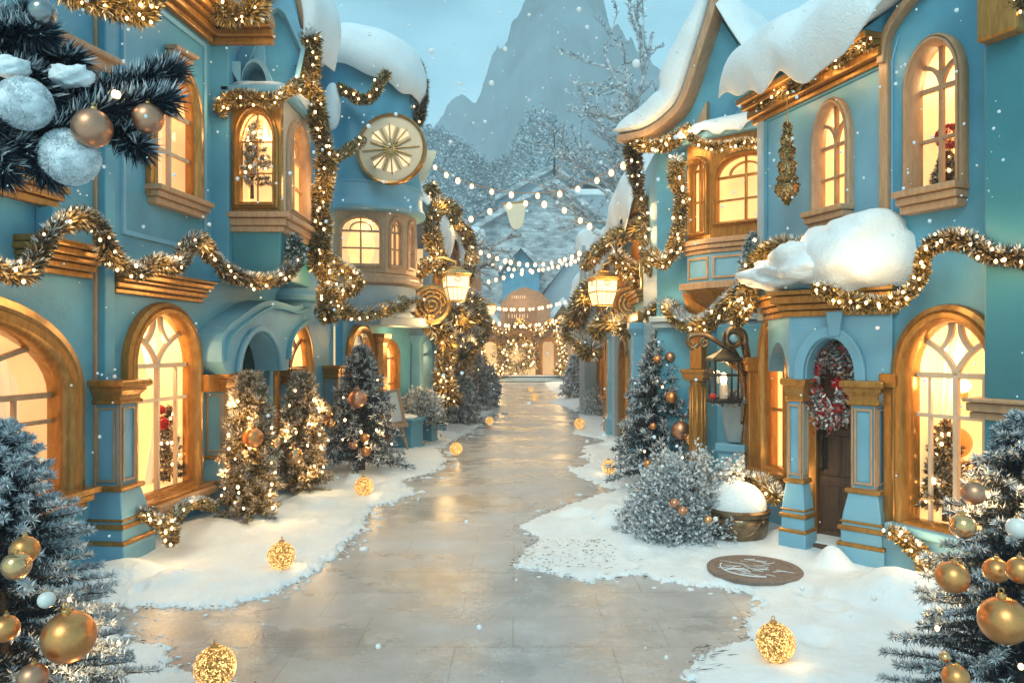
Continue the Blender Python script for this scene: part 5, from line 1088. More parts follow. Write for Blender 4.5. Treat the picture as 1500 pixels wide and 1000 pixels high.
gable_roof(730, 763, 796, 392, 356, 392, 54, 5, .8, facem=TEAL)
q = at(812, 243, 65); b = MB(); b.tube([q+Vector((0, 0, -1)), q+Vector((0, 0, 2.9))], [.12, .05], 8); b.build('spire', IRON, HH)
gable_roof(790, 845, 905, 425, 358, 392, 56, 6, .5)
b = MB(); q = at(866, 283, 60); b.box(q, (4.5, 1.0, .5)); b.build('dormer_sill', SNOW, HH, bevel=.1); b = MB(); b.box(at(870, 276, 60.2), (1.8, .6, .5)); b.build('dormer_window', IRON, HH)
# hills, mountain, forest
def hill(name, px, Y, dep, m, seed, rough_):
    pts = catmull([at(a, b_, Y) for a, b_ in px], 14); n = len(pts); rows = 26; vs = []; fs = []
    for j in range(rows+1):
        t = j/rows
        for p in pts:
            k = 1-t; z = max(-2, p.z*(k**1.25)); q = Vector((p.x*(1-.25*t), Y-dep*t, z)); d_ = noise.fractal(q*rough_[0]+Vector((seed, 0, 0)), 1, 2.1, 6)
            vs.append(q+Vector((0, 0, d_*rough_[1]*min(1, k*3+.1))))
    for j in range(rows):
        for i in range(n-1): a = j*n+i; fs.append((a, a+1, a+n+1, a+n))
    b = MB(); b.add(vs, fs); o = b.build(name, m, smooth='all'); o['kind'] = 'structure'; return o
ROCK = mat('blue_rock', (.095, .15, .18), .9, noise_amt=.5, noise_scale=.05, bump=.8, bump_scale=.3)
HILLM = mat('frosted_hillside', (.46, .53, .57), .9, noise_amt=.4, noise_scale=.35, bump=.6, bump_scale=1.5)
hill('mountain', [(540, 330), (610, 240), (655, 165), (700, 128), (728, 92), (752, 40), (776, 2), (806, -50), (846, -62), (874, -30), (896, 30), (925, 80), (970, 120), (1020, 150), (1120, 230)], 375, 150, ROCK, 1, (.04, 15))
hill('hill', [(440, 330), (560, 240), (620, 196), (660, 205), (690, 228), (720, 250), (745, 236), (770, 180), (792, 166), (812, 186), (845, 232), (880, 240), (930, 200), (1000, 190), (1100, 240)], 100, 34, HILLM, 5, (.06, 2.2))
def forest():
    P = []; D = []; px = [(560, 240), (620, 196), (660, 205), (690, 228), (720, 250), (745, 236), (770, 180), (792, 166), (812, 186), (845, 232), (880, 240), (930, 200)]
    xs = np.array([p[0] for p in px]); ys = np.array([p[1] for p in px])
    for i in range(2600):
        x = random.uniform(570, 925); top = np.interp(x, xs, ys); k = random.random()**1.3; y = top+2+k*95; Y = 98-20*min(1, k*.75)
        c_ = at(x, y, Y); h = random.uniform(.7, 1.9)
        for _ in range(16):
            f = random.random(); a = random.uniform(0, 6.28); r_ = (1-f)*.75*random.random()**.5
            P.append((c_.x+r_*math.cos(a), c_.y+r_*math.sin(a)-.6, c_.z+f*h-.2)); D.append((math.cos(a), math.sin(a), .55))
    o = needle_mesh('forest', np.array(P), np.array(D), .42, .2, island_mat('frosted_forest', [(0, (.16, .22, .26)), (.4, (.40, .48, .53)), (1, (.82, .86, .9))], .8)); tag(o, kind='stuff')
forest()

# the air of the street: even, thin snow haze
b = MB(); b.box((0, 190, 60), (700, 390, 123)); hz_ = b.build('haze', None); hz_['kind'] = 'stuff'
hm = bpy.data.materials.new('snow_haze'); hm.use_nodes = True; nt = hm.node_tree; nt.nodes.clear()
o_ = nt.nodes.new('ShaderNodeOutputMaterial'); pv = nt.nodes.new('ShaderNodeVolumePrincipled'); pv.inputs['Color'].default_value = (.93, .95, .97, 1); pv.inputs['Density'].default_value = .0022; pv.inputs['Anisotropy'].default_value = .2
nt.links.new(pv.outputs[0], o_.inputs['Volume']); hz_.data.materials.append(hm)
# ------------------------------------------------------------------ frosted bare trees behind the houses
FBARK = mat('frosted_bark', (.42, .44, .46), .8, noise_amt=.5, noise_scale=8)
def bare_tree(label, base, h, seed, lean=(0, 0), tips=1.0, n0=6, spread=1.0, sym=True):
    rnd = random.Random(seed); t = thing('bare_tree', label, 'tree', base, 'frosted trees behind the houses'); b = MB(); P = []; D = []
    def grow(p, d, L, r, lv):
        pts = [p]; q = p; dd = d.copy()
        for k in range(4):
            dd = (dd+Vector((rnd.gauss(0, .16), rnd.gauss(0, .16), rnd.gauss(.05, .12)))).normalized(); q = q+dd*L/4; pts.append(q)
        b.tube(pts, [r, r*.9, r*.8, r*.7, r*.58], 5)
        if lv >= 2:
            for a, c_ in zip(pts, pts[1:]):
                for _ in range(9 if lv > 2 else 6):
                    x = a.lerp(c_, rnd.random()); P.append(list(x+Vector((0, 0, r*.6)))); D.append([rnd.gauss(0, .8)+dd.x*.6, rnd.gauss(0, .8)+dd.y*.6, rnd.uniform(.0, .9)])
        if lv < 4:
            for k in range(rnd.choice((3, 4)) if lv < 3 else 3):
                i = rnd.randint(1, 4); nd = (dd+Vector((rnd.gauss(0, .75), rnd.gauss(0, .75), rnd.gauss(.05, .5)))*spread).normalized(); grow(pts[i], nd, L*rnd.uniform(.52, .75), r*.55, lv+1)
    base = Vector(base); top = base+Vector((lean[0], lean[1], h*.5)); b.tube([base, base.lerp(top, .5)+Vector((.05, 0, 0)), top], [h*.022, h*.018, h*.014], 8)
    for k in range(n0):
        a = k*6.283/n0+rnd.random(); grow(top-Vector((0, 0, rnd.random()*h*.1)), Vector((math.cos(a)*.9, math.sin(a)*.6, rnd.uniform(.25, 1.1))).normalized(), h*.24, h*.010, 1)
    b.build('branches', FBARK, t, smooth='all'); needle_mesh('frost', P, D, rng.uniform(.07, .18, len(P))*tips, .05*tips, FROST, t); return t
g_ = at(960, 215, 19.5); bare_tree('spreading bare tree white with frost behind the snow rimmed gable', (g_.x+.65, 19.5, 0), 11.6, 5, (-.2, 0), .8, 11)
g_ = at(925, 250, 26); bare_tree('bare frosted tree standing next to the grey slate roofs', (g_.x+1.1, 26, 0), 8.6, 8, (-.3, 0), .9, 8)
g_ = at(645, 250, 24); bare_tree('pale frosted tree rising over the narrow garland house', (g_.x-1.3, 24, 0), 8.6, 12, (0, 0), .9, 8)

# ------------------------------------------------------------------ garlands and light strings
garland('dark garland draped in two humps over the broken cornice of the shop house', [(-40, 375, 5.1), (10, 402, 5.3), (45, 392, 5.5), (72, 345, 5.7), (112, 320, 6.0), (148, 335, 6.3), (160, 372, 6.5), (185, 392, 6.7), (205, 400, 6.9)], .10, TINSELD, 5600, 26, .06, light=6)
garland('frost tipped garland sagging along the gilt cornice above the tall lit window', [(205, 398, 6.95), (232, 385, 7.1), (258, 392, 7.3), (275, 362, 7.45), (292, 352, 7.7), (312, 378, 8.0), (335, 400, 8.3), (372, 412, 8.6), (408, 408, 8.9), (436, 385, 9.3)], .105, TINSELD, 5600, 26, .14, light=7)
garland('thick gold garland hanging at the top edge above the small shuttered window', [(85, -30, 5.6), (118, -6, 5.7), (150, 4, 5.8), (185, 12, 5.9), (205, 22, 5.95), (222, 8, 6.0), (240, -30, 6.1)], .12, TINSEL, 6000, 16, 0, light=3)
garland('gold garland bundle on the gilt eave beside the gable hood', [(308, -30, 8.6), (322, 8, 8.6), (345, 22, 8.6), (372, 12, 8.6), (395, -30, 8.7)], .16, TINSEL, 7000, 12, .04, light=3)
garland('garland over the head of the bay window, ending in a dark tuft', [(322, 168, 8.85), (330, 150, 8.9), (362, 142, 8.85), (395, 148, 8.8), (425, 132, 9.0), (438, 122, 9.2)], .105, TINSEL, 6000, 14, .02, light=3)
garland('glittering garland column falling from the gable hood past the bay window to the canopy', [(452, 52, 9.7), (456, 85, 9.8), (452, 120, 9.8), (462, 155, 9.9), (470, 195, 10.0), (478, 235, 10.1), (474, 275, 10.2), (466, 310, 10.3), (472, 345, 10.3), (465, 378, 10.3), (480, 405, 10.4), (478, 435, 10.4), (482, 470, 10.4)], .155, TINSEL, 7500, 40, .12, lw=(1, .017), light=9)
garland('garland swag climbing from the tall column of tinsel to the clock disc', [(478, 238, 11), (500, 226, 11.8), (520, 214, 12.5), (532, 205, 13)], .10, TINSEL, 5000, 9, 0)
garland('fluffy tinsel garland hooking out below the tower window sill', [(474, 378, 10.6), (498, 392, 10.9), (515, 402, 11.0), (525, 415, 11.1), (510, 425, 11), (492, 436, 10.9), (500, 452, 11.2), (520, 460, 11.6), (550, 458, 12.6), (585, 446, 13.8), (610, 440, 14.8)], .12, TINSEL, 5000, 26, .10, lw=(1.1, .017), light=5)
garland('small garland under the snow cap lobe of the round tower', [(494, 128, 13.3), (510, 136, 13.15), (528, 146, 13.1), (545, 142, 13.1), (556, 124, 13.2), (566, 108, 13.3)], .12, TINSEL, 4500, 10, 0)
garland('tinsel garland down the outer edge of the round tower', [(610, 92, 14.6), (617, 120, 14.7), (618, 150, 14.7), (612, 182, 14.7)], .16, TINSELD, 4500, 6, .05)
garland('tinsel cloud wrapped around the round gilt sign by the arcade', [(600, 415, 15.2), (612, 398, 15.2), (632, 390, 15.2), (652, 396, 15.3), (640, 372, 15.4), (632, 340, 15.4), (640, 305, 15.6), (652, 300, 16.0), (668, 312, 16.5)], .20, TINSEL, 3200, 26, .08, lw=(1, .026), light=10, far=True)
garland('tinsel garland falling beside the arcade like a slim lit tree', [(610, 440, 15.6), (630, 470, 15.8), (648, 486, 16), (655, 510, 16.2), (650, 540, 16.2), (652, 565, 16.2), (660, 590, 16.2)], .27, TINSEL, 3000, 40, .08, lw=(1, .03), light=10, far=True)
garland('warm garland heap over the shop fronts just beyond the arcade', [(665, 455, 18.5), (680, 470, 19), (690, 440, 19.5), (700, 465, 21), (706, 480, 23), (690, 500, 20), (676, 525, 19)], .32, TINSEL, 2400, 42, .1, lw=(1, .034), light=14, far=True)
garland('garland hung on the roof edge of the narrow garland house', [(628, 270, 17.6), (645, 300, 18), (660, 315, 18.6), (672, 330, 19.4), (684, 342, 20.5), (690, 375, 20.5), (684, 410, 20)], .20, TINSEL, 2600, 24, .1, lw=(1, .03), light=8, far=True)
# right side
garland('thick garland along the gilt eave under the roof snow of the entrance house', [(1112, 152, 8.25), (1135, 142, 8.0), (1160, 128, 7.7), (1185, 112, 7.4), (1202, 92, 7.2), (1225, 88, 7.0), (1250, 74, 6.8), (1272, 60, 6.6)], .085, TINSEL, 6500, 24, .03, light=5)
garland('tinsel tuft on the gable between the two roof snow blankets', [(1074, 112, 9.5), (1090, 120, 9.2), (1108, 116, 9.0), (1125, 112, 8.6)], .105, TINSEL, 6000, 8, 0)
garland('garland along the kicked eave of the snow rimmed gable', [(928, 200, 10.6), (945, 214, 10.4), (965, 214, 10.2), (985, 208, 10.0), (1000, 194, 9.9), (1012, 192, 9.7)], .11, TINSEL, 6000, 16, .02, light=5)
garland('garland trimming the snowy oriel roof', [(1010, 200, 9.5), (1030, 212, 9.35), (1052, 216, 9.2), (1075, 212, 9.0), (1095, 210, 8.85), (1114, 214, 8.7)], .075, TINSEL, 7000, 12, .03, light=4)
garland('long garland hanging in a J beside the gilt oriel', [(992, 236, 9.8), (990, 262, 9.9), (998, 285, 9.9), (996, 315, 9.9), (992, 345, 9.9), (984, 372, 9.9), (972, 388, 9.9), (962, 380, 10), (952, 370, 10.2)], .125, TINSEL, 6500, 22, .05, light=5)
garland('tinsel drop at the outer corner of the snow rimmed gable', [(926, 210, 10.8), (928, 235, 10.8), (932, 262, 10.8), (936, 285, 10.8)], .13, TINSELD, 5000, 8, .05)
garland('tall tinsel cone climbing the edge of the gable house wall', [(948, 290, 11.6), (950, 320, 11.5), (952, 345, 11.4), (950, 372, 11.2), (958, 395, 11)], .18, TINSEL, 4200, 16, .05, light=5)
garland('garland strung along the sagging roof of the house behind the gable house', [(945, 330, 12.4), (925, 338, 13), (905, 346, 14), (888, 356, 15), (872, 372, 16), (858, 390, 17.5)], .18, TINSEL, 3000, 22, .08, lw=(1, .026), light=6, far=True)
garland('tinsel heap around the spiral gilt sign on the fir side', [(900, 372, 14), (915, 392, 14), (930, 402, 14), (942, 425, 14), (944, 452, 14), (930, 475, 14), (910, 478, 14.2), (890, 470, 14.6), (872, 486, 15)], .22, TINSEL, 3000, 36, .1, lw=(1, .027), light=10, far=True)
garland('warm garland heap over the far shop fronts on the fir side', [(870, 420, 19), (855, 440, 20), (845, 462, 21), (838, 480, 22), (850, 500, 21), (866, 515, 19.5)], .33, TINSEL, 2400, 40, .1, lw=(1, .036), light=14, far=True)
garland('frost white garland swagging under the oriel to the fir tree', [(950, 462, 11), (968, 450, 10.6), (985, 455, 10.3), (1000, 472, 10), (1020, 478, 9.6), (1042, 470, 9.2), (1060, 452, 8.9), (1075, 440, 8.6), (1092, 430, 8.3)], .14, TINSEL, 5500, 26, .22, lw=(1, .016), light=6)
garland('golden garland mass at the porch corner under the snowy cornice', [(1076, 470, 8.3), (1090, 452, 8.1), (1096, 420, 8.0), (1106, 392, 7.8), (1122, 372, 7.6), (1142, 364, 7.4), (1166, 366, 7.2), (1190, 366, 7.0)], .135, TINSEL, 7500, 30, .03, light=8)
garland('garland swag looped under the big snow pile over the door', [(1190, 422, 6.6), (1212, 428, 6.5), (1240, 440, 6.4), (1275, 446, 6.3), (1310, 442, 6.2), (1335, 425, 6.15), (1350, 400, 6.1), (1352, 375, 6.05), (1366, 360, 6.0)], .085, TINSEL, 7500, 24, .02, light=3.5)
garland('dark garland crossing the wall above the white barred window', [(1360, 362, 6.0), (1385, 352, 5.85), (1410, 352, 5.7), (1432, 362, 5.6), (1455, 376, 5.5), (1480, 376, 5.4), (1510, 382, 5.3), (1550, 395, 5.15)], .095, TINSELD, 6500, 18, .05, light=3)
garland('short tinsel garland at the top corner of the gilt panel', [(1452, -20, 5.5), (1472, 2, 5.4), (1490, 8, 5.3), (1520, 2, 5.2)], .07, TINSEL, 6000, 6, 0)
garland('golden garland trailing from the white barred window sill to the snow', [(1300, 778, 6.35), (1318, 784, 6.3), (1336, 800, 6.2), (1352, 815, 6.1), (1358, 835, 6.0), (1356, 850, 5.95)], .085, TINSEL, 7000, 14, .03, light=3)
garland('garland draped over the sill of the tall lit window and hanging to the snow', [(206, 748, 7.0), (222, 760, 6.95), (240, 768, 6.9), (252, 795, 6.85), (254, 762, 6.9), (268, 744, 7.2), (290, 736, 7.6), (312, 742, 8.0)], .075, TINSEL, 7000, 14, .06, light=2)
garland('gold tinsel hedge behind the bronze urn under the side window', [(1070, 700, 7.9), (1095, 705, 7.85), (1120, 712, 7.7), (1138, 730, 7.5)], .12, TINSEL, 6000, 10, .10, light=3)

garland('golden garland riding over the gables of the end building', [(696, 488, 45.2), (716, 474, 45.2), (736, 488, 45.2), (762, 470, 45.2), (790, 488, 45.2), (808, 472, 45.2), (834, 484, 45.2)], .22, TINSEL, 900, 46, 0, lw=(1.2, .05), light=30, far=True)
garland('garland of lights heaped at the foot of the end building on the lantern side', [(698, 500, 44.5), (704, 520, 44.5), (712, 540, 44.3), (728, 546, 44.3), (738, 530, 44.4)], .38, TINSEL, 900, 44, .05, lw=(1.2, .06), light=30, far=True)
garland('garland of lights standing against the end building on the fir side', [(816, 486, 44.5), (822, 505, 44.5), (826, 525, 44.3), (818, 545, 44.3)], .34, TINSEL, 900, 30, .05, lw=(1.2, .06), light=24, far=True)
ST = string_lights
ST('long string of bulbs from the clock disc across to the snow rimmed gable eave', [(632, 238, 14.3), (660, 256, 14), (700, 272, 13.6), (755, 282, 13), (820, 280, 12.4), (870, 262, 11.8), (910, 240, 11.2), (935, 224, 10.8)], 13, r=.045)
ST('string of bulbs dipping behind the cream pennant above the street', [(650, 345, 20), (690, 320, 20), (735, 303, 20), (770, 297, 20), (815, 302, 20), (850, 322, 19.5), (872, 336, 18)], 9, r=.07, hang=.02)
ST('low double string of bulbs hanging in a deep curve over the street', [(700, 366, 22), (740, 380, 23), (780, 386, 24), (820, 380, 23), (856, 366, 22)], 14, r=.06)
ST('string of bulbs under the deep curved one in front of the hall', [(706, 384, 26), (745, 392, 27), (785, 394, 28), (830, 386, 27), (852, 374, 26)], 14, r=.06)
ST('string of bulbs across the upper storey of the end building', [(716, 448, 40), (745, 452, 40), (790, 450, 40), (832, 440, 40)], 20, r=.075)
ST('string of bulbs over the gables of the end building', [(700, 462, 42), (745, 476, 43), (790, 474, 43), (840, 462, 42)], 18, r=.08)
ST('string of bulbs slanting up past the pale post by the hall', [(712, 412, 30), (750, 402, 30), (800, 392, 30), (846, 376, 30)], 10, r=.065)
pn = thing('bunting', 'cream tapered bunting flag hanging alone over the middle of the street', 'bunting', at(755, 318, 20))
FPn = Fac((at(730, 0, 20).x, 20), (at(780, 0, 20).x, 20)); pq = lambda x, y: FPn.uv(x, y)
b = MB(); b.prism(FPn, [pq(737, 300), pq(743, 313), pq(748, 330), pq(752, 335), pq(757, 336), pq(762, 334), pq(766, 328), pq(769, 312), pq(771, 297)], -.012, .012); b.build('cloth', CLOTH, pn)
b = MB(); b.tube([at(735, 299, 20), at(774, 295, 20)], .03, 6); b.build('header', TAN, pn)

# ------------------------------------------------------------------ trees and bushes
fir_tree('frost laden fir at the corner of the wide round window, hung with big gold balls', (-2.2, 3.2, 0), 1.70, .70, nbr=340, dens=700, frost=.85, nl=.036, nw=.0036, nb=9, glow=2, group='fir trees in front of the houses')
fir_tree('frosted blue fir in front of the white barred window', (2.28, 3.35, 0), 1.72, .68, nbr=340, dens=700, frost=.45, nl=.036, nw=.0036, nb=14, glow=3, group='fir trees in front of the houses')
fir_tree('slim warm lit fir between the gilt columns of the doorway canopy', (-3.0, 8.5, 0), 1.72, .37, m_in=TINSEL, m_out=FROSTW, nbr=220, dens=190, frost=.6, nl=.075, nw=.009, nb=24, glow=6, group='fir trees in front of the houses', powr=.42, droop=.1, lift=.04)
fir_tree('slim warm lit fir on the far side of the canopy column', (-2.88, 10.15, 0), 1.66, .38, m_in=TINSEL, m_out=FROSTW, nbr=220, dens=190, frost=.6, nl=.08, nw=.010, nb=20, glow=6, group='fir trees in front of the houses', powr=.42, droop=.1, lift=.04)  # both slim firs: warm light put into the needle colours
fir_tree('wide dark fir with frosted skirts in front of the arcade', (-2.42, 11.8, 0), 2.05, .74, nbr=190, dens=170, frost=.45, nl=.09, nw=.013, nb=9, glow=2, group='fir trees in front of the houses', m_out=FROST)
fir_tree('tall dark fir with grey frosted tips beside the hanging lantern', (2.06, 10.6, 0), 2.28, .80, nbr=250, dens=200, frost=.45, nl=.09, nw=.012, nb=9, group='fir trees in front of the houses')
bush('wide frosted bush beside the bronze urn', (1.80, 7.95, 0), .62, .90, n=16000, nl=.042, nw=.028, seed=3)
bush('low grey bush at the foot of the frosted bush, touching the street snow', (1.62, 7.75, 0), .48, .42, n=6000, nl=.05, nw=.022, seed=5)
bush('round snow dusted bush beyond the tall dark fir', gnd(900, 608), 1.0, .85, n=9000, nl=.09, nw=.035, seed=8)
bush('rosy frosted shrub between the tall dark fir and the round bush', gnd(930, 628), .62, .72, n=6000, nl=.09, nw=.03, seed=9)
bush('dark leafy shrub in the planter by the easel', (at(620, 590, 15.6).x, 15.6, .5), .42, .62, m=TINSELD, n=5000, nl=.08, nw=.03, seed=14, name='shrub')
fir_tree('grey frosted street fir nearest the round snow dusted bush', gnd(842, 585), 1.7, 0.62, m_in=BUSHM, nbr=120, dens=90, frost=.5, nl=.16, nw=.04, nb=0, group='frosted firs far along the street')
fir_tree('smaller grey fir tucked behind the street fir by the round bush', gnd(868, 583), 1.25, 0.5, m_in=BUSHM, nbr=100, dens=80, frost=.5, nl=.16, nw=.04, nb=4, far=True, group='frosted firs far along the street')
fir_tree('frosted grey fir past the slim lit tinsel of the arcade', gnd(700, 600), 1.75, 0.62, m_in=BUSHM, nbr=120, dens=90, frost=.5, nl=.16, nw=.04, nb=4, far=True, group='frosted firs far along the street')
fir_tree('tallest grey fir beyond the arcade with a few warm lights', gnd(668, 612), 2.3, .5, m_in=FROSTW, m_out=FROSTW, nbr=130, dens=90, frost=.5, nl=.15, nw=.04, nb=16, far=True, group='frosted firs far along the street')
fir_tree('small round grey fir close to the street edge past the arcade', gnd(680, 622), 1.2, 0.5, m_in=BUSHM, nbr=110, dens=80, frost=.5, nl=.14, nw=.04, nb=0, group='frosted firs far along the street', powr=.5)
fir_tree('dim grey fir before the steps of the end building', gnd(716, 588), 1.25, 0.55, m_in=BUSHM, nbr=90, dens=70, frost=.5, nl=.2, nw=.05, nb=2, far=True, group='frosted firs far along the street')
fir_tree('tinsel fir peeping above the snowy porch cornice', (*at(1103, 420, 8.2)[:2], 2.62), .62, .2, m_in=GREENL, m_out=FROST, nbr=90, dens=110, frost=.5, nl=.06, nw=.014, nb=6, group='small decorative firs', trunk=True)
fir_tree('little green fir on the pier cap of the canopy', (*at(432, 385, 9.3)[:2], at(432, 385, 9.3).z), .34, .2, m_in=GREENL, m_out=FROST, nbr=40, dens=80, frost=.3, nl=.06, nw=.014, nb=0, group='small decorative firs')

# overhanging fir at the upper edge: a tall trunk beyond the picture with boughs reaching in
tf = thing('tall_fir', 'tall dark fir whose snowy boughs with balls reach over the shop house', 'tree', (-2.75, 2.55, 0))
b = MB(); b.tube([(-2.75, 2.55, -.05), (-2.75, 2.55, 2.5), (-2.75, 2.55, 5.2)], [.11, .08, .02], 10); b.build('trunk', BARK, tf, smooth='all')
BOUGHS = [[(-520, 60, 2.55), (-100, 75, 2.6), (60, 82, 2.6), (110, 92, 2.6)], [(-520, 150, 2.5), (-60, 148, 2.55), (90, 150, 2.6), (180, 128, 2.62), (256, 104, 2.65)], [(-60, 148, 2.5), (80, 190, 2.5), (150, 160, 2.55), (250, 148, 2.6)],
          [(-520, 260, 2.4), (-120, 175, 2.45), (20, 215, 2.45), (78, 262, 2.5)], [(-520, 30, 2.4), (-80, 60, 2.5), (20, 48, 2.5), (68, 52, 2.5)], [(80, 170, 2.6), (150, 185, 2.6), (180, 200, 2.6), (208, 220, 2.6)], [(-300, 110, 2.45), (-40, 120, 2.5), (40, 110, 2.5), (70, 150, 2.5)], [(-300, -30, 2.5), (-40, 20, 2.6), (25, 40, 2.6), (48, 20, 2.6)], [(-300, 190, 2.4), (-60, 200, 2.45), (-10, 230, 2.4), (10, 260, 2.4)], [(60, 130, 2.6), (120, 140, 2.65), (180, 150, 2.65), (240, 122, 2.7)]]
for i, bo in enumerate(BOUGHS):
    path = catmull([at(*p) for p in bo], 8); Lp = sum((path[k+1]-path[k]).length for k in range(len(path)-1))
    bb = MB(); bb.tube(path, [.014*(1-k/len(path))+.003 for k in range(len(path))], 6); bo_ = bb.build('bough', BARK, tf, smooth='all')
    rt = random.Random(i); A0 = []; T0 = []
    for k in range(int(Lp*9)):
        q = path[rt.randrange(len(path)*2//3)]; sd = 1 if k % 2 else -1; d_ = (path[-1]-path[0]).normalized()*.7+Vector((0, rt.uniform(-.2, .8)*sd, rt.uniform(-.75, .1))); e_ = [q, q+d_*.10, q+d_*rt.uniform(.16, .26)+Vector((0, 0, -.02))]
        if e_[-1].x/e_[-1].y*F+CX > 40: continue
        bb.tube(e_, [.005, .004, .002], 5); a1, t1, _ = along(e_, 700); A0.append(a1); T0.append(t1)
    if A0:
        A = np.concatenate(A0); T = np.concatenate(T0); rad = rng.normal(size=A.shape); rad /= np.linalg.norm(rad, axis=1, keepdims=True); needle_mesh('twig_needles', A+rad*.01, T*.8+rad*.75, .065*rng.uniform(.6, 1.1, len(A)), .006, FIRD, bo_)
    A, T, _ = along(path, int(5200*Lp)); rad = rng.normal(size=A.shape); rad /= np.linalg.norm(rad, axis=1, keepdims=True)
    D = T*.75+rad*.8; needle_mesh('needles', A+rad*.012, D, .075*rng.uniform(.6, 1.1, len(A)), .006, FIRD, bo_)
    A, T, _ = along(path, int(900*Lp)); rad = rng.normal(size=A.shape); rad[:, 2] = np.abs(rad[:, 2])+.2; rad /= np.linalg.norm(rad, axis=1, keepdims=True)
    needle_mesh('frosted_needles', A+rad*.015, T*.6+rad*.8, .075, .007, FROST, bo_)
for i, (px, py, Y, r_) in enumerate([(106, 112, 2.5, .058), (16, 100, 2.42, .050), (16, 112, 2.42, .05)][:2]):
    pillow('bough_snow', tf, at(px, py, Y), r_, (1.1, .8, .62), .35, 70+i, 1.8, .85, seg=28)
for p in ((168, 138, 2.5), (172, 139, 2.5), (4, 134, 2.42)): bulb(tf, at(*p), .011)
def fuzz_ball(label, px, py, Y, r):
    c_ = at(px, py, Y); t = thing('snowball_ornament', label, 'ornament', c_, 'white snowballs on the fir bough'); b = MB(); b.ball(c_, r*.93, 30, 20, (1.05, 1, .95), .13, 2.2, px); b.build('core', SNOW, t, smooth='all')
    u = rng.normal(size=(7000, 3)); u /= np.linalg.norm(u, axis=1, keepdims=True); needle_mesh('fuzz', np.array(c_)+u*r*.9, u+rng.normal(size=u.shape)*.8, r*.11, r*.04, SNOW, t)
fuzz_ball('fuzzy white snowball on the bough under the longest snow lump', 36, 152, 2.4, .085)
fuzz_ball('fuzzy white snowball hanging lowest below the gold ball', 102, 230, 2.5, .096)

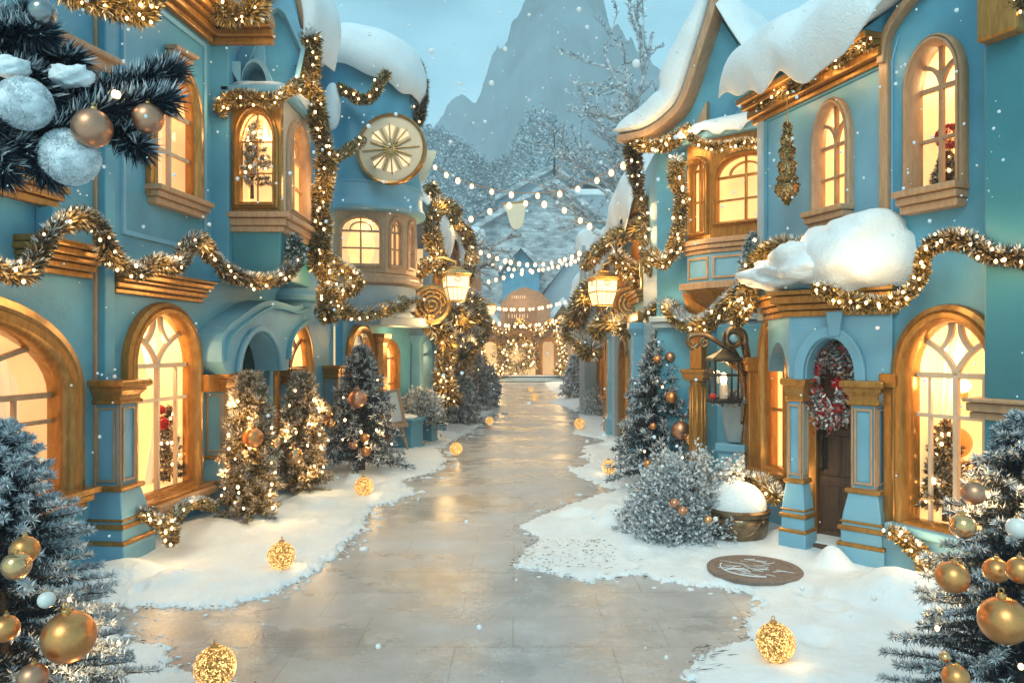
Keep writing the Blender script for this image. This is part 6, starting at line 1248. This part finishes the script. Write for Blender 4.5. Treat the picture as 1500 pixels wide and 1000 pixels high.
# ------------------------------------------------------------------ baubles on the trees
BL = [  # px, py, depth, radius px, material, label
 (62, 18, 2.45, 19, B_SILV, 'smoky silver ball at the very top of the overhanging bough'), (135, 188, 2.45, 28, B_ROSE, 'large rose gold ball hanging under the overhanging bough'), (217, 174, 2.55, 22, B_ROSE, 'rose gold ball at the tip of the overhanging bough'),
 (101, 932, 2.62, 37, B_GOLD, 'largest satin gold ball low on the fir by the wide round window'), (36, 805, 2.68, 20, B_GOLD, 'satin gold ball touching a brass one on the fir by the wide round window'), (24, 828, 2.55, 20, B_BRASS, 'mirror brass ball in front of a satin gold one'), (68, 878, 2.6, 12, B_WHITE, 'small pearl ball amid snow clumps above the largest gold ball'), (8, 920, 2.55, 19, B_GOLD, 'gold ball cut by the picture edge next to the largest gold ball'), (48, 992, 2.5, 21, B_ROSE, 'rose ball with silver cap at the bottom of the fir by the wide round window'),
 (1470, 908, 2.78, 34, B_GOLD, 'largest gold ball on the blue fir, half way down'), (1395, 845, 2.85, 23, B_GOLD, 'gold ball at the street side of the blue fir'), (1459, 835, 2.95, 18, B_GOLD, 'gold ball above the largest one on the blue fir'), (1494, 835, 2.8, 19, B_GOLD, 'gold ball at the picture edge above the largest one on the blue fir'), (1426, 722, 3.05, 17, B_ROSE, 'rose ball high on the street side of the blue fir'), (1410, 770, 3.0, 18, B_BRASS, 'brass ball just below the rose ball on the blue fir'), (1490, 773, 2.95, 15, B_WHITE, 'pearl white ball on the blue fir'), (1400, 992, 2.6, 19, B_GOLD, 'gold ball lowest on the blue fir'), (1384, 962, 2.65, 8, B_BRASS, 'tiny brass ball on the lower frosted tips of the blue fir'),
 (370, 641, 8.15, 15, B_GOLD, 'gold ball on the slim fir under the doorway arch'), (430, 667, 9.75, 14, B_BRASS, 'brass ball on the second slim fir past the canopy column'), (404, 648, 8.3, 7, B_BRASS, 'small brass ball between the two slim firs'),
 (524, 584, 11.3, 14, B_ROSE, 'big rose ball on the arcade fir'), (502, 543, 11.55, 6, B_BRASS, 'small brass ball near the top of the arcade fir'), (534, 641, 11.2, 7, B_GOLD, 'upper of the three small gold balls low on the arcade fir'), (517, 652, 11.15, 6, B_ROSE, 'dull gold ball at the trunk side of the three low on the arcade fir'), (536, 661, 11.1, 7, B_GOLD, 'lowest of the three small gold balls on the arcade fir'), (478, 603, 11.4, 13, B_BRASS, 'pale brass ball at the canopy side of the arcade fir'), (484, 620, 11.3, 8, B_BRASS, 'small brass ball below the pale one on the arcade fir'),
 (997, 630, 10.0, 14, B_ROSE, 'big tan ball on the tall dark fir'), (984, 582, 10.1, 9, B_GOLD, 'gold ball half way up the tall dark fir'), (963, 560, 10.2, 6, B_SILV, 'silver ball in the upper part of the tall dark fir'), (982, 523, 10.35, 8, B_ROSE, 'rose ball at the top of the tall dark fir'), (963, 526, 10.35, 6, B_GOLD, 'gold ball beside the rose one at the top of the tall dark fir'), (957, 624, 10.0, 5, B_GOLD, 'small gold ball on the street side of the tall dark fir'), (949, 679, 9.95, 6, B_GOLD, 'small gold ball in the lower skirt of the tall dark fir'), (936, 716, 9.9, 6, B_ROSE, 'rose ball at the foot of the tall dark fir'), (1012, 642, 9.95, 10, B_BRASS, 'glowing brass ball next to the big tan ball'),
 (988, 737, 7.3, 7, B_ROSE, 'upper rose ball of the pair on the frosted bush'), (1000, 748, 7.25, 7, B_ROSE, 'lower rose ball of the pair on the frosted bush'), (1037, 761, 7.25, 6, B_BRASS, 'brass ball at the rim of the bronze urn'), (1048, 760, 7.25, 4, B_WHITE, 'pearl ball at the rim of the bronze urn'),
 (905, 616, 17.5, 9, B_ROSE, 'tan ball in the snow under the round bush'), (919, 617, 17.2, 6, B_WHITE, 'pale ball in the snow under the rosy shrub'), (532, 494, 10.4, 6, B_BRASS, 'brass ball tied to the garland below the tower sill')]
for px, py, Y, rp, m, lab in BL: bauble(lab, at(px, py, Y), rp/F*Y, m, cap=rp > 9)
# lit glitter balls lying in the snow
GB = [(315, 976, 30, 'glowing glitter ball nearest the camera at the lower edge'), (1136, 940, 28, 'glowing glitter ball on the snow tongue in front of the doormat'), (412, 813, 20, 'glowing glitter ball on the snow before the tall lit window'), (533, 712, 14, 'glowing glitter ball by the foot of the arcade fir'), (668, 657, 9.5, 'glowing glitter ball at the street edge below the arcade planters'), (892, 683, 10.5, 'glowing glitter ball beside the tall dark fir'), (849, 620, 8, 'glowing glitter ball in front of the round snow dusted bush'), (717, 616, 6, 'glowing glitter ball across the street from the round bush'), (702, 589, 5, 'faint glitter ball before the dim grey fir'), (725, 571, 4, 'small far glitter ball near the steps on the arcade side'), (783, 581, 5, 'far glitter ball on the snow tongue opposite the dim grey fir'), (778, 570, 3.5, 'smallest glitter ball farthest away on the snow tongue')]
for px, py, rp, lab in GB:
    r_ = .125; Y = (CAMZ-.075)*F/(py+rp*.8-CY); c_ = at(px, py, Y); rr = rp/F*Y
    o = bauble(lab, (c_.x, Y, max(c_.z, .07+rr*.8)), rr, GLITTER, True, 'glowing balls lying in the snow', 'glitter_ball')
    if rp > 9:
        ld = bpy.data.lights.new('ball_light', 'POINT'); ld.energy = .35; ld.color = (1, .62, .26); ld.shadow_soft_size = .03
        lo = bpy.data.objects.new('ball_light', ld); COL.objects.link(lo); lo.parent = o; lo.location = (0.1, -1.2, -.3)

# ------------------------------------------------------------------ lanterns, signs, urn, mat, wreath, ornaments
def lantern(label, px, py, Y, w, h, group='hanging street lanterns', glow=20):
    c_ = at(px, py, Y); t = thing('hanging_lantern', label, 'lantern', c_, group); rz = .25; hw = w/2
    b = MB(); b.sqlathe([(hw*.94, h*.20), (hw*.90, -.10*h), (hw*.62, -.46*h), (hw*.6, -.47*h)], c_, rz); b.build('glass', LAMPG, t)
    fr = MB()
    def ring(z, k, th): fr.sqlathe([(k, z-th), (k+.01, z-th*.5), (k+.01, z+th*.5), (k, z+th)], c_, rz)
    ring(.22*h, hw*1.02, .035*h); ring(-.11*h, hw*.93, .02*h); ring(-.47*h, hw*.66, .025*h)
    for k in range(4):
        for j, (da) in enumerate((0, .5)):
            a = rz+math.pi/4+k*math.pi/2
            if j == 0:
                e = Vector((math.cos(a), math.sin(a), 0))*1.414; fr.tube([c_+e*hw*.95+Vector((0, 0, .2*h)), c_+e*hw*.92+Vector((0, 0, -.1*h)), c_+e*hw*.64+Vector((0, 0, -.46*h))], .028*w, 5)
            else:
                a2 = rz+k*math.pi/2; e = Vector((math.cos(a2), math.sin(a2), 0)); s_ = Vector((-e.y, e.x, 0))
                for q in (-.45, 0, .45): fr.tube([c_+e*hw*.95+s_*hw*q+Vector((0, 0, -.11*h)), c_+e*hw*.66+s_*hw*q*.66+Vector((0, 0, -.46*h))], .014*w, 4)
                fr.tube([c_+e*hw*.97+Vector((-.0, 0, .12*h))+s_*.14*w*math.cos(u)+Vector((0, 0, .055*h*math.sin(u))) for u in [math.pi*2*i/12 for i in range(13)]], .022*w, 5)
    fr.build('frame', GOLDM, t)
    b = MB(); b.sqlathe([(hw*1.1, .25*h), (hw*1.12, .28*h), (hw*.7, .38*h), (hw*.4, .42*h), (hw*.42, .46*h), (hw*.1, .5*h)], c_, rz); b.build('cap', GOLDM, t, bevel=.01)
    b = MB(); b.tube([c_+Vector((0, 0, .48*h)), c_+Vector((0, 0, .62*h)), c_+Vector((math.copysign(.25, c_.x), .1, .75*h)), c_+Vector((math.copysign(.75, c_.x), .25, .72*h))], .03*w+.01, 6); b.build('bracket', GOLDM, t, smooth='all')
    ld = bpy.data.lights.new('lantern_light', 'POINT'); ld.energy = glow; ld.color = (1, .66, .3); ld.shadow_soft_size = .1; lo = bpy.data.objects.new('lantern_light', ld); COL.objects.link(lo); lo.parent = t; lo.location = (-math.copysign(w*.8, c_.x), -w*.9, -.1*h); return t
lantern('large gilt lantern beside the round gilt sign of the arcade', 668, 416, 15, .48, .72)
lantern('large gilt lantern beside the spiral gilt sign on the fir side', 883, 422, 14.2, .44, .70)
lantern('small pale lantern deeper in the street on the arcade side', 717, 452, 27, .40, .5, glow=10)
lantern('small pale lantern deeper in the street on the fir side', 845, 451, 26, .36, .45, glow=10)
def round_sign(label, px, py, Y, r):
    c_ = at(px, py, Y); t = thing('round_sign', label, 'sign', c_, 'round gilt signs'); f = Fac((c_.x-r, Y-.1), (c_.x+r, Y+.1)) if px < 755 else Fac((c_.x-r, Y+.1), (c_.x+r, Y-.1)); u0 = f.L/2
    cir = [(u0+r*math.cos(2*math.pi*i/40), c_.z+r*math.sin(2*math.pi*i/40)) for i in range(40)]
    b = MB(); b.prism(f, cir, -.12, 0); b.build('plate', BRONZE, t, bevel=.02); b = MB(); b.sweep(f, cir, [(-.2*r, -.02), (-.2*r, .06), (-.05*r, .09), (.05*r, .04), (.05*r, -.12)]); b.build('rim', GOLDM, t, smooth=True)
    b = MB(); sp = [(u0+r*.75*(1-i/70)*math.cos(i*.28), c_.z+r*.75*(1-i/70)*math.sin(i*.28)) for i in range(64)]; b.tube([f.W(*p, .03) for p in sp], .035*r+.012, 6)
    for k in range(9): a = k*.7; b.ball(f.W(u0+r*.62*math.cos(a), c_.z+r*.62*math.sin(a), .03), r*.10, 8, 6)
    b.build('scrollwork', GOLDM, t, smooth='all'); b = MB(); b.box(c_+Vector((math.copysign(.4, c_.x), .15, r*.2)), (.9, .06, .06)); b.build('bracket', IRON, t)
round_sign('round gilt sign wrapped in tinsel by the arcade', 632, 446, 15.6, .40)
round_sign('round gilt spiral sign in tinsel on the fir side', 925, 446, 14.4, .36)
# scroll bracket with iron lantern in front of the alcove
sb = thing('scroll_bracket', 'ornate bronze scroll bracket reaching from the alcove over the iron lantern', 'bracket', at(1092, 560, 8.6))
def spiral(px, py, Y, r0, turns, a0, n=40, sgn=1): return [at(px, py, Y)+Vector((r0*(1-.75*i/n)*math.cos(a0+sgn*turns*6.283*i/n), 0, r0*(1-.75*i/n)*math.sin(a0+sgn*turns*6.283*i/n))) for i in range(n+1)]
b = MB(); b.tube(catmull([at(1068, 512, 8.45), at(1050, 500, 8.4), at(1030, 490, 8.4), at(1012, 492, 8.4), at(1008, 502, 8.4), at(1015, 510, 8.4), at(1022, 504, 8.4)], 8), .028, 8)
b.tube(spiral(1032, 502, 8.4, .055, 1.4, 1.5), .018, 6); b.tube(spiral(1075, 496, 8.45, .13, 1.5, -.6), .042, 8); b.tube(catmull([at(1094, 575, 8.6), at(1096, 540, 8.6), at(1092, 510, 8.5), at(1084, 488, 8.45), at(1070, 484, 8.45)], 8), .045, 8); b.tube(catmull([at(1055, 515, 8.45), at(1066, 530, 8.45), at(1084, 545, 8.5), at(1090, 580, 8.55), at(1086, 620, 8.6)], 8), .030, 8)
b.build('scroll', BRONZE, sb, smooth='all'); b = MB(); b.ball(at(1075, 496, 8.38), .05, 14, 10); b.build('boss', TEAL2, sb, smooth='all')
ln = thing('iron_lantern', 'black iron lantern with a candle hanging from the scroll bracket', 'lantern', at(1060, 556, 8.4)); c_ = at(1060, 556, 8.4)
b = MB(); hw = .125; hh = .215
for dx in (-1, 1):
    for dy in (-1, 1): b.box(c_+Vector((dx*hw, dy*hw, 0)), (.022, .022, 2*hh))
for z in (-hh, hh, hh*.25): 
    for dx, dy, sx, sy in ((0, -1, 2*hw, .02), (0, 1, 2*hw, .02), (-1, 0, .02, 2*hw), (1, 0, .02, 2*hw)): b.box(c_+Vector((dx*hw, dy*hw, z)), (sx+.024, sy+.004, .024))
b.box(c_+Vector((0, 0, -hh-.02)), (.32, .32, .04)); b.build('frame', IRON, ln, bevel=.004)
b = MB(); b.sqlathe([(.17, hh), (.16, hh+.03), (.05, hh+.10), (.02, hh+.13)], c_, 0); b.build('roof', IRON, ln); b = MB(); b.tube([c_+Vector((0, 0, hh+.12)), c_+Vector((.02, 0, hh+.3))], .012, 6); b.build('hook', IRON, ln)
b = MB(); b.lathe([(.045, -hh), (.045, -.06), (.04, -.05)], c_, 14); b.build('candle', CREAM, ln, smooth=True); b = MB(); b.ball(c_+Vector((0, 0, .01)), .045, 10, 10, (.8, .8, 1.6)); b.build('flame', HOT, ln, smooth='all')
b = MB(); b.fbox(Fac((c_.x-hw, c_.y+hw), (c_.x+hw, c_.y+hw)), .01, 2*hw-.01, c_.z-hh, c_.z+hh, -.006, -.002); b.build('pane', GLASS, ln)
ld = bpy.data.lights.new('lantern_light', 'POINT'); ld.energy = 6; ld.color = (1, .62, .28); ld.shadow_soft_size = .04; lo = bpy.data.objects.new('lantern_light', ld); COL.objects.link(lo); lo.parent = ln; lo.location = (0, -.03, .06)
rb = thing('red_ornament', 'small red ornament at the foot of the iron lantern', 'ornament', at(1044, 580, 8.25)); b = MB(); b.ball(at(1044, 580, 8.25), .032, 12, 10, (1.3, .8, 1)); b.build('body', RED, rb, smooth='all')
pp = at(1078, 612, 8.72); pt = thing('teal_pot', 'teal pot of green frosted leaves on the pedestal under the lantern', 'pot', (pp.x, pp.y, .9))
b = MB(); b.lathe([(.09, .90), (.10, .91), (.14, 1.10), (.165, 1.32), (.18, 1.34), (.18, 1.37), (.15, 1.36), (.13, 1.2)], (pp.x, pp.y, .02), 28); b.build('body', GREYP, pt, smooth=True)
u = rng.normal(size=(900, 3)); u[:, 2] = np.abs(u[:, 2]); u /= np.linalg.norm(u, axis=1, keepdims=True); needle_mesh('leaves', np.array((pp.x, pp.y, 1.36))+u*np.array([.17, .17, .10]), u+rng.normal(size=u.shape)*.4, .08, .035, BUSHM, pt)
# bronze urn heaped with snow
up = gnd(1086, 793); up = Vector((2.26, 7.62, .0)); ur_ = thing('bronze_urn', 'round bronze urn heaped with a smooth dome of snow', 'urn', up)
b = MB(); b.lathe([(.12, -.03), (.17, .0), (.19, .03), (.26, .12), (.295, .24), (.295, .30), (.285, .315), (.305, .33), (.315, .345), (.315, .375), (.30, .39), (.285, .395), (.27, .36), (.1, .3)], up, 40); b.build('bowl', BRONZE, ur_, smooth=True)
b = MB()
for k in range(6):
    a0 = -2.0+k*1.05; b.tube([up+Vector((.292*math.cos(a0+f*.95)*(1-.08*math.sin(f*3.14)), .292*math.sin(a0+f*.95)*(1-.08*math.sin(f*3.14)), .29-.13*math.sin(f*3.14))) for f in [i/12 for i in range(13)]], .013, 6)
    b.ball(up+Vector((.30*math.cos(a0), .30*math.sin(a0), .29)), .024, 8, 6)
b.build('swag_relief', BRONZE, ur_, smooth='all')
b = MB(); b.ball(up+Vector((-.0, 0, .39)), .285, 40, 26, (1, 1, .92), .05, 1.6, 3); b.build('snow_dome', SNOW, ur_, smooth='all')
for dx, dz in ((-.285, .40), (-.26, .425)): pass
# doormat
mp_ = gnd(1105, 832, .075); mp_.z = .045; dm = thing('doormat', 'round brown doormat dusted with scribbled snow in front of the porch step', 'doormat', (mp_.x, mp_.y, .045))
b = MB(); b.lathe([(.40, .0), (.405, .03), (.395, .04), (.33, .04), (.325, .034), (.02, .034)], mp_, 48); b.build('mat', mat('mat_fibre', (.24, .17, .135), .85, noise_amt=.25, noise_scale=30, bump=.6, bump_scale=120), dm, smooth=True)
b = MB()
for k in range(30):
    rr = random.Random(k+5); a_ = rr.uniform(0, 6.283); q_ = .27*rr.random()**.6; p_ = mp_+Vector((q_*math.cos(a_), q_*math.sin(a_), .038)); d_ = Vector((rr.uniform(.4, 1), rr.uniform(-.8, .3), 0)).normalized()*rr.uniform(.04, .11); n2_ = Vector((-d_.y, d_.x, 0))*rr.uniform(-.5, .5)
    b.tube(catmull([p_-d_, p_-d_*.3+n2_, p_+d_*.4+n2_*.6, p_+d_], 5), rr.uniform(.0015, .0045), 5)
b.build('snow_scribble', SNOW, dm, smooth='all'); b = MB(); b.tube([mp_+Vector((.29*math.cos(a), .27*math.sin(a), .038)) for a in [2.6+i*.12 for i in range(19)]], .007, 5); b.build('snow_arc', SNOW, dm, smooth='all')
# wreath on the door
wc = FDo.W(FDo.u(1217, .20), at(1215, 564, 7.25).z, .20); wr = thing('door_wreath', 'silver and red wreath hanging on the brown panelled door', 'wreath', wc)
A = []; D = []
for i in range(5200):
    a = random.uniform(0, 6.283); q = random.gauss(0, .050), random.gauss(0, .045); r_ = 1+q[0]/.25
    A.append(list(wc+FDo.d*(.20*r_*math.cos(a))+Vector((0, 0, .29*r_*math.sin(a)))+FDo.n*q[1])); v_ = FDo.d*math.cos(a)*random.uniform(-.6, 1)+Vector((0, 0, math.sin(a)*random.uniform(-.6, 1)))+FDo.n*random.uniform(.2, 1); D.append(list(v_+Vector((random.gauss(0, .5), random.gauss(0, .5), random.gauss(0, .5)))))
needle_mesh('foil_leaves', A, D, rng.uniform(.03, .07, len(A)), .026, WREATHM, wr)
b = MB(); b.tube([wc+FDo.d*(.20*math.cos(a))+Vector((0, 0, .28*math.sin(a))) for a in [6.283*i/30 for i in range(31)]], .035, 8); b.build('ring', BARK, wr)
for (a, z, s_) in ((-.12, .16, .06), (.10, .02, .07), (.12, -.20, .06), (-.06, -.26, .05), (-.14, -.06, .04)):
    b = MB(); q = wc+FDo.d*a+Vector((0, 0, z))+FDo.n*.07
    for k in range(7):
        an = k*.9; e = FDo.d*math.cos(an)+Vector((0, 0, math.sin(an))); f_ = FDo.d*-math.sin(an)+Vector((0, 0, math.cos(an))); b.add([q, q+e*s_*.6+f_*s_*.3+FDo.n*.02, q+e*s_*1.15, q+e*s_*.6-f_*s_*.3+FDo.n*.02], [(0, 1, 2, 3)])
    b.build('red_bow', RED, wr)
# glitter tree ornament under the eave
go_ = at(1153, 235, 7.55); ot = thing('glitter_tree_ornament', 'gold glitter tree ornament hanging from the gilt eave of the entrance house', 'ornament', go_)
s_ = 7.55/F; pr = []
ys = [(300, 0), (292, 8), (281, 21), (272, 23), (268, 12), (262, 20), (257, 11), (248, 15), (240, 17), (236, 9), (226, 13), (219, 14), (216, 7), (206, 11), (199, 9), (195, 5), (186, 7), (180, 3), (168, 1.2), (158, 1)]
b = MB(); b.lathe([(r_*s_*.72, CAMZ-(y-CY)/F*7.55) for y, r_ in ys], (go_.x, 7.55, 0), 20); b.build('body', GLIT2, ot, smooth=True)
P = []; D = []
for i in range(2600):
    k = random.randrange(len(ys)-3); f = random.random(); y = ys[k][0]*(1-f)+ys[k+1][0]*f; r_ = (ys[k][1]*(1-f)+ys[k+1][1]*f)*s_*.72; a = random.uniform(0, 6.283); P.append((go_.x+r_*math.cos(a), 7.55+r_*math.sin(a), CAMZ-(y-CY)/F*7.55)); D.append((math.cos(a), math.sin(a), random.gauss(0, .6)))
needle_mesh('glitter_flakes', P, D, .022, .014, TINSEL, ot); b = MB(); b.tube([at(1153, 162, 7.55), at(1153, 140, 7.6), at(1152, 120, 7.7)], .006, 5); b.build('cord', GOLDM, ot)
# easel by the arcade
eq = at(580, 612, 14.4); ea = thing('easel_sign', 'white board on a wooden easel in front of the arcade', 'easel', (eq.x, 14.4, 0)); FEa = Fac((eq.x-.3, 14.32), (eq.x+.3, 14.48)); ue = lambda px, py: FEa.uv(px, py)
A = [ue(567, 573), ue(584, 570), ue(593, 618), ue(571, 622)]
b = MB(); b.prism(FEa, A, -.03, 0); b.build('board', WHITE, ea); b = MB(); b.sweep(FEa, A, [(-.02, -.03), (-.02, .03), (.035, .03), (.035, -.03)]); b.build('frame', TAN, ea, bevel=.005)
b = MB(); b.tube([FEa.W(*ue(573, 624), -.0), FEa.W(ue(572, 624)[0]-.02, .0, .05)], .025, 6); b.build('leg', TAN, ea); b = MB(); b.tube([FEa.W(*ue(588, 622), 0), FEa.W(ue(594, 622)[0]+.05, .0, .05)], .025, 6); b.build('leg', TAN, ea); b = MB(); b.tube([FEa.W(*ue(580, 600), -.03), FEa.W(ue(583, 622)[0], .0, -.5)], .022, 6); b.build('leg', TAN, ea)
b = MB(); b.bar(FEa, [ue(568, 625), ue(597, 621)], .07, -.02, .12); b.build('ledge', TAN, ea, bevel=.006); b = MB(); b.bar(FEa, bez(ue(577, 594), ue(573, 598), ue(577, 603), 5), .015, .001, .006); b.build('mark', IRON, ea)
# planters
for (px, py, Y, w_, h_, lab) in ((590, 640, 14.9, .62, .62, 'teal planter box behind the easel with snow on its lid'), (625, 620, 16.0, .36, .50, 'narrow teal planter box under the dark leafy shrub')):
    q = at(px, py, Y); t = thing('planter', lab, 'planter', (q.x, Y, 0), 'teal planters by the arcade'); b = MB(); b.sqlathe([(w_*.55, -.1), (w_*.55, .06), (w_*.5, .09), (w_*.5, h_-.08), (w_*.56, h_-.06), (w_*.56, h_)], (q.x, Y, 0), -.25); b.build('box', TEAL, t, bevel=.012); pillow('snow', t, (q.x, Y, h_+.01), w_*.5, (1, 1, .22), .2, px, seg=20)
# things inside the lit windows
def window_tree(label, fa, px, py, w, h, r, m=TINSEL, nb=14):
    u, v = fa.uv(px, py, w); p = fa.W(u, v, w); return fir_tree(label, p, h, r, m_in=m, m_out=FROST if m is FROSTW else FROSTW, nbr=110, dens=90, frost=.35, nl=.055, nw=.018, nb=nb, group='little trees inside the windows', name='window_tree', droop=.1)
window_tree('gold tinsel tree glittering inside the tall lit window', FB, 250, 716, -.26, .95, .24)
window_tree('silver bead tree in the bay window', FBF, 370, 286, -.28, .98, .30, FROSTW, 18)
window_tree('gold tinsel tree behind the white barred window', F1, 1385, 762, -.28, .85, .26)
window_tree('lit tinsel tree low in the wide round window', FA, 58, 704, -.28, .55, .13, TINSEL, 18)
for fa, px, py, w, r_, lab in ((FB, 238, 620, -.24, .075, 'ruby glass ball hung inside the tall lit window'), (FB, 236, 600, -.26, .05, 'dark ruby ball above the other one in the tall lit window'), (F1, 1398, 648, -.45, .14, 'round gold ornament behind the white barred window')):
    u, v = fa.uv(px, py, w); bauble(lab, fa.W(u, v, w), r_, bauble_mat('ruby_glass', (.35, .008, .01), .12, .3) if 'ruby' in lab else B_GOLD, True, 'ornaments inside the windows')
for fa, px, py, w, lab in ((FB, 246, 535, -.42, 'small lamp globe high inside the tall lit window'), (F1, 1412, 565, -.40, 'square glowing lamp behind the white barred window'), (FB, 245, 712, -.35, 'bright lamp globe on the sill inside the tall lit window'), (F2, 1225, 285, -.4, 'lamp globe in the upper window of the entrance house')):
    u, v = fa.uv(px, py, w); p = fa.W(u, v, w); t = thing('window_lamp', lab, 'lamp', p, 'lamps inside the windows'); b = MB(); b.ball(p, .055, 14, 10); b.build('globe', HOT, t, smooth='all'); b = MB(); b.lathe([(.03, -.11), (.035, -.06), (.025, -.045)], p, 12); b.build('base', GOLDM, t, smooth=True)
    ld = bpy.data.lights.new('lamp_light', 'POINT'); ld.energy = 6; ld.color = (1, .62, .28); ld.shadow_soft_size = .05; lo = bpy.data.objects.new('lamp_light', ld); COL.objects.link(lo); lo.parent = t; lo.location = fa.n*.1
u, v = F2.uv(1138, 500, .0); rd = thing('red_heart_ornament', 'red faceted ornament hanging in the head of the gilt side window', 'ornament', F2.W(u, v, .02)); p = F2.W(u, v, .02)
b = MB(); b.lathe([(.0, -.12), (.06, -.04), (.075, .04), (.05, .10), (.0, .12)], p, 6); b.build('body', RED, rd); b = MB(); b.tube([p+Vector((0, 0, .12)), p+Vector((0, 0, .22))], .005, 5); b.build('cord', GOLDM, rd)
fl_ = thing('red_flowers', 'bunch of small red flowers behind the upper window of the corner house', 'flowers', F1.W(*F1.uv(1390, 245, -.25), -.25)); p = F1.W(*F1.uv(1392, 200, -.25), -.25)
u = rng.normal(size=(500, 3)); u /= np.linalg.norm(u, axis=1, keepdims=True); needle_mesh('petals', np.array(p)+u*np.array([.09, .09, .075]), u, .035, .03, island_mat('red_petals', [(0, (.25, .02, .02)), (.6, (.6, .06, .05)), (1, (.8, .35, .3))], .5), fl_)
b = MB(); b.tube([p, F1.W(*F1.uv(1390, 245, -.25), -.25)], .012, 6); b.lathe([(.05, -.05), (.07, .08), (.06, .085)], F1.W(*F1.uv(1390, 270, -.25), -.25), 16); b.build('vase', GOLDM, fl_)
window_tree('gold tinsel sprig low in the upper window of the corner house', F1, 1386, 275, -.2, .28, .1, TINSEL, 5)
# flakes in the air
def flake_mat():
    m = bpy.data.materials.new('snowflake'); m.use_nodes = True; nt = m.node_tree; n = nt.nodes; l = nt.links; n.clear(); o = n.new('ShaderNodeOutputMaterial')
    a = n.new('ShaderNodeBsdfDiffuse'); t = n.new('ShaderNodeBsdfTranslucent'); a.inputs[0].default_value = (.95, .96, .97, 1); t.inputs[0].default_value = (.95, .96, .97, 1); x = n.new('ShaderNodeMixShader'); x.inputs[0].default_value = .5
    l.new(a.outputs[0], x.inputs[1]); l.new(t.outputs[0], x.inputs[2]); l.new(x.outputs[0], o.inputs[0]); return m
def snowfall():
    b = MB(); rr = random.Random(4)
    for i in range(620):
        Y = rr.uniform(1.6, 11)**1.0; px = rr.uniform(-20, 1520); py = rr.uniform(-10, 1000) if rr.random() < .5 else rr.uniform(-10, 330); q = at(px, py, Y)
        if q.z < .1: continue
        rp = abs(rr.gauss(0, 1.15))+.5; r_ = min(.012, rp/F*Y); b.ball(q, r_, 6, 4, (1, 1, 1), .25, 2, i)
    for i in range(70):
        Y = rr.uniform(2.5, 7); q = at(rr.uniform(0, 1500), rr.uniform(0, 700), Y); b.ball(q, rr.uniform(1.6, 3.0)/F*Y, 8, 6, (1, 1, 1), .2, 2, i)
    for px, py, rp, Y in ((932, 93, 6, 5), (740, 72, 3.5, 5), (775, 22, 2.5, 5), (848, 14, 3.5, 5), (720, 122, 4, 5), (683, 764, 3, 4), (702, 918, 4, 3), (554, 946, 4, 3), (1280, 875, 4.5, 4), (1175, 861, 4, 4), (976, 962, 3, 3), (660, 208, 3, 6), (860, 40, 3, 5), (632, 75, 4, 5)): b.ball(at(px, py, Y), rp/F*Y, 10, 8)
    o = b.build('falling_snow', flake_mat(), smooth='all'); tag(o, kind='stuff')
snowfall()
